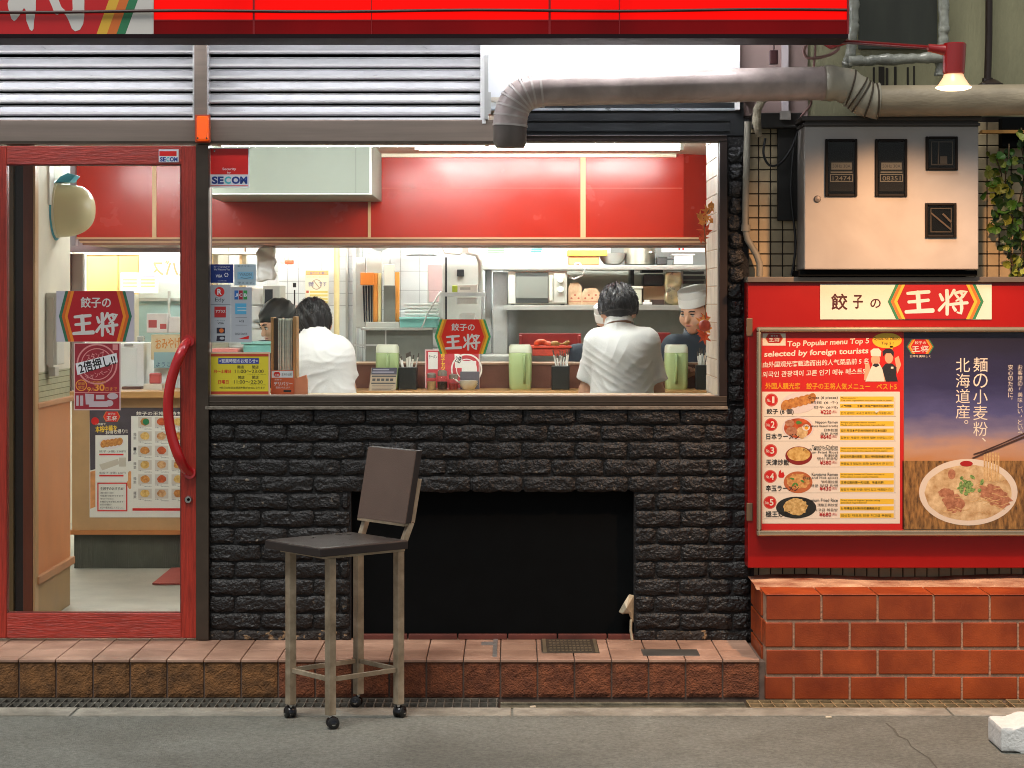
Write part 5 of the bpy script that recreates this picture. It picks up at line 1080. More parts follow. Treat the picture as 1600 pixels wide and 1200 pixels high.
so_ = thing('soffit_box', 'pale boxed duct hanging in front of the dark red end of the canopy', 'soffit', (X(450, 1.5), 1.8, Z(303, 1.5)))
q = MB(); q.box(X(312, 1.5), X(580, 1.5), 1.5, 2.28, Z(303, 1.5), 2.284); q.build('casing', mat('soffit_grey', '868c80', .5, var=.04), so_, bevel=.002)
q = MB(); q.box(X(555.7, 1.5), X(556.4, 1.5), 1.4985, 1.5, Z(302, 1.5), 2.284); q.build('joint', mat('joint_grey', '5d6058', .6), so_)
q = MB(); q.box(X(577.5, 1.5), X(580.5, 1.5), 1.494, 1.51, Z(304, 1.5), 2.284); q.box(X(327, 1.5), X(577.4, 1.5), 1.495, 1.51, Z(303.8, 1.5), Z(302, 1.5)); q.build('edge_trim', M_white, so_)
q = MB(); q.box(-3.39, X(118, 2.4), 2.4, 2.46, Z(384, 2.4), 2.284); q.box(-3.39, X(300, 3.0), 3.0, 3.05, Z(394, 3.0), 2.0); solo(q, 'lilac_beam', mat('lilac_wall', 'b3a9b0', .6), 'pale lilac ceiling beam left of the red canopy', 'beam')
M_in = mat('inside_tube', 'ffffff', .5, emit=62, ecol='f8fcfb'); M_ink_ = mat('kitchen_tube', 'ffffff', .5, emit=115, ecol='f4fbfa')
M_face_fill = mat('added_face_tube', 'ffffff', .5, emit=64, ecol='f6fbfa')  # for unseen lamps added behind the hood panel to light the faces
dg_ = 'ceiling tube lamps inside the restaurant'
tube_lamp(X(648, 1.55), X(1068, 1.55), 1.55, 2.266, 'bright ceiling tube lamp seen at the top of the window', dg_, M_in, .016)
tube_lamp(-2.2, -1.5, 1.25, 2.222, 'ceiling tube lamp over the entry behind the door', dg_, M_in, .016)
tube_lamp(-1.3, -.1, .75, 2.222, 'ceiling tube lamp near the window hidden above the soffit', dg_, mat('soft_tube', 'ffffff', .5, emit=48, ecol='f8fcfc'), .016)
tube_lamp(-1.9, -.7, 3.0, 2.222, 'left kitchen tube lamp behind the red canopy', dg_, mat('mild_tube', 'ffffff', .5, emit=54, ecol='f4fbfa'), .016)
tube_lamp(-.5, .7, 3.3, 2.222, 'right kitchen tube lamp behind the red canopy', dg_, M_ink_, .016)
tube_lamp(.2, 1.6, 2.42, 1.93, 'unseen tube lamp added inside the hood to light the cook at right', dg_, M_face_fill, .014)
tube_lamp(-1.7, -.3, 2.42, 1.93, 'unseen tube lamp added inside the hood to light the woman in the headscarf', dg_, M_face_fill, .014)
tube_lamp(-3.1, -2.2, 3.5, 2.1, 'tube lamp over the takeaway corner far behind the door', dg_, M_ink_, .016)

# ---------------------------------------------------------------- counter and what stands on it
KY = 2.2; kz = 1.0624
ct = thing('counter', 'long wooden counter with a tan front and a dark raised ledge', 'counter', (-.2, KY + .2, FZ))
kx0 = X(108, KY)
q = MB(); q.box(kx0, 2.2, KY - .03, KY + .36, kz - .035, kz); q.build('counter_top', mat('counter_tan', 'c09058', .35, var=.12, vs_=5, stretch=(.4, 3, 3)), ct, bevel=.003)
q = MB(); q.box(kx0 + .01, 2.2, KY + .02, KY + .05, .34, kz - .035); q.build('front_panel', mat('front_tan', 'bd9668', .5, var=.14, vs_=5), ct)
q = MB(); q.box(kx0, 2.2, KY + .005, KY + .05, .325, .348); q.build('base_strip', mat('strip_orange', 'b8763e', .5), ct)
q = MB(); q.box(kx0 + .02, 2.2, KY + .03, KY + .06, FZ, .325); x = kx0 + .02
while x < -.9: q.box(x, x + .004, KY + .026, KY + .03, FZ, .32); x += .0095
q.build('kick_board', mat('ribbed_grey', '57584c', .7, var=.25, vs_=8), ct)
q = MB(); q.box(X(540, KY + .36), 2.2, KY + .36, KY + .40, kz, Z(569.5, KY + .36)); q.build('raised_ledge', mat('ledge_brown', '6a4438', .35, var=.25, vs_=6, bump=.1), ct)
q = MB(); q.box(X(540, KY + .36), 2.2, KY + .35, KY + .62, Z(569.5, KY + .36), Z(567, KY + .36)); q.build('ledge_top', mat('ledge_pale', 'a88a72', .35), ct)
q = MB(); q.box(-1.1, 2.2, KY + .62, 4.0, FZ, Z(567, KY + .36) - .06); q.build('worktop', M_steel_m, ct)
# takeaway poster on the counter front
TY = KY + .018
tp_ = thing('takeaway_poster', 'large takeaway menu poster with dish photos on the counter front', 'poster', P(225, 808, TY))
q = MB(); q.pbox(140, 637, 330, 808.5, TY, .0015); q.build('sheet', mat('sheet_white', 'e9e6dc', .6), tp_)
q = MB(); q.rect(140, 637, 330, 650, TY - .0004); q.flat([(140, 650), (205, 650), (205, 720), (141, 735)], TY - .0004); q.build('dark_band', mat('band_dusk', '4a4148', .6, var=.3, vs_=8), tp_)
q = MB(); q.flat([(141, 737), (149, 735), (149, 792), (141, 795)], TY - .0005); q.ell(203, 750, 5, 14, TY - .0003); q.build('dish_background', mat('band_orange', 'd9945a', .6, var=.3, vs_=20), tp_)
q = MB(); q.rect(205, 650, 330, 795, TY - .0006); q.rect(149, 680, 200, 752, TY - .0006); q.build('white_panel', mat('sheet_white', ''), tp_)
q = MB(); q.ell(148.5, 658, 6, 6, TY - .0008); q.rect(155, 709, 193, 711.5, TY - .0009); q.rect(155, 742, 193, 744.5, TY - .0009); q.rect(207, 794, 330, 798, TY - .0008)
for a in ((152, 754, 199, 756), (152, 797, 199, 799), (152, 756, 154, 797), (197, 756, 199, 797)): q.rect(*a, TY - .0008)
q.build('red_mark', mat('print_red', ''), tp_)
q = MB(); q.text('本格中華を', 149, 665, 183, 675, TY - .0008, .03, rot=-.06); q.build('yellow_text', I_yel, tp_)
q = MB(); q.text('餃子の王将 お持ち帰り', 213, 643, 300, 649, TY - .0008, .03); q.text('お手軽で', 149, 661, 165, 664.5, TY - .0008, .01); q.text('お持ち帰り!!', 165, 671, 199, 678, TY - .0008, .02, rot=-.06); q.build('white_text', I_wht, tp_)
hexlogo(tp_, 161, 643, 188, 659, TY - .0009, I_red, stripes=(M_orn,), band=.06)
q = MB(); q.text('生餃子のおすすめ！', 157, 761, 194, 766, TY - .0009, .02)
for k, s_ in enumerate(('ご家庭で焼きたての味を！', '冷蔵庫で保存できます！', '夕食のおかずやおつまみに！', '本格的な味が楽しめます！', 'お好みの個数で！', 'ぜひ一度お試しください！')): q.text(s_, 156, 768.5 + k * 4.6, 178 + 16 * (k % 2) - 3 * (k > 3), 771.6 + k * 4.6, TY - .0009)
q.text('餃子 (6個) 220円', 155, 703.5, 196, 707.5, TY - .0009); q.text('生餃子 (6個) 220円', 155, 737, 196, 741, TY - .0009)
fd = [MB() for _ in range(4)]; pls = MB()
for r_ in range(6):
    if r_ < 5: 
        for k, ch_ in enumerate('麺類飯類'[:2] if r_ != 1 else '一品'): q.text(ch_, 208.5, 676 + r_ * 23 + k * 6, 213, 681 + r_ * 23 + k * 6, TY - .0009)
    for c_ in range(3):
        cx, cy = 226.5 + c_ * 26, 659 + r_ * 22.4
        pls.rect(cx - 10.5, cy - 7.5, cx + 10.5, cy + 8, TY - .0008); fd[(r_ * 2 + c_ * 3) % 4].ell(cx, cy, 7.2, 6, TY - .0012, 18, wob=.08); q.text('380円(税込)', cx - 1, cy + 10.5, cx + 11, cy + 12.5, TY - .0009); q.text('中華セット', cx - 10, cy + 8.2, cx + 1, cy + 10.3, TY - .0009)
pls.build('plate_picture', ink('print_plate2', 'cfc6ba'), tp_)
for m, f_ in zip((F_gyo, F_ram, F_egg, F_brth), fd): f_.build('dish_picture', m, tp_)
q.build('dark_text', I_blk, tp_)
q = MB(); q.ell(174, 692, 20, 9.5, TY - .0009, rot=-.1); q.build('plate_picture', ink('print_plate', ''), tp_)
q = MB()
for k in range(5): q.ell(162 + k * 6.2, 693.5 - k * .9, 5, 6.4, TY - .0012 - k * .00005, 12, rot=.4)
q.build('gyoza_picture', F_gyo, tp_)
q = MB(); q.flat([(155, 726), (184, 717), (187, 725), (160, 735)], TY - .0009); q.rect(186, 715, 197, 729, TY - .0008); q.build('box_picture', ink('print_beige', 'c8bfae'), tp_)
q = MB(); q.ell(228, 659, 5, 5, TY - .0016); q.build('green_disc', mat('disc_green', '1f7a4a', .5), tp_)
q = MB(); q.add([(X(238, 1.6), 1.6, FZ + .003), (X(300, 1.6), 1.6, FZ + .003), (X(300, 1.6) + .1, 2.18, FZ + .003), (X(268, 2.18), 2.18, FZ + .003)] + [(X(238, 1.6), 1.6, FZ + .010), (X(300, 1.6), 1.6, FZ + .010), (X(300, 1.6) + .1, 2.18, FZ + .010), (X(268, 2.18), 2.18, FZ + .010)], [(0, 3, 2, 1), (4, 5, 6, 7), (0, 1, 5, 4), (1, 2, 6, 5), (2, 3, 7, 6), (3, 0, 4, 7)])
solo(q, 'door_mat', mat('mat_red', 'a8534a', .9, var=.1, bump=.4, bs=200), 'red floor mat on the grey floor before the counter', 'mat')
# pitchers
BYY = 2.36
def pitcher(cx, label, handle_x=0, loc_h=70):
    h_ = 70 * S(BYY); w = 18.2 * S(BYY); c = Vector((X(cx, BYY), BYY + .06, kz)); t_ = thing('water_pitcher', label, 'pitcher', c, 'pale green water pitchers on the counter')
    q = MB(); pr = [(.86, 0), (.93, .006), (.98, .05), (1, .12), (1, h_ - .045), (.98, h_ - .042)]
    n = 28; vs_ = []
    def sq(r, a): # rounded square
        return r * w * math.copysign(abs(math.cos(a)) ** .45, math.cos(a)), r * w * math.copysign(abs(math.sin(a)) ** .45, math.sin(a))
    def lo(pr):
        m = MB(); vs_ = []
        for r, z in pr:
            for j in range(n): a = 2 * math.pi * (j + .5) / n; u, v = sq(r, a); vs_.append(c + Vector((u, v, z)))
        k = len(pr); m.add(vs_, [(i * n + j, i * n + (j + 1) % n, (i + 1) * n + (j + 1) % n, (i + 1) * n + j) for i in range(k - 1) for j in range(n)] + [tuple(range(n - 1, -1, -1)), tuple(range((k - 1) * n, k * n))]); return m
    lo(pr).build('body', mat('pitcher_green', 'a9bd84', .4, var=.04), t_, smooth='auto')
    lo([(.98, h_ - .0419), (1.0, h_ - .04), (.97, h_ - .012), (.86, h_)]).build('lid', mat('lid_pale', 'd8dcc4', .4), t_, smooth='auto')
    q = MB(); hx = c.x + handle_x * w; yb = c.y - w; q.tube([Vector((hx, yb + .004, h_ + kz - .05)), Vector((hx, yb - .02, kz + h_ - .056)), Vector((hx, yb - .026, kz + h_ * .5)), Vector((hx, yb - .018, kz + .045)), Vector((hx, yb + .004, kz + .035))], .008, 10); q.build('handle', mat('handle_green', '93a870', .4), t_, smooth=True)
pitcher(604.5, 'pale green water pitcher behind the small dark menu card', .1); pitcher(813, 'pale green water pitcher between jars and the man in the white shirt', .35); pitcher(1058, 'pale green water pitcher right of the man in the white shirt', -.08)
# chopstick boxes
def chop(x0, x1, y0, ys, label, dark=False):
    c = P((x0 + x1) / 2, 609, BYY); c.z = kz; t_ = thing('chopstick_box', label, 'chopstick holder', c, 'black chopstick boxes on the counter')
    q = MB(); q.box(X(x0, BYY), X(x1, BYY), BYY, BYY + .08, kz, Z(y0, BYY)); q.build('box', mat('black_lacquer', '232523', .35, var=.2), t_, bevel=.003)
    q = MB(); q2 = MB()
    for k in range(9):
        u = random.uniform(.1, .9); a = Vector((X(x0 + (x1 - x0) * u, BYY), BYY + random.uniform(.01, .07), Z(y0, BYY) - .01)); b = a + Vector(((u - .5) * .05 + random.uniform(-.008, .008), random.uniform(-.01, .02), (y0 - ys) * S(BYY) * random.uniform(.75, 1.05)))
        m_ = a.lerp(b, .72); q.bar(a, m_, .009, .003); q2.bar(m_, b, .0065, .003)
    q.build('paper_sleeve', M_paper, t_); q2.build('chopstick_tip', mat('stick_dark', '4a4038' if not dark else '3a2a2a', .5), t_)
chop(622.5, 651, 574, 548, 'black chopstick box beside the leftmost pitcher'); chop(862, 890, 572, 544, 'black chopstick box left of the man in the white shirt'); chop(1088, 1106, 570.5, 541, 'black chopstick box in the right corner of the window', True)
mc = thing('menu_card', 'small dark and tan menu card leaning before the leftmost pitcher', 'menu card', P(597, 613, 2.28))
q = MB(); a, b = 2.25, 2.30; pts = [P(577, 613, a), P(618, 613, a), P(620.5, 574.5, b), P(580, 574.5, b)]; z_ = kz + .001
def lean(u0, v0, u1, v1, d_, q):
    f = lambda u, v: pts[0].lerp(pts[1], u).lerp(pts[3].lerp(pts[2], u), v) + Vector((0, -d_, .0))
    q.add([f(u0, v0), f(u1, v0), f(u1, v1), f(u0, v1)], [(0, 1, 2, 3)])
lean(0, 0, 1, 1, 0, q); q.add([pts[0], pts[3], pts[3] + Vector((-.004, .06, -.04)), pts[0] + Vector((-.01, .05, 0))], [(0, 1, 2, 3)]); q.build('card', mat('card_tan', 'a5927a', .6), mc)
q = MB(); lean(.02, .72, 1, 1, .0005, q); q.build('navy_band', mat('band_navy', '232338', .6), mc)
q = MB(); lean(.05, .62, .98, .68, .0005, q); lean(.05, .34, .98, .39, .0005, q)
for k in range(5):
    lean(.08 + .17 * k, .46, .2 + .17 * k, .56, .0005, q); lean(.08, .06 + .05 * k, .9 - .07 * (k % 2), .075 + .05 * k, .0005, q)
q.build('print_line', M_ink, mc)
q = MB(); lean(.08, .9, .7, .94, .001, q); lean(.06, .8, .9, .84, .001, q); q.build('pale_line', mat('line_pale', '9c9aa8', .6), mc)
ad = thing('campaign_stand', 'red and white campaign card standing behind the condiment jars', 'sign card', P(706, 609, 2.43))
q = MB(); AYY = 2.43; q.pbox(664, 546, 749.5, 607, AYY, .003); q.build('card', mat('card_pink', 'e4c4c0', .5), ad)
q = MB(); q.rect(666, 548, 748, 606, AYY - .0004); q.build('red_field', mat('card_crimson', 'c04046', .5, var=.15, vs_=20), ad)
q = MB(); ring(q, 729, 577, 22, 24.5, AYY - .0008); ring(q, 729, 577, 15, 16.5, AYY - .0008); q.flat([(710, 551), (722, 555), (722, 575), (711, 575)], AYY - .0009); q.rect(669, 550, 684, 577, AYY - .0006); q.build('white_shape', M_paper, ad)
q = MB(); q.text('ラーメン', 670, 555, 683, 560, AYY - .001, .02); q.text('2倍', 711.5, 556, 721, 567, AYY - .0012, .02, rot=.3); q.build('dark_text', M_ink, ad)
q = MB(); q.vtext('餃子セット', 692, 552, 6.4, AYY - .0008, .03); q.build('yellow_text', I_yel, ad)
for k, (a, b, y0, fl, lb) in enumerate(((666.5, 682, 582, 'jar_amber', 'clear spice jar with pale contents, leftmost of the three jars'), (682.5, 699.5, 578, 'jar_soy', 'glass jar of dark sauce, middle of the three jars'), (700.5, 716.5, 584, 'jar_chili', 'glass jar of red sauce, rightmost of the three jars'))):
    c = P((a + b) / 2, 609, 2.33); c.z = kz; t_ = thing('condiment_jar', lb, 'jar', c, 'condiment jars on the counter'); r = (b - a) / 2 * S(2.33); h_ = (609 - y0) * S(2.33)
    q = MB(); q.lathe([(r * .9, 0), (r, .006), (r, h_ * .62), (r * .8, h_ * .72)], c, 20); q.build('glass', glass_mat('jar_glass', (.93, .94, .92), .06), t_, smooth='auto')
    q = MB(); q.lathe([(r * .82, .003), (r * .9, h_ * (.5 if k == 0 else .42))], c, 18); q.build('contents', mat(fl, {'jar_amber': 'a8875c', 'jar_soy': '22150f', 'jar_chili': '7c1f18'}[fl], .4), t_, smooth='auto')
    q = MB(); q.lathe([(r * .84, h_ * .7), (r * .88, h_ * .74), (r * .86, h_ * .95), (r * .6, h_)], c, 18); q.build('lid', mat('jar_lid', 'a8a49c', .25, .6), t_, smooth='auto')
nb = thing('napkin_box', 'grey box of white paper napkins beside the jars', 'napkin box', P(733, 594, 2.4))
q = MB(); q.pbox(719, 580.5, 749, 609, 2.42, .06); q.build('box', mat('box_slate', '5a565c', .45), nb, bevel=.003)
q = MB()
for k in range(5): q.pbox(721.5 + k * .3, 564 + k * .8, 744 - k * .3, 584, 2.425 + k * .009, .002)
q.build('napkins', M_paper, nb)
c = P(732, 609, 2.34); c.z = kz; bo = thing('white_bowl', 'stack of small white bowls before the napkin box', 'bowl', c)
q = MB()
for k in range(3): q.lathe([(.025, 0), (.03, .004), (.044, .022), (.049, .031), (.046, .031), (.02, .008)], c + Vector((0, 0, k * .008)), 24)
q.build('bowl', mat('bowl_cream', 'dfdccb', .3), bo, smooth='auto')
# menu holder on inner sill
mh = thing('menu_holder', 'upright wooden menu holder full of pale pages on the inner sill', 'menu holder', P(446, 618, .26))
mh['_w'] = tuple(P(446, 618, .26)); zt, zs_ = Z(495.5, .26), 1.134
q = MB(); q.box(X(425.5, .26), X(430, .26), .2, .3, zs_, zt); q.box(X(460, .26), X(465.5, .26), .2, .3, zs_, zt + .003); q.build('side_board', mat('holder_wood', 'b88a54', .45, var=.3, vs_=12, stretch=(6, 1, .5)), mh, bevel=.002)
q = MB(); q.box(X(430.5, .26), X(436.5, .26), .205, .29, zs_, zt - .004); q.build('dark_menu', mat('menu_dark', '3c2c18', .5, var=.4, vs_=12), mh)
q = MB()
for k in range(9): q.box(X(437 + k * 2.4, .26), X(437 + k * 2.4 + 1.8, .26), .206 + (k % 3) * .006, .288, zs_, zt - .006 - .004 * (k % 2))
q.build('pages', mat('page_sage', 'd6d6c4', .5, var=.2, vs_=9, stretch=(1, 1, 4)), mh)

# ---------------------------------------------------------------- kitchen behind the counter
def kit(name, label, cat, shapes, group=None):
    """shapes: (part, material, [(x0,y0,x1,y1)...], Y, depth, bevel); one shape makes a single mesh"""
    if len(shapes) == 1:
        p, m, rs, Y, d, bv = shapes[0]; q = MB(); [q.pbox(*r, Y, d) for r in rs]; return solo(q, name, m, label, cat, group, bevel=bv)
    a = shapes[0]; t_ = thing(name, label, cat, P((a[2][0][0] + a[2][0][2]) / 2, a[2][0][3], a[3]), group)
    for p, m, rs, Y, d, bv in shapes: q = MB(); [q.pbox(*r, Y, d) for r in rs]; q.build(p, m, t_, bevel=bv)
    return t_
UY = 3.62
kit('wall_shelf', 'upper stainless shelf carrying pots and trays', 'shelf', [('board', M_steel_m, [(690, 414, 1190, 421.5)], UY, .35, .002), ('bracket', M_dmetal, [(985, 421.5, 991, 446), (1003, 421.5, 1036, 426)], UY + .1, .2, 0)])
kit('wall_shelf', 'lower stainless shelf carrying the microwave', 'shelf', [('board', M_steel_m, [(786, 476.5, 1190, 484.5)], UY, .4, .002), ('back_sheet', mat('smoky_steel', '94938a', .5, .3, var=.2, vs_=3), [(786, 484.5, 1190, 575)], UY + .35, .02, 0), ('upper_sheet', mat('smoky_steel2', 'a3a196', .5, .2, var=.15, vs_=3), [(786, 421.7, 1190, 476.4)], UY + .42, .02, 0)])
kit('microwave', 'white microwave oven with dark door on the lower shelf', 'microwave', [('casing', mat('oven_white', 'cfcdbf', .4), [(794, 423.5, 886, 475)], UY + .02, .3, .004), ('door', mat('oven_dark', '3c3e3c', .3), [(805.5, 425.5, 857, 473.5)], UY + .012, .01, .002), ('door_window', mat('oven_glass', '7b7d76', .2), [(806.5, 432, 856, 466)], UY + .009, .004, 0), ('handle', mat('oven_white', ''), [(858.5, 430, 863.5, 470)], UY - .002, .02, .003), ('control_panel', mat('oven_panel', 'bdbbb0', .4), [(865, 426, 884, 473)], UY + .014, .01, .002), ('foot', M_rubber, [(798, 475, 804, 476.5), (876, 475, 882, 476.5)], UY + .04, .2, 0)])
q = MB(); [q.lathe([(0, -.02), (.017, -.018), (.02, 0)], P(876, b, UY + .014), 16, 'y') for b in (437, 452.5)]; mo_ = [o for o in bpy.data.objects if o.name == 'microwave'][0]; q.build('dial', mat('dial_white', 'dedccf', .35), mo_, smooth='auto')
q = MB(); q.tube([P(888, 431, UY + .05), P(897, 436, UY + .03), P(910, 430, UY + .03), P(914, 420, UY - .01), P(905, 411, UY + .02), P(890, 414, UY + .05)], .006, 8); solo(q, 'power_cord', M_white, 'white power cord looped beside the microwave', 'cord', smooth=True)
CB = mat('carton_tan', 'c09a74', .7, var=.2, vs_=20, col2='d8b896')
for (a, b, c_, d_, lb) in ((888, 444, 909, 476, 'tan carton with folded top right of the microwave'), (909.5, 453, 937, 476, 'lower tan carton with red print behind the man')):
    t_ = thing('carton', lb, 'carton', P((a + c_) / 2, d_, UY + .05), 'tan cartons on the lower shelf'); q = MB(); q.prism([(X(a, UY + .05), Z(d_, UY + .05)), (X(c_, UY + .05), Z(d_, UY + .05)), (X(c_, UY + .05), Z(b + 4, UY + .05)), (X(c_ - 6, UY + .05), Z(b - 3, UY + .05)), (X(a + 4, UY + .05), Z(b - 2, UY + .05)), (X(a, UY + .05), Z(b + 5, UY + .05))], UY + .05, UY + .22); q.build('box', CB, t_)
    q = MB(); [q.ell(a + 5 + k * 5.5, d_ - 10 - 5 * (k % 2), 1.8, 1.5, UY + .0494, 8) for k in range(int((c_ - a) / 6))]; q.rect(a + 1, d_ - 5, c_ - 1, d_ - 4, UY + .0494); q.build('print', mat('carton_red', 'a85a44', .7), t_)
kit('plastic_tub', 'white lidded plastic tub on the lower shelf', 'tub', [('tub', mat('tub_white', 'c9c9b4', .4), [(988, 451, 1003, 475.5)], UY + .06, .14, .004), ('lid', mat('tub_lid', 'd8d8c8', .4), [(986.5, 447, 1004.5, 451)], UY + .055, .15, .002)])
kit('cardboard_box', 'plain cardboard box right of the plastic tub', 'box', [('box', mat('cardboard', '9c8466', .8, var=.12), [(1005, 447, 1040, 475)], UY + .1, .2, .002)])
kit('black_bag', 'crumpled black bag on the cardboard box', 'bag', [('bag', mat('bag_black', '1d1f20', .4, var=.3), [(1005, 428, 1038, 446.5)], UY + .1, .16, .012)])
kit('small_dark_box', 'small dark brown box on the lower shelf edge', 'box', [('box', mat('box_umber', '3b2b24', .5), [(1018, 468, 1038, 476)], UY + .02, .06, .002)])
kit('white_dish', 'small white dish on the lower shelf edge', 'dish', [('dish', M_white, [(1005, 472, 1019, 476), (1008, 468.5, 1015, 472)], UY + .01, .07, .002)])
def loft(x0, x1, y0, y1, Y, d, m, name, label, cat, amp=.008, prof=None):
    s_ = S(Y); cx, cz = (X(x0, Y) + X(x1, Y)) / 2, (Z(y0, Y) + Z(y1, Y)) / 2; rx, rz = (x1 - x0) / 2 * s_, (y1 - y0) / 2 * s_
    def fn(p):
        q_ = np.abs(p - np.array((cx, Y + d / 2, cz))) - np.array((rx, d / 2, rz)) + .015
        w = .5 + .5 * np.sin(p[..., 0] * 70 + 2 * np.sin(p[..., 2] * 60)) + .6 * np.sin(p[..., 2] * 90 + p[..., 0] * 40)
        return np.linalg.norm(np.maximum(q_, 0), axis=-1) + np.minimum(q_.max(-1), 0) - .015 + amp * w
    return solo(net(fn, (cx - rx - .02, Y - .02, cz - rz - .02), (cx + rx + .02, Y + d + .02, cz + rz + .02), .008), name, m, label, cat, smooth=True)
loft(1039, 1066, 424, 477, UY + .02, .1, mat('foil_bag', 'a9a594', .3, .5, var=.35, vs_=14, col2='c8b47c'), 'foil_bag', 'tall crinkled silver and yellow bag beside the cook', 'bag', .004)
kit('dark_tray_stack', 'stack of dark trays under the upper shelf at right', 'trays', [('stack', mat('tray_dark', '2a2a2b', .5, var=.3), [(1068, 424, 1100, 428), (1069, 431, 1102, 436), (1068, 439, 1100, 443)], UY + .08, .2, .002), ('post', M_steel, [(1064, 422, 1067.5, 476)], UY + .08, .03, 0)])
kit('food_tray', 'tan tray with orange lid on the upper shelf', 'tray', [('tray', mat('tray_tan', 'c08a54', .5), [(889, 400.5, 936, 413.8)], UY + .03, .2, .004), ('lid', mat('tray_orange', 'e2a43a', .4), [(887, 390.5, 949, 400)], UY + .02, .22, .003)])
q = MB(); c = P(957, 413.6, UY + .12); q.lathe([(.035, 0), (.05, .004), (.07, .03), (.08, .062), (.083, .066), (.078, .064), (.06, .02), (0, .008)], c, 24); solo(q, 'mixing_bowl', M_steel, 'stainless mixing bowl beside the orange lidded tray', 'bowl', smooth='auto')
pt2 = thing('stock_pot', 'large steel stock pot on the upper shelf', 'pot', P(999, 413.6, UY + .15)); c = P(999, 413.6, UY + .15)
q = MB(); q.lathe([(.088, 0), (.092, .004), (.092, .118), (.097, .121), (.097, .126), (.088, .126), (.086, .01)], c, 28); q.build('body', mat('pot_steel', 'a29e90', .35, .7, var=.2, vs_=9, stretch=(3, 3, .6)), pt2, smooth='auto')
q = MB(); q.tube([c + Vector((.05, -.078, .07)), c + Vector((.06, -.105, .072)), c + Vector((.085, -.1, .072)), c + Vector((.085, -.035, .07))], .006, 8); q.build('handle', M_steel, pt2, smooth=True)
kit('steel_container', 'shallow steel container near the right end of the upper shelf', 'container', [('pan', M_steel, [(1053, 399, 1083, 413.6)], UY + .04, .16, .004), ('rim', M_steel, [(1050, 396.5, 1086, 399)], UY + .03, .18, .001)])
kit('dark_pan', 'dark saucepan on the upper shelf between pot and container', 'pan', [('pan', mat('pan_dark', '2e2f2e', .4, .4), [(1026, 401, 1043, 413.6)], UY + .06, .1, .006), ('handle', M_rubber, [(1040, 404, 1056, 406.5)], UY + .05, .012, .002)])
kit('socket_strip', 'white socket strip high on the kitchen wall at right', 'socket', [('plate', M_white, [(1034, 384.5, 1102, 394)], UY + .3, .02, .002), ('red_mark', M_red, [(1060, 385, 1063, 391), (1066, 385, 1069, 391)], UY + .296, .004, 0)])
kit('blue_clip', 'small turquoise clip under the red canopy', 'clip', [('clip', mat('clip_teal', '5fb4bc', .4), [(829, 384, 847, 387.5), (830, 388, 847, 391), (829, 391.5, 846, 394.5)], 3.3, .02, .001)])
RT = mat('tray_red', '8a2420', .35, var=.2); OT = mat('basket_red', 'cf4428', .4, var=.15)
kit('sauce_tray', 'long dark red tray on the steel worktop', 'tray', [('back', RT, [(811, 521, 908, 541)], 3.0, .02, .002), ('side', RT, [(811, 524, 815, 548), (904, 524, 908, 548)], 2.85, .15, .002)])
kit('sauce_tray', 'dark red tray end right of the man', 'tray', [('tray', RT, [(1028, 520, 1048, 536)], 3.0, .12, .003)])
kit('red_basket', 'bright orange red basket in the dark red tray', 'basket', [('rim', OT, [(829, 540.5, 893, 544)], 2.8, .2, .002), ('wall', mat('basket_side', 'b03a24', .5, var=.3, vs_=40), [(832, 544, 890, 556)], 2.81, .17, .004)])
for k, (a, b, lb) in enumerate(((838, 852, 'small heap of orange food in the red basket'), (866, 880, 'green garnish heap at the right of the red basket'))): loft(a - 6, b + 10, 531, 543, 2.84, .1, mat('food_orange' if k == 0 else 'food_green', 'b8401c' if k == 0 else '6c5a22', .6, var=.5, vs_=40, col2='e06030' if k == 0 else 'a0742a'), 'food_heap', lb, 'food', .012)
# knife rack and boards
KYY = 3.4
kr = thing('knife_rack', 'steel rack of orange and white boards and knives on the tiled wall', 'knife rack', P(598, 512, KYY))
for nm, m, x0, y0, x1, y1, dy in (('tall_board', mat('board_grey', 'a5a69c', .5), 573, 394, 597, 504, .08), ('steel_sheet', M_steel_m, 556, 402, 571, 512, .09), ('orange_handle', mat('handle_orange', 'c97324', .5, var=.1), 563, 426, 584, 445.5, 0), ('orange_board', mat('board_orange', 'dd9340', .5), 583, 426.5, 590, 503, .03), ('cream_board', mat('board_cream', 'e0d49a', .5), 590.3, 426.5, 595.5, 503, .035), ('white_board', mat('board_white', 'd2d2c4', .5), 600, 413, 616, 446, .02), ('steel_case', mat('case_steel', '7e8078', .35, .7, var=.2), 599, 446, 617.5, 503, .01), ('orange_board', mat('board_orange', ''), 617, 425, 624, 503, .03), ('rack_base', M_steel_m, 572, 503, 624.5, 512, -.02)):
    q = MB(); q.pbox(x0, y0, x1, y1, KYY + dy, .03); q.build(nm, m, kr, bevel=.003)
q = MB()
for k in range(4): q.prism([(X(566.5 + k * 4, KYY), Z(446, KYY)), (X(569.5 + k * 4, KYY), Z(446, KYY)), (X(570.5 + k * 3.6, KYY), Z(503, KYY)), (X(568.5 + k * 3.6, KYY), Z(503, KYY))], KYY + .004 + .004 * k, KYY + .012 + .004 * k)
q.build('knife_blades', mat('blade_dark', '22242a', .3, .6), kr)
q = MB(); q.flat([(607, 413), (609.5, 402), (612, 413)], KYY + .02); q.build('hook', M_steel, kr)
kit('wire_shelf', 'thin steel shelf holding the knife rack and basket', 'shelf', [('board', M_steel_m, [(564, 512, 676, 515.5)], KYY - .1, .4, .001), ('back_sheet', mat('dull_steel', '81837a', .4, .5, var=.15), [(571, 516, 676, 575)], KYY + .0, .02, 0), ('wire', M_steel, [(569, 515.5, 571, 545), (601.5, 515.5, 603.5, 539), (553, 538, 604, 540.5)], KYY - .08, .01, 0)])  # back sheet in a darker grey steel
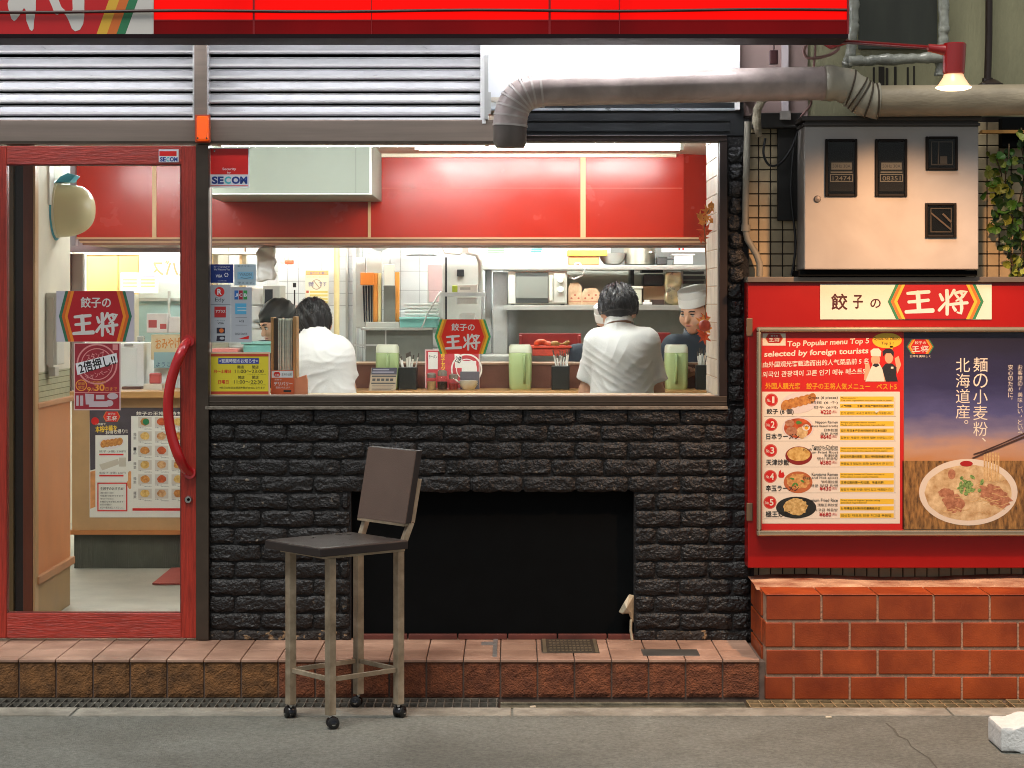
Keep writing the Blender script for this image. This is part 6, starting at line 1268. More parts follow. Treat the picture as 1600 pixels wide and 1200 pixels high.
kit('teal_basket', 'turquoise plastic basket on the thin steel shelf', 'basket', [('basket', mat('basket_teal', '7cc0b8', .4, var=.06), [(625, 498, 684, 512)], KYY - .06, .18, .005), ('rim', mat('basket_teal_l', '92d0c8', .4), [(623.5, 495.5, 686, 499)], KYY - .07, .2, .002)])
q = MB(); [q.pbox(632 + (k % 2) * 1.2, 474 + k * 2.6, 684 - (k % 3), 476.1 + k * 2.6, KYY - .02 + (k % 2) * .006, .12) for k in range(8)]; solo(q, 'tray_stack', mat('paper_tray', 'd6d8d2', .5), 'stack of white paper trays in the turquoise basket', 'trays', bevel=.001)
q = MB(); q.tube([P(657, 514, KYY - .09), P(661, 508, KYY - .09), P(668, 490, KYY - .09), P(684, 462, KYY - .09), P(690, 455, KYY - .09)], .0045, 8); solo(q, 'ladle', M_steel, 'steel ladle handle leaning across the turquoise basket', 'ladle', smooth=True)
kit('hanging_cloth', 'pale pink cloth hung on the steel cabinet', 'cloth', [('cloth', mat('cloth_pink', 'c4a8a6', .8, var=.08), [(669, 413, 691, 455), (670, 455, 686, 472)], 3.45, .02, .004)])
kit('steel_cabinet', 'tall steel cabinet behind the pink cloth', 'cabinet', [('body', M_steel_m, [(668, 400, 752, 520)], 3.56, .3, .003), ('door_joint', M_dmetal, [(695.5, 402, 698.5, 520)], 3.556, .004, 0), ('latch', M_dmetal, [(714, 421, 725, 432)], 3.545, .012, .003)])
kit('serving_stand', 'small steel stand with white box and green cup', 'stand', [('top', M_steel, [(688, 457, 758, 463)], 3.2, .2, .001), ('leg', M_steel, [(690, 463, 692.5, 515), (753, 463, 756, 515)], 3.2, .02, 0), ('lower_rail', M_steel, [(692, 505, 754, 508)], 3.2, .02, 0)])
kit('white_box', 'white cardboard box tilted on the steel stand', 'box', [('box', M_paper, [(715, 445, 746, 456.7)], 3.24, .1, .002), ('label', mat('label_grey', 'b0b0a8', .6), [(719, 449, 735, 453)], 3.2395, .001, 0)])
kit('green_cup', 'small green cup on the steel stand', 'cup', [('cup', mat('cup_green', '9fae3a', .4), [(706.5, 446, 715, 456.8)], 3.26, .04, .004)])
q = MB(); q.pbox(714, 465, 745, 475, 3.25, .1); q.pbox(718, 490, 742, 500, 3.3, .1); solo(q, 'paper_pack', M_paper, 'white paper pack under the top of the steel stand', 'paper pack', bevel=.002)
q = MB(); q.tube([P(690, 384, 3.3), P(695, 395, 3.3), P(718, 397, 3.3), P(727, 392, 3.3), P(729, 380, 3.3)], .006, 8); q.tube([P(728, 380, 3.3), P(730, 395, 3.3), P(745, 398, 3.3), P(750, 410, 3.3), P(751, 456, 3.3)], .013, 12); q.pbox(722, 384, 732, 396, 3.28, .03); solo(q, 'gas_pipe', mat('pipe_grey', 'a8a69c', .4, .3), 'grey gas pipe bending down beside the steel cabinet', 'pipe', smooth='auto')
kit('extractor_grille', 'green extractor grille under the canopy', 'grille', [('frame', mat('grille_green', '9db39a', .4), [(759, 384.5, 799, 397)], 3.9, .02, .002), ('slat', mat('grille_dark', '5f7a62', .5), [(762, 387, 788, 388.5), (762, 390.5, 788, 392), (762, 394, 788, 395)], 3.896, .004, 0)])
kit('air_conditioner', 'white air conditioner with pale blue flap under the canopy', 'air conditioner', [('body', M_white, [(633, 372, 682, 399)], 3.9, .2, .006), ('flap', mat('flap_blue', 'a8c8d0', .4), [(638, 388, 680, 397)], 3.89, .01, .002)])
q = MB(); q.ell(593, 372, 19, 19, 4.0, 32); q.lathe([(0, -.04), (.06, -.035), (.078, 0)], P(593, 372, 4.0), 28, 'y'); solo(q, 'wall_clock', M_white, 'round white clock rim peeking below the canopy', 'clock', smooth='auto')
kit('wok_station', 'grey steel wok station half lost in steam', 'wok station', [('body', mat('steam_steel', 'c2c2bc', .5, .2, var=.1), [(770, 425, 793, 560)], 3.75, .2, .006), ('flue', mat('steam_steel', ''), [(758, 400, 768, 560)], 3.8, .1, .003), ('hob', M_steel_m, [(752, 556, 812, 566)], 3.0, .4, .004)])
# left kitchen part
kit('tiled_pillar', 'white tiled pillar behind the leaning man', 'pillar', [('pillar', M_wtile, [(435, 380, 556, 600)], 3.85, .3, .002), ('joint', mat('tile_joint', ''), [(449, 382, 449.6, 600), (466, 382, 466.6, 600), (484, 382, 484.6, 600), (502, 382, 502.6, 600), (436, 401, 555, 401.6), (436, 420, 555, 420.6), (436, 439, 555, 439.6), (436, 458, 555, 458.6), (436, 477, 555, 477.6)], 3.847, .003, 0)])
q = MB(); q.tube([P(526, 370, 3.7), P(526, 600, 3.7)], .017, 14); solo(q, 'riser_pipe', mat('riser_cream', 'd2c08a', .45, var=.08), 'cream riser pipe on the tiled pillar', 'pipe', smooth='auto')
q = MB(); q.pbox(540, 380, 543.5, 600, 3.8, .04); q.pbox(551, 380, 556, 600, 3.75, .09); solo(q, 'corner_strip', M_steel_m, 'steel corner strip at the right of the tiled pillar', 'trim')
nt_ = thing('no_smoking_notice', 'cream notice with crossed circle on the tiled pillar', 'notice', P(495, 475, 3.84))
q = MB(); q.pbox(477, 422, 514, 474, 3.84, .003); q.build('sheet', mat('notice_cream', 'e2dcc0', .6), nt_)
q = MB(); q.rect(478, 423, 513, 430, 3.8394); q.build('orange_band', mat('notice_orange', 'e0a85a', .6), nt_)
q = MB(); ring(q, 494.5, 444.5, 6.8, 8, 3.8394); q.flat([(489.5, 439), (490.5, 438.2), (500, 450), (499, 450.8)], 3.839); q.build('crossed_circle', mat('notice_ring', 'a88a6c', .6), nt_)
q = MB(); q.text('禁煙', 482, 440.5, 490, 447.5, 3.8386, .02); q.text('です', 498, 440.5, 510, 447.5, 3.8386, .02); q.text('ご協力のお願い', 480, 424.5, 511, 429, 3.8386, .02); q.build('text', mat('notice_ink', '6f6a86', .6), nt_)
q = MB(); [q.rect(484, a, 512, a + 3.2, 3.8394) for a in (454.5, 460, 465.5, 470.5)]; q.text('店内での喫煙はご遠慮ください', 479, 431.5, 512, 434, 3.8386); q.build('yellow_line', mat('notice_yellow', 'd8c46a', .6), nt_)
q = MB(); [q.rect(478.5, a, 482.5, a + 4, 3.8394) for a in (454, 465)]; q.build('red_mark', mat('notice_red', 'b8513c', .6), nt_)
loft(400, 428, 384, 440, 2.6, .12, mat('bag_white', 'f6f6f2', .35, var=.03), 'plastic_bags', 'bundle of white plastic bags hanging above the woman', 'bags', .007)
kit('till_stand', 'grey till cabinet behind the woman in the black headscarf', 'cabinet', [('body', M_steel_m, [(411, 446, 437, 520)], 3.3, .3, .003), ('screen', mat('screen_black', '24262a', .2), [(413.5, 452, 426, 476)], 3.294, .006, 0)])
kit('white_fridge', 'white fridge behind the card stickers', 'fridge', [('body', M_white, [(330, 448, 414, 515)], 3.5, .5, .006), ('door', mat('door_ivory', 'd8dbd8', .35), [(331, 450, 413, 476), (331, 478, 413, 513)], 3.488, .012, .003), ('control', mat('control_grey', '9aa09c', .4), [(396, 499, 408, 504)], 3.482, .006, .001)])
kit('stick_lamp', 'slim black rod lamp standing on the pillar edge', 'lamp', [('rod', M_rubber, [(459, 453, 461, 480), (457.5, 442, 462.5, 449)], 3.7, .02, .002)])
kit('orange_scale', 'small hanging scale with orange dish', 'scale', [('plate', mat('scale_orange', 'd8623a', .4), [(445, 406, 458, 413)], 3.5, .05, .006), ('bracket', M_steel_m, [(438, 402, 444, 412), (449, 390, 451, 406)], 3.5, .03, .001)])
kit('packed_shelf', 'cream shelf packed with red and white packets', 'shelf', [('board', M_cream, [(326, 394, 402, 397)], 3.3, .3, .001), ('packets', mat('packet_pink', 'd8b0a4', .6, var=.35, vs_=18, col2='e8e0d4'), [(368, 384, 382, 394), (384, 383, 396, 394)], 3.32, .1, .002), ('side', mat('shelf_tan', 'c8ae7c', .5), [(328, 397, 333, 450), (374, 397, 378, 448)], 3.32, .2, 0)])
kit('teal_tub', 'turquoise tub on the counter before the woman', 'tub', [('tub', mat('basket_teal', ''), [(380, 538, 425, 552)], 2.5, .2, .006), ('rim', mat('basket_teal_l', ''), [(376, 534, 426, 538)], 2.49, .22, .002)])
kit('pink_tray', 'pink tray at the left end of the counter', 'tray', [('tray', mat('tray_pink', 'd8847e', .4), [(327, 545, 372, 552)], 2.4, .25, .003)])
# takeaway corner behind the door
kit('yellow_cupboard', 'yellow cupboard doors far behind the door logo', 'cupboard', [('door', mat('cupboard_yellow', 'dcb268', .5, var=.05), [(135, 398, 184, 460), (185, 398, 216, 460)], 3.9, .04, .002), ('frame', M_white, [(129, 395, 134.5, 620), (134.6, 395, 217, 398)], 3.89, .06, .001)])
kit('brown_post', 'brown post behind the cream entry wall', 'post', [('post', mat('post_taupe', '6a4e40', .5), [(107, 396, 111, 620)], 3.0, .08, 0), ('wall_strip', mat('strip_taupe', 'a3968a', .6), [(111.5, 396, 129, 620)], 3.02, .06, 0)])
tw_ = thing('shop_window', 'bright window with mirrored tan lettering at the far back', 'window', P(250, 620, 4.2))
q = MB(); q.pbox(217, 385, 330, 620, 4.2, .02); q.build('pane', mat('pane_bright', 'dfe6e0', .3, var=.06, vs_=3), tw_)
q = MB()
vs_, fs_ = glyphs('高速バス', .02); a0 = min(v[0] for v in vs_); a1 = max(v[0] for v in vs_)
q.add([P(237 + (1 - (v[0] - a0) / (a1 - a0)) * 86, 432 - (v[1] + .1) * 27, 4.196) for v in vs_], fs_); q.build('lettering', mat('letter_tan', 'c8a070', .6), tw_)
q = MB(); q.pbox(217, 466, 330, 470, 4.15, .04); q.pbox(262, 455, 265, 500, 4.1, .03); q.build('bar', M_steel_m, tw_)
q = MB(); q.rect(217, 471, 330, 540, 4.195); q.build('painted_reflection', mat('reflection_teal', 'a9c4c0', .4, var=.15, vs_=4), tw_)  # flat teal sheet paints a reflection onto the pane
pn = thing('price_notice', 'white price notice in front of the yellow cupboard', 'notice', P(217, 455, 3.8))
q = MB(); q.pbox(188.5, 426, 247, 458, 3.8, .004); q.build('sheet', M_paper, pn)
q = MB(); [q.rect(192 + 28 * k, 431, 214 + 28 * k, 434, 3.7994) for k in (0, 1)]; q.build('violet_line', mat('line_violet', 'b8a0b0', .6), pn)
q = MB(); [q.rect(192 + 28 * k, a, 214 + 28 * k, a + 2.5, 3.7994) for k in (0, 1) for a in (436, 441, 446)]; q.build('yellow_line', mat('line_yellow', 'd9d07c', .6), pn)
kit('drink_fridge', 'white drinks fridge standing on the takeaway counter', 'fridge', [('body', M_white, [(188, 536, 225, 610)], 2.75, .3, .004), ('door', mat('fridge_door', 'e8ebe8', .3), [(190, 543, 214, 604)], 2.742, .008, .002), ('vent', mat('vent_grey', '9c9a98', .5), [(194, 537.5, 208, 541)], 2.744, .006, 0), ('cap', M_steel, [(214, 525, 224, 534)], 2.8, .06, .006)])
sn = thing('snack_rack', 'rack of orange lettered snack boxes on the takeaway counter', 'rack', P(258, 612, 2.7))
q = MB(); q.pbox(236, 523, 320, 562, 2.7, .15); q.build('orange_box', mat('snack_cream', 'e0cda4', .5, var=.12), sn, bevel=.003)
q = MB(); q.text('おみやげ', 243, 528, 282, 545, 2.6992, .02, rot=-.05); q.build('orange_text', mat('snack_orange', 'd4873c', .5), sn)
q = MB(); q.pbox(240.5, 550.5, 300, 575, 2.68, .02); q.build('blue_sign', mat('snack_teal', '8fb0b4', .5), sn)
q = MB(); q.text('ようこそ', 244, 566, 275, 573, 2.679, .02); q.build('blue_text', mat('snack_navy', '3c5a78', .5), sn)
q = MB(); q.pbox(229, 490, 262, 520, 2.76, .1); q.pbox(263, 495, 300, 520, 2.78, .1); q.build('white_packet', mat('packet_white', 'e6ded8', .5, var=.1), sn, bevel=.004)
q = MB(); q.rect(232, 500, 245, 512, 2.7592); q.rect(250, 506, 260, 514, 2.7592); q.build('red_print', mat('packet_red', 'b5504c', .5), sn)
q = MB(); q.pbox(240, 575, 320, 612, 2.74, .1); q.build('base', M_white, sn)
kit('gift_box', 'small white gift box with red round mark on the takeaway counter', 'box', [('box', mat('gift_white', 'd8d2c4', .5), [(224, 600, 253, 617)], 2.35, .12, .002), ('mark', mat('packet_red', ''), [(233, 583, 250, 600)], 2.4, .06, .008)])
kit('till', 'dark till foot behind the white gift box', 'till', [('body', mat('till_brown', '5c4038', .5), [(190, 604, 221, 617)], 2.4, .1, .003)])
q = MB(); q.box(kx0 + .1, -1.15, KY + .37, 3.1, FZ, 1.036); q.build('back_worktop', M_steel_m, ct)
# ---------------------------------------------------------------- people
def rot_local(p, c, yaw, pitch, roll=0):
    """world points -> head space (face towards +y)"""
    Mx = Matrix.Rotation(yaw, 3, 'Z') @ Matrix.Rotation(pitch, 3, 'X') @ Matrix.Rotation(roll, 3, 'Y')
    return (p - np.array(c)) @ np.array(Mx), Mx
def head_d(q):
    d = ell_(q, (0, -.008, .022), (.074, .094, .094))
    d = smin(d, ell_(q, (0, .022, -.045), (.058, .066, .066)), .035)
    d = smin(d, cap_(q, (0, .066, -.088), (0, .07, -.084), .022, .02), .03)              # chin
    d = smin(d, cap_(q, (-.028, .078, .018), (.028, .078, .018), .013, .013), .02)       # brow
    d = smin(d, cap_(q, (0, .086, .008), (0, .105, -.028), .008, .0125), .012)           # nose
    d = smin(d, cap_(q, (-.012, .086, -.058), (.012, .086, -.058), .0085, .0085), .01)   # lips
    for s in (-1, 1):
        d = smin(d, ell_(q, (s * .045, .055, -.03), (.024, .026, .026)), .03)            # cheek
        d = smin(d, ell_(q, (s * .077, -.008, -.008), (.011, .02, .031)), .012)          # ear
        d = np.maximum(d, -(np.linalg.norm(q - np.array((s * .031, .098, .0)), axis=-1) - .017))  # eye socket
    return d
def body_d(p, J):
    """torso, neck, arms and legs from a dict of joints"""
    d = cap_(p, J['pelvis'], J['waist'], .145, .125)
    d = smin(d, cap_(p, J['waist'], J['chest'], .125, .14), .08)
    sh = [np.array(J['sl']), np.array(J['sr'])]; ch_ = np.array(J['chest'])
    d = smin(d, cap_(p, sh[0], sh[1], .06, .06), .07)
    d = smin(d, cap_(p, J['neck'], J['head'], .055, .05), .03)
    for s in 'lr':
        if 'e' + s in J:
            d = smin(d, cap_(p, J['s' + s], J['e' + s], .052, .039), .03); d = smin(d, cap_(p, J['e' + s], J['w' + s], .038, .026), .02)
            if 'h' + s in J: d = smin(d, hand_d(p, J['w' + s], J['h' + s], s), .012)
        if 'k' + s in J:
            d = smin(d, cap_(p, J['p' + s], J['k' + s], .085, .058), .04); d = smin(d, cap_(p, J['k' + s], J['f' + s], .055, .038), .03)
            f = np.array(J['f' + s]); d = smin(d, cap_(p, f, f + np.array((0, .16, -.02)), .035, .03), .02)
    return d
def hand_d(p, w, h, s):
    w = np.array(w); h = np.array(h); t = (h - w) / np.linalg.norm(h - w); side = np.cross(t, (0, 0, 1)); side /= np.linalg.norm(side); up = np.cross(side, t)
    palm = w + t * .055; d = cap_(p, w, palm, .026, .03); d = smin(d, cap_(p, palm - side * .022, palm + side * .022, .02, .02), .015)
    for k, L in enumerate((.062, .072, .068, .052)):
        a = palm + side * (.03 - .02 * k) + t * .015; m = a + t * L * .6 + up * .004; e = m + t * L * .32 - up * L * .32
        d = smin(d, np.minimum(cap_(p, a, m, .0095, .0085), cap_(p, m, e, .0085, .007)), .004)
    sg = 1 if s == 'l' else -1
    a = w + t * .025 + side * .026 * sg; return smin(d, np.minimum(cap_(p, a, a + t * .03 + side * .026 * sg, .011, .01), cap_(p, a + t * .03 + side * .026 * sg, a + t * .058 + side * .02 * sg - up * .012, .01, .008)), .008)
def bounds(J, pad=.2):
    a = np.array([v for v in J.values()]); return a.min(0) - pad, a.max(0) + pad
M_skin = mat('skin', 'd3a184', .5, var=.06, vs_=20, sss=.1); M_hair = mat('black_hair', '1c1a1c', .5, var=.4, vs_=40, stretch=(1, 1, .3)); M_hair2 = mat('greyish_hair', '2c2b30', .48, var=.35, vs_=40, stretch=(1, 1, .3))
M_shirt = mat('white_shirt', 'ecebe8', .8, var=.03, bump=.12, bs=260); M_navy = mat('navy_uniform', '1c2733', .8, var=.25, vs_=9, bump=.15, bs=200); M_trs = mat('dark_trousers', '24252a', .85)
M_hat = mat('white_hat', 'ebebe6', .6)
def face_parts(t_, c, Mx):
    """eyes, brows and lips on a head at c"""
    c = Vector(c); eye, iris, brow, lip = MB(), MB(), MB(), MB(); W = lambda *a: c + Mx @ Vector(a)
    for s in (-1, 1):
        e = W(s * .031, .081, .001); eye.lathe([(0, -.0105), (.0075, -.0075), (.0105, 0), (.0075, .0075), (0, .0105)], e, 12)
        i_ = W(s * .031, .0895, -.001); iris.lathe([(0, -.0045), (.0045, 0), (0, .0045)], i_, 10)
        brow.tube([W(s * .014, .092, .021), W(s * .03, .092, .025), W(s * .048, .081, .020)], [.003, .004, .002], 8); brow.tube([W(s * .02, .0885, .008), W(s * .031, .091, .0075), W(s * .043, .084, .004)], [.002, .0032, .002], 8)
    lip.tube([W(-.02, .088, -.057), W(-.007, .0955, -.055), W(.007, .0955, -.055), W(.02, .088, -.057)], [.002, .0042, .0042, .002], 8)
    eye.build('eyes', mat('eye_white', 'e2ddd6', .25), t_, smooth=True); iris.build('irises', mat('iris', '1c120c', .2), t_, smooth=True); brow.build('eyebrows', mat('brow', '2a1e18', .8), t_, smooth=True); lip.build('lips', mat('lip', 'a8655a', .5), t_, smooth=True)
def person(label, J, yaw, pitch, roll=0, res=.0085):
    c = tuple(J['head']); lo, hi = bounds(J)
    t_ = thing('person', label, 'person', (J['pelvis'][0], J['pelvis'][1], FZ))
    def fn(p):
        q_, _ = rot_local(p, c, yaw, pitch, roll); return smin(body_d(p, J), head_d(q_), .022)
    net(fn, lo, hi, res).build('body', M_skin, t_, smooth=True)
    _, Mx = rot_local(np.zeros(3), c, yaw, pitch, roll); return t_, Mx
def hair_fn(c, yaw, pitch, roll, fringe=.045, back=-.075, thick=.014, undercut=None, seed=0, top=9):
    def fn(p):
        q_, _ = rot_local(p, c, yaw, pitch, roll); a = np.arctan2(q_[..., 0], -q_[..., 1])
        z = q_[..., 2]; strand = np.sin(a * 34 + 3 * np.sin(z * 38 + seed) + seed) * .0015 + np.sin(a * 13 + z * 55 + 2 * seed) * .004 + np.sin(a * 71 + z * 30) * .0014
        th = thick + (0 if undercut is None else np.where(z < undercut, -.010, .004))
        d = ell_(q_, (0, -.010, .024), (.074 + .002, .095, .095)) - th - strand * (1 if undercut is None else np.where(z < undercut, .2, 1.5))
        yc = q_[..., 1]; low = back + (yc + .09) * .45 + .004 * np.sin(a * 25)
        low = np.where(yc > .02, fringe + .012 * np.sin(a * 14 + seed), low)
        return np.maximum(np.maximum(d, low - z), z - top)
    return fn
def tufts(c, yaw, pitch, roll, n=420, thick=.014, fringe=.045, back=-.06, lift=.012, ln=.8, seed=1, zmax=9):
    rnd = random.Random(seed); _, Mx = rot_local(np.zeros(3), c, yaw, pitch, roll); c = Vector(c); mb = MB(); R3 = (.074 + thick, .095 + thick, .095 + thick)
    for _ in range(n):
        a = rnd.uniform(0, 6.283); f0 = math.acos(1 - rnd.random() * .98); f0 = f0 * .9; L = rnd.uniform(.35, 1) * ln; w = rnd.uniform(.0022, .0048); da = rnd.uniform(-.25, .25); pts = []; rs = []; ok = True
        for k in range(6):
            t = k / 5; f = f0 + L * t; aa = a + da * t; g = 1 - .06 + (.06 + lift / .09) * t ** 1.6
            q = Vector((R3[0] * math.sin(f) * math.sin(aa) * g, -.010 - R3[1] * math.sin(f) * math.cos(aa) * g, .024 + R3[2] * math.cos(f) * g))
            if q.z > zmax or (q.y > .03 and q.z < fringe) or (q.y <= .03 and q.z < back + (q.y + .09) * .45): ok = k > 3; break
            pts.append(c + Mx @ q); rs.append(w * (1 - .8 * t) if k else w * .7)
        if len(pts) >= 4: mb.tube(pts, rs, 5)
    return mb
def hbox(c, r=.16): return np.array(c) - r, np.array(c) + r
def folds(p, k, s): 
    x, y, z = p[..., 0], p[..., 1], p[..., 2]
    rid = lambda w: (1 - np.abs(np.sin(w))) ** 1.6
    n1 = np.sin(x * 13 + 2 * np.sin(z * 9 + s)) ; n2 = np.sin(z * 14 - x * 8 + 2 * np.sin(x * 11 + s)); n3 = np.sin(x * 17 - z * 13 + s)
    a = rid(z * 52 + x * 30 + 2.4 * n1 + 1.5 * n2) * np.clip(.2 + n2, 0, 1); b = rid(z * 44 - x * 38 + 2.2 * n2 - 1.4 * n3 + s) * np.clip(.15 + n1, 0, 1); c = rid(x * 40 + 2.5 * n2 + z * 9) * np.clip(-.1 - n1, 0, 1); e = rid(z * 83 + 3 * n3 + x * 20) * np.clip(n3 - .1, 0, 1)
    low = np.clip((1.38 - z) * 4, .25, 1)
    return -k * low * (a + b + .7 * c + .5 * e) + k * .5
def folds_old(p, k, s):
    x, y, z = p[..., 0], p[..., 1], p[..., 2]
    rid = lambda w: (1 - np.abs(np.sin(w))) ** 2.2
    m1 = .5 + .5 * np.sin(x * 9 + z * 6 + s); m2 = .5 + .5 * np.sin(x * 7 - z * 8 + 2 * s + 1)
    a = rid(z * 15 + x * 12 + 1.3 * np.sin(x * 11 + s) + .8 * np.sin(z * 17 + 2 * s)); b = rid(z * 13 - x * 16 + 1.2 * np.sin(z * 12 + s) + .7 * np.sin(x * 23)); c = rid(x * 26 + 2 * np.sin(z * 9 + s) + z * 4)
    e = rid(z * 31 - x * 21 + 2.2 * np.sin(x * 15 + s) + 1.2 * np.sin(z * 24 + s)); f = rid(z * 27 + x * 33 + 2 * np.sin(z * 14 + 2 * s))
    return -k * (a * m1 * .8 + b * m2 * .8 + c * (1 - m1) * .4 + e * m2 * .3 + f * m1 * .3) + k * .4
def shirt_fn(J, infl, frac, k, seed, neck_z, hem, sleeve_w=.016):
    def fn(p):
        d = cap_(p, J['pelvis'], J['waist'], .15, .13); d = smin(d, cap_(p, J['waist'], J['chest'], .13, .145), .08)
        d = smin(d, cap_(p, J['sl'], J['sr'], .062, .062), .07); d = smin(d, cap_(p, J['neck'], np.array(J['neck']) * .35 + np.array(J['head']) * .65, .062, .058), .03) - infl
        for s in 'lr':
            if 'e' + s not in J: continue
            a = np.array(J['s' + s]); b = np.array(J['e' + s]); e = a + (b - a) * frac; t = (e - a) / np.linalg.norm(e - a)
            ds = cap_(p, a, e + t * .1, .054 + infl, .052 + infl + sleeve_w); d = smin(d, np.maximum(ds, (p - e) @ t), .025)
        d = d + folds(p, k, seed); n = np.array(J['neck']); 
        tilt = p[..., 2] - neck_z + (p[..., 1] - n[1]) * .35
        d = np.maximum(d, tilt); return np.maximum(d, hem - p[..., 2])
    return fn
def collar(t_, J, m, r=.062, h_=.034, z=None):
    n = Vector(J['neck']); hd__ = Vector(J['head']); ax = (hd__ - n).normalized(); c = n + ax * (z or .06); u = ax.cross(Vector((1, 0, 0))).normalized(); v = u.cross(ax); q = MB(); N_ = 30; vs_ = []
    for rr_, hh in ((r + .012, -.006), (r + .004, h_), (r - .002, h_ + .002), (r - .004, h_ - .01)):
        for j in range(N_):
            a = 2 * math.pi * j / N_; dip = .012 * math.cos(a)
            vs_.append(c + (v * math.cos(a) + u * math.sin(a)) * (rr_ + .002 * math.sin(5 * a)) + ax * (hh + dip * .3))
    q.add(vs_, [(i * N_ + j, i * N_ + (j + 1) % N_, (i + 1) * N_ + (j + 1) % N_, (i + 1) * N_ + j) for i in range(3) for j in range(N_)]); q.build('collar', m, t_, smooth=True)
# man in the middle, seen from behind
YA = 1.55
def at(px, py, Y): return np.array((X(px, Y), Y, Z(py, Y)))
JA = dict(pelvis=at(972, 700, YA), waist=at(972, 640, YA - .02), chest=at(971, 565, YA - .0), neck=at(968, 526, YA + .01), head=at(966, 486, YA + .06), sl=at(936, 536, YA), sr=at(1008, 535, YA), el=at(917, 612, YA + .06), er=at(1025, 612, YA + .06), wl=at(935, 612, YA + .42), wr=at(1000, 612, YA + .42), hl=at(945, 612, YA + .6), hr=at(985, 612, YA + .6),
          pl=at(950, 712, YA), pr=at(992, 712, YA), kl=at(945, 715, YA + .42), kr=at(998, 715, YA + .42), fl=(X(945, YA), YA + .42, FZ + .04), fr=(X(998, YA), YA + .42, FZ + .04))
JA['chest'][1] += 0
tA, MA = person('man in creased white short sleeved shirt seen from behind at the counter', JA, 0, -.32)
face_parts(tA, JA['head'], MA)
net(hair_fn(tuple(JA['head']), 0, -.32, 0, .04, -.072, .013, undercut=-.024, seed=1.3), *hbox(JA['head']), .005).build('hair', M_hair2, tA, smooth=True); tufts(tuple(JA['head']), 0, -.32, 0, 620, .015, .05, -.03, .012, .8, 3).build('hair_strands', M_hair2, tA, smooth=True)
net(shirt_fn(JA, .012, .78, .0068, 1.7, Z(508, YA), 1.0, .008), *bounds(JA, .22), .0055).build('shirt', M_shirt, tA, smooth=True); collar(tA, JA, M_shirt, z=.062)
q = MB(); 
def trousers(t_, J):
    def fn(p):
        d = cap_(p, J['pelvis'], J['waist'], .16, .14)
        for s in 'lr': d = smin(d, cap_(p, J['p' + s], J['k' + s], .098, .07), .04); d = smin(d, cap_(p, J['k' + s], J['f' + s], .07, .058), .03)
        return np.maximum(d, p[..., 2] - .86)
    lo, hi = bounds({k: J[k] for k in ('pelvis', 'pl', 'pr', 'kl', 'kr', 'fl', 'fr')}, .2); lo[2] = FZ + .04; net(fn, lo, hi, .014).build('trousers', M_trs, t_, smooth=True)
trousers(tA, JA)
# man leaning to the left
JB = dict(pelvis=at(512, 706, YA), waist=at(506, 640, YA), chest=at(501, 575, YA + .02), neck=at(498, 541, YA + .05), head=at(490, 507, YA + .13), sl=at(476, 548, YA + .05), sr=at(526, 552, YA + .03), el=at(462, 615, YA + .12), er=at(543, 606, YA + .08), wl=at(455, 618, YA + .42), wr=at(520, 616, YA + .42), hl=at(460, 618, YA + .6), hr=at(505, 618, YA + .6),
          pl=at(508, 714, YA), pr=at(548, 714, YA), kl=at(505, 716, YA + .42), kr=at(555, 716, YA + .42), fl=(X(505, YA), YA + .42, FZ + .04), fr=(X(555, YA), YA + .42, FZ + .04))
tB, MB_ = person('man in plain white shirt leaning left beside the wooden menu holder', JB, .12, -.42, -.08)
face_parts(tB, JB['head'], MB_)
net(hair_fn(tuple(JB['head']), .12, -.42, -.08, .04, -.080, .012, seed=2.1), *hbox(JB['head']), .005).build('hair', M_hair, tB, smooth=True); tufts(tuple(JB['head']), .12, -.42, -.08, 620, .011, .05, -.07, .009, .7, 5).build('hair_strands', M_hair, tB, smooth=True)
net(shirt_fn(JB, .016, .74, .0062, 4.1, Z(512, YA), 1.0, .006), *bounds(JB, .22), .0055).build('shirt', mat('white_tee', 'e6e5e2', .8, var=.02, bump=.1, bs=260), tB, smooth=True); collar(tB, JB, mat('white_tee', ''), r=.06, h_=.02, z=.058)
trousers(tB, JB)
# woman in black headscarf behind the counter
YC = 2.85
JC = dict(pelvis=at(448, 680, YC + .1), waist=at(445, 615, YC + .06), chest=at(440, 568, YC + .03), neck=at(437, 538, YC), head=at(434, 503, YC - .06), sl=at(412, 552, YC - .08), sr=at(470, 552, YC + .12), el=at(404, 602, YC - .12), er=at(478, 606, YC + .1), wl=at(385, 608, YC - .28), wr=at(455, 612, YC - .12), hl=at(376, 610, YC - .38), hr=at(440, 612, YC - .2))
tC, MC = person('woman in black headscarf looking down to the left behind the counter', JC, R(118), -.42, 0)
face_parts(tC, JC['head'], MC)
cC = tuple(JC['head'])
def scarf(p):
    q_, _ = rot_local(p, cC, R(118), -.42, 0); d = ell_(q_, (0, -.014, .028), (.082, .108, .1)) + .0022 * np.sin(q_[..., 2] * 150 + q_[..., 1] * 60 + 2 * np.sin(q_[..., 0] * 30)); return np.maximum(d, (.032 + (q_[..., 1] - .08) * .42) - q_[..., 2])
net(scarf, *hbox(cC), .0055).build('headscarf', mat('scarf_black', '151512', .6, var=.3, vs_=20), tC, smooth=True)
def navy(J, t_, seed, nz): net(shirt_fn(J, .014, .9, .004, seed, nz, .9), *bounds(J, .2), .009).build('shirt', M_navy, t_, smooth=True)
navy(JC, tC, 2.2, Z(541, YC))
q = MB(); hC = Vector(cC); WC = lambda *a: hC + MC @ Vector(a); q.tube([WC(.074, .02, .0), WC(.070, .07, -.03), WC(.05, .1, -.09), WC(.02, .13, -.16), WC(.0, .1, -.22)], .0035, 8); q.build('mask_strap', M_white, tC, smooth=True)
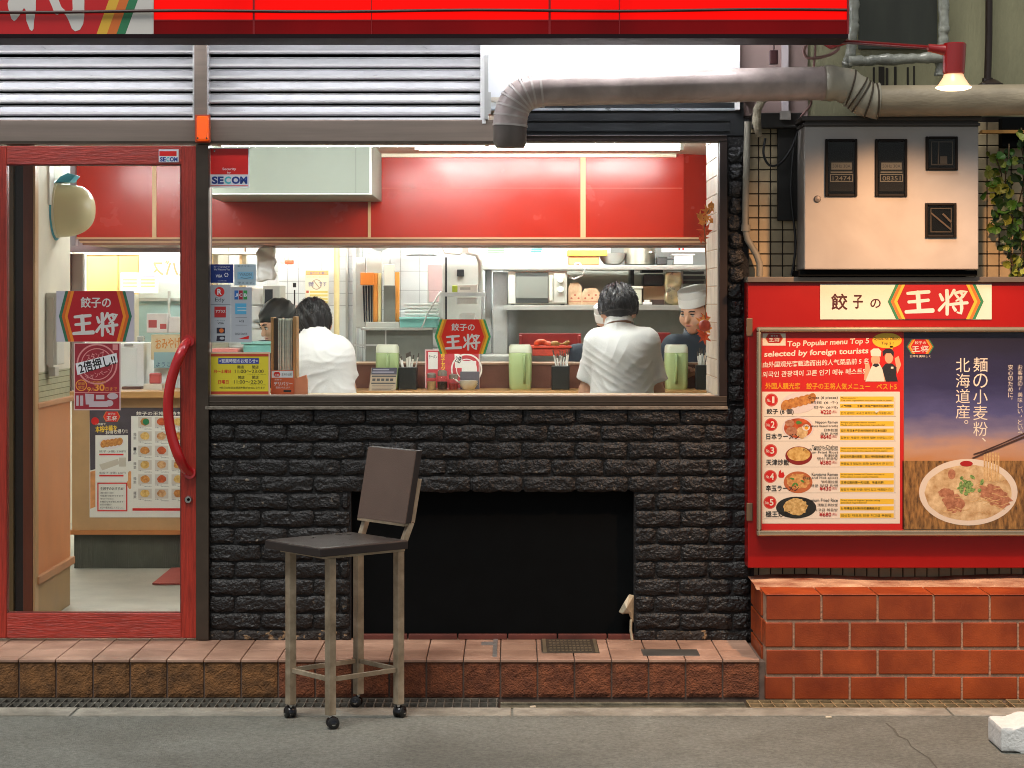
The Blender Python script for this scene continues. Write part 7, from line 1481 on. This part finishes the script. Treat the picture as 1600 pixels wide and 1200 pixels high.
# cook at the right
YD = 2.85
JD = dict(pelvis=at(1096, 690, YD + .1), waist=at(1094, 625, YD + .06), chest=at(1086, 570, YD + .03), neck=at(1090, 533, YD), head=at(1087, 486, YD - .05), sl=at(1055, 543, YD - .06), sr=at(1122, 543, YD + .1), el=at(1043, 600, YD - .10), er=at(1125, 600, YD + .02), wl=at(1068, 585, YD - .27), wr=at(1105, 588, YD - .2), hl=at(1082, 577, YD - .38), hr=at(1095, 580, YD - .32))
tD, MD = person('cook in white paper hat and navy shirt looking down at the right of the counter', JD, R(143), -.28, 0, res=.0075)
face_parts(tD, JD['head'], MD)
def hat(t_, c, yaw, pitch, m, band=True):
    c = Vector(c); Mx = Matrix.Rotation(yaw, 3, 'Z') @ Matrix.Rotation(pitch, 3, 'X'); N_ = 36
    for nm, pr, mm_ in (('hat', [(.083, .044), (.086, .052), (.086, .12), (.082, .124), (0, .126)], m), ('hat_band', [(.0855, .048), (.0885, .049), (.0885, .094), (.0862, .095)], M_hat)):
        q = MB(); vs_ = []
        for r, z in pr:
            for j in range(N_): a = 2 * math.pi * j / N_; vs_.append(c + Mx @ Vector((r * math.cos(a) * .98, r * 1.16 * math.sin(a) - .01, z - .012 * math.sin(a) * (nm == 'hat_band' or z < .1))))
        f = [(i * N_ + j, i * N_ + (j + 1) % N_, (i + 1) * N_ + (j + 1) % N_, (i + 1) * N_ + j) for i in range(len(pr) - 1) for j in range(N_)]; q.add(vs_, f); q.build(nm, mm_, t_, smooth='auto')
hat(tD, JD['head'], R(143), -.28, mat('hat_crown', 'dededa', .6))
net(hair_fn(tuple(JD['head']), R(143), -.28, 0, .05, -.075, .004, seed=3, top=.052), *hbox(JD['head']), .0055).build('hair', mat('brown_hair', '2b211f', .4, var=.3, vs_=40), tD, smooth=True)
navy(JD, tD, 3.4, Z(528, YD)); collar(tD, JD, M_navy, r=.064, h_=.022, z=.05)
# second cook, mostly hidden
YE = 2.9
JE = dict(pelvis=at(938, 690, YE + .08), waist=at(936, 630, YE + .05), chest=at(932, 580, YE + .02), neck=at(940, 552, YE), head=at(957, 508, YE - .05), sl=at(905, 556, YE - .04), sr=at(970, 556, YE + .04), el=at(898, 610, YE - .1), er=at(978, 612, YE - .05), wl=at(915, 612, YE - .32), wr=at(960, 612, YE - .3), hl=at(920, 612, YE - .4), hr=at(950, 612, YE - .4))
tE, ME = person('cook in white hat mostly hidden behind the man in the creased shirt', JE, R(140), -.3)
face_parts(tE, JE['head'], ME); hat(tE, JE['head'], R(140), -.3, mat('hat_crown', '')); navy(JE, tE, 5.1, Z(543, YE))

# steam over the wok station
def steam():
    m = bpy.data.materials.new('steam'); m.use_nodes = True; nt = m.node_tree; N = nt.nodes.new; L = nt.links.new
    nt.nodes.remove(nt.nodes['Principled BSDF']); o = nt.nodes['Material Output']; v = N('ShaderNodeVolumePrincipled'); v.inputs['Color'].default_value = (.95, .95, .93, 1)
    tc = N('ShaderNodeTexCoord'); n = N('ShaderNodeTexNoise'); n.inputs['Scale'].default_value = 5; n.inputs['Detail'].default_value = 3; L(tc.outputs['Object'], n.inputs['Vector'])
    g = N('ShaderNodeTexGradient'); g.gradient_type = 'SPHERICAL'; mp = N('ShaderNodeMapping'); mp.inputs['Location'].default_value = (-1, -1, -1); mp.inputs['Scale'].default_value = (2, 2, 2); L(tc.outputs['Generated'], mp.inputs[0]); L(mp.outputs[0], g.inputs[0])
    a = N('ShaderNodeMapRange'); a.inputs['From Min'].default_value = .4; a.inputs['From Max'].default_value = .75; a.inputs['To Max'].default_value = 9; L(n.outputs['Fac'], a.inputs['Value'])
    k = N('ShaderNodeMath'); k.operation = 'MULTIPLY'; L(a.outputs[0], k.inputs[0]); L(g.outputs['Fac'], k.inputs[1]); L(k.outputs[0], v.inputs['Density']); L(v.outputs[0], o.inputs['Volume']); return m
q = MB(); q.box(X(742, 3), X(812, 3), 2.85, 3.3, 1.15, 1.8); st_o = q.build('steam', steam()); st_o['kind'] = 'stuff'; st_o['label'] = 'white steam rising from the wok station'; st_o['category'] = 'steam'
scene.cycles.volume_step_rate = 2
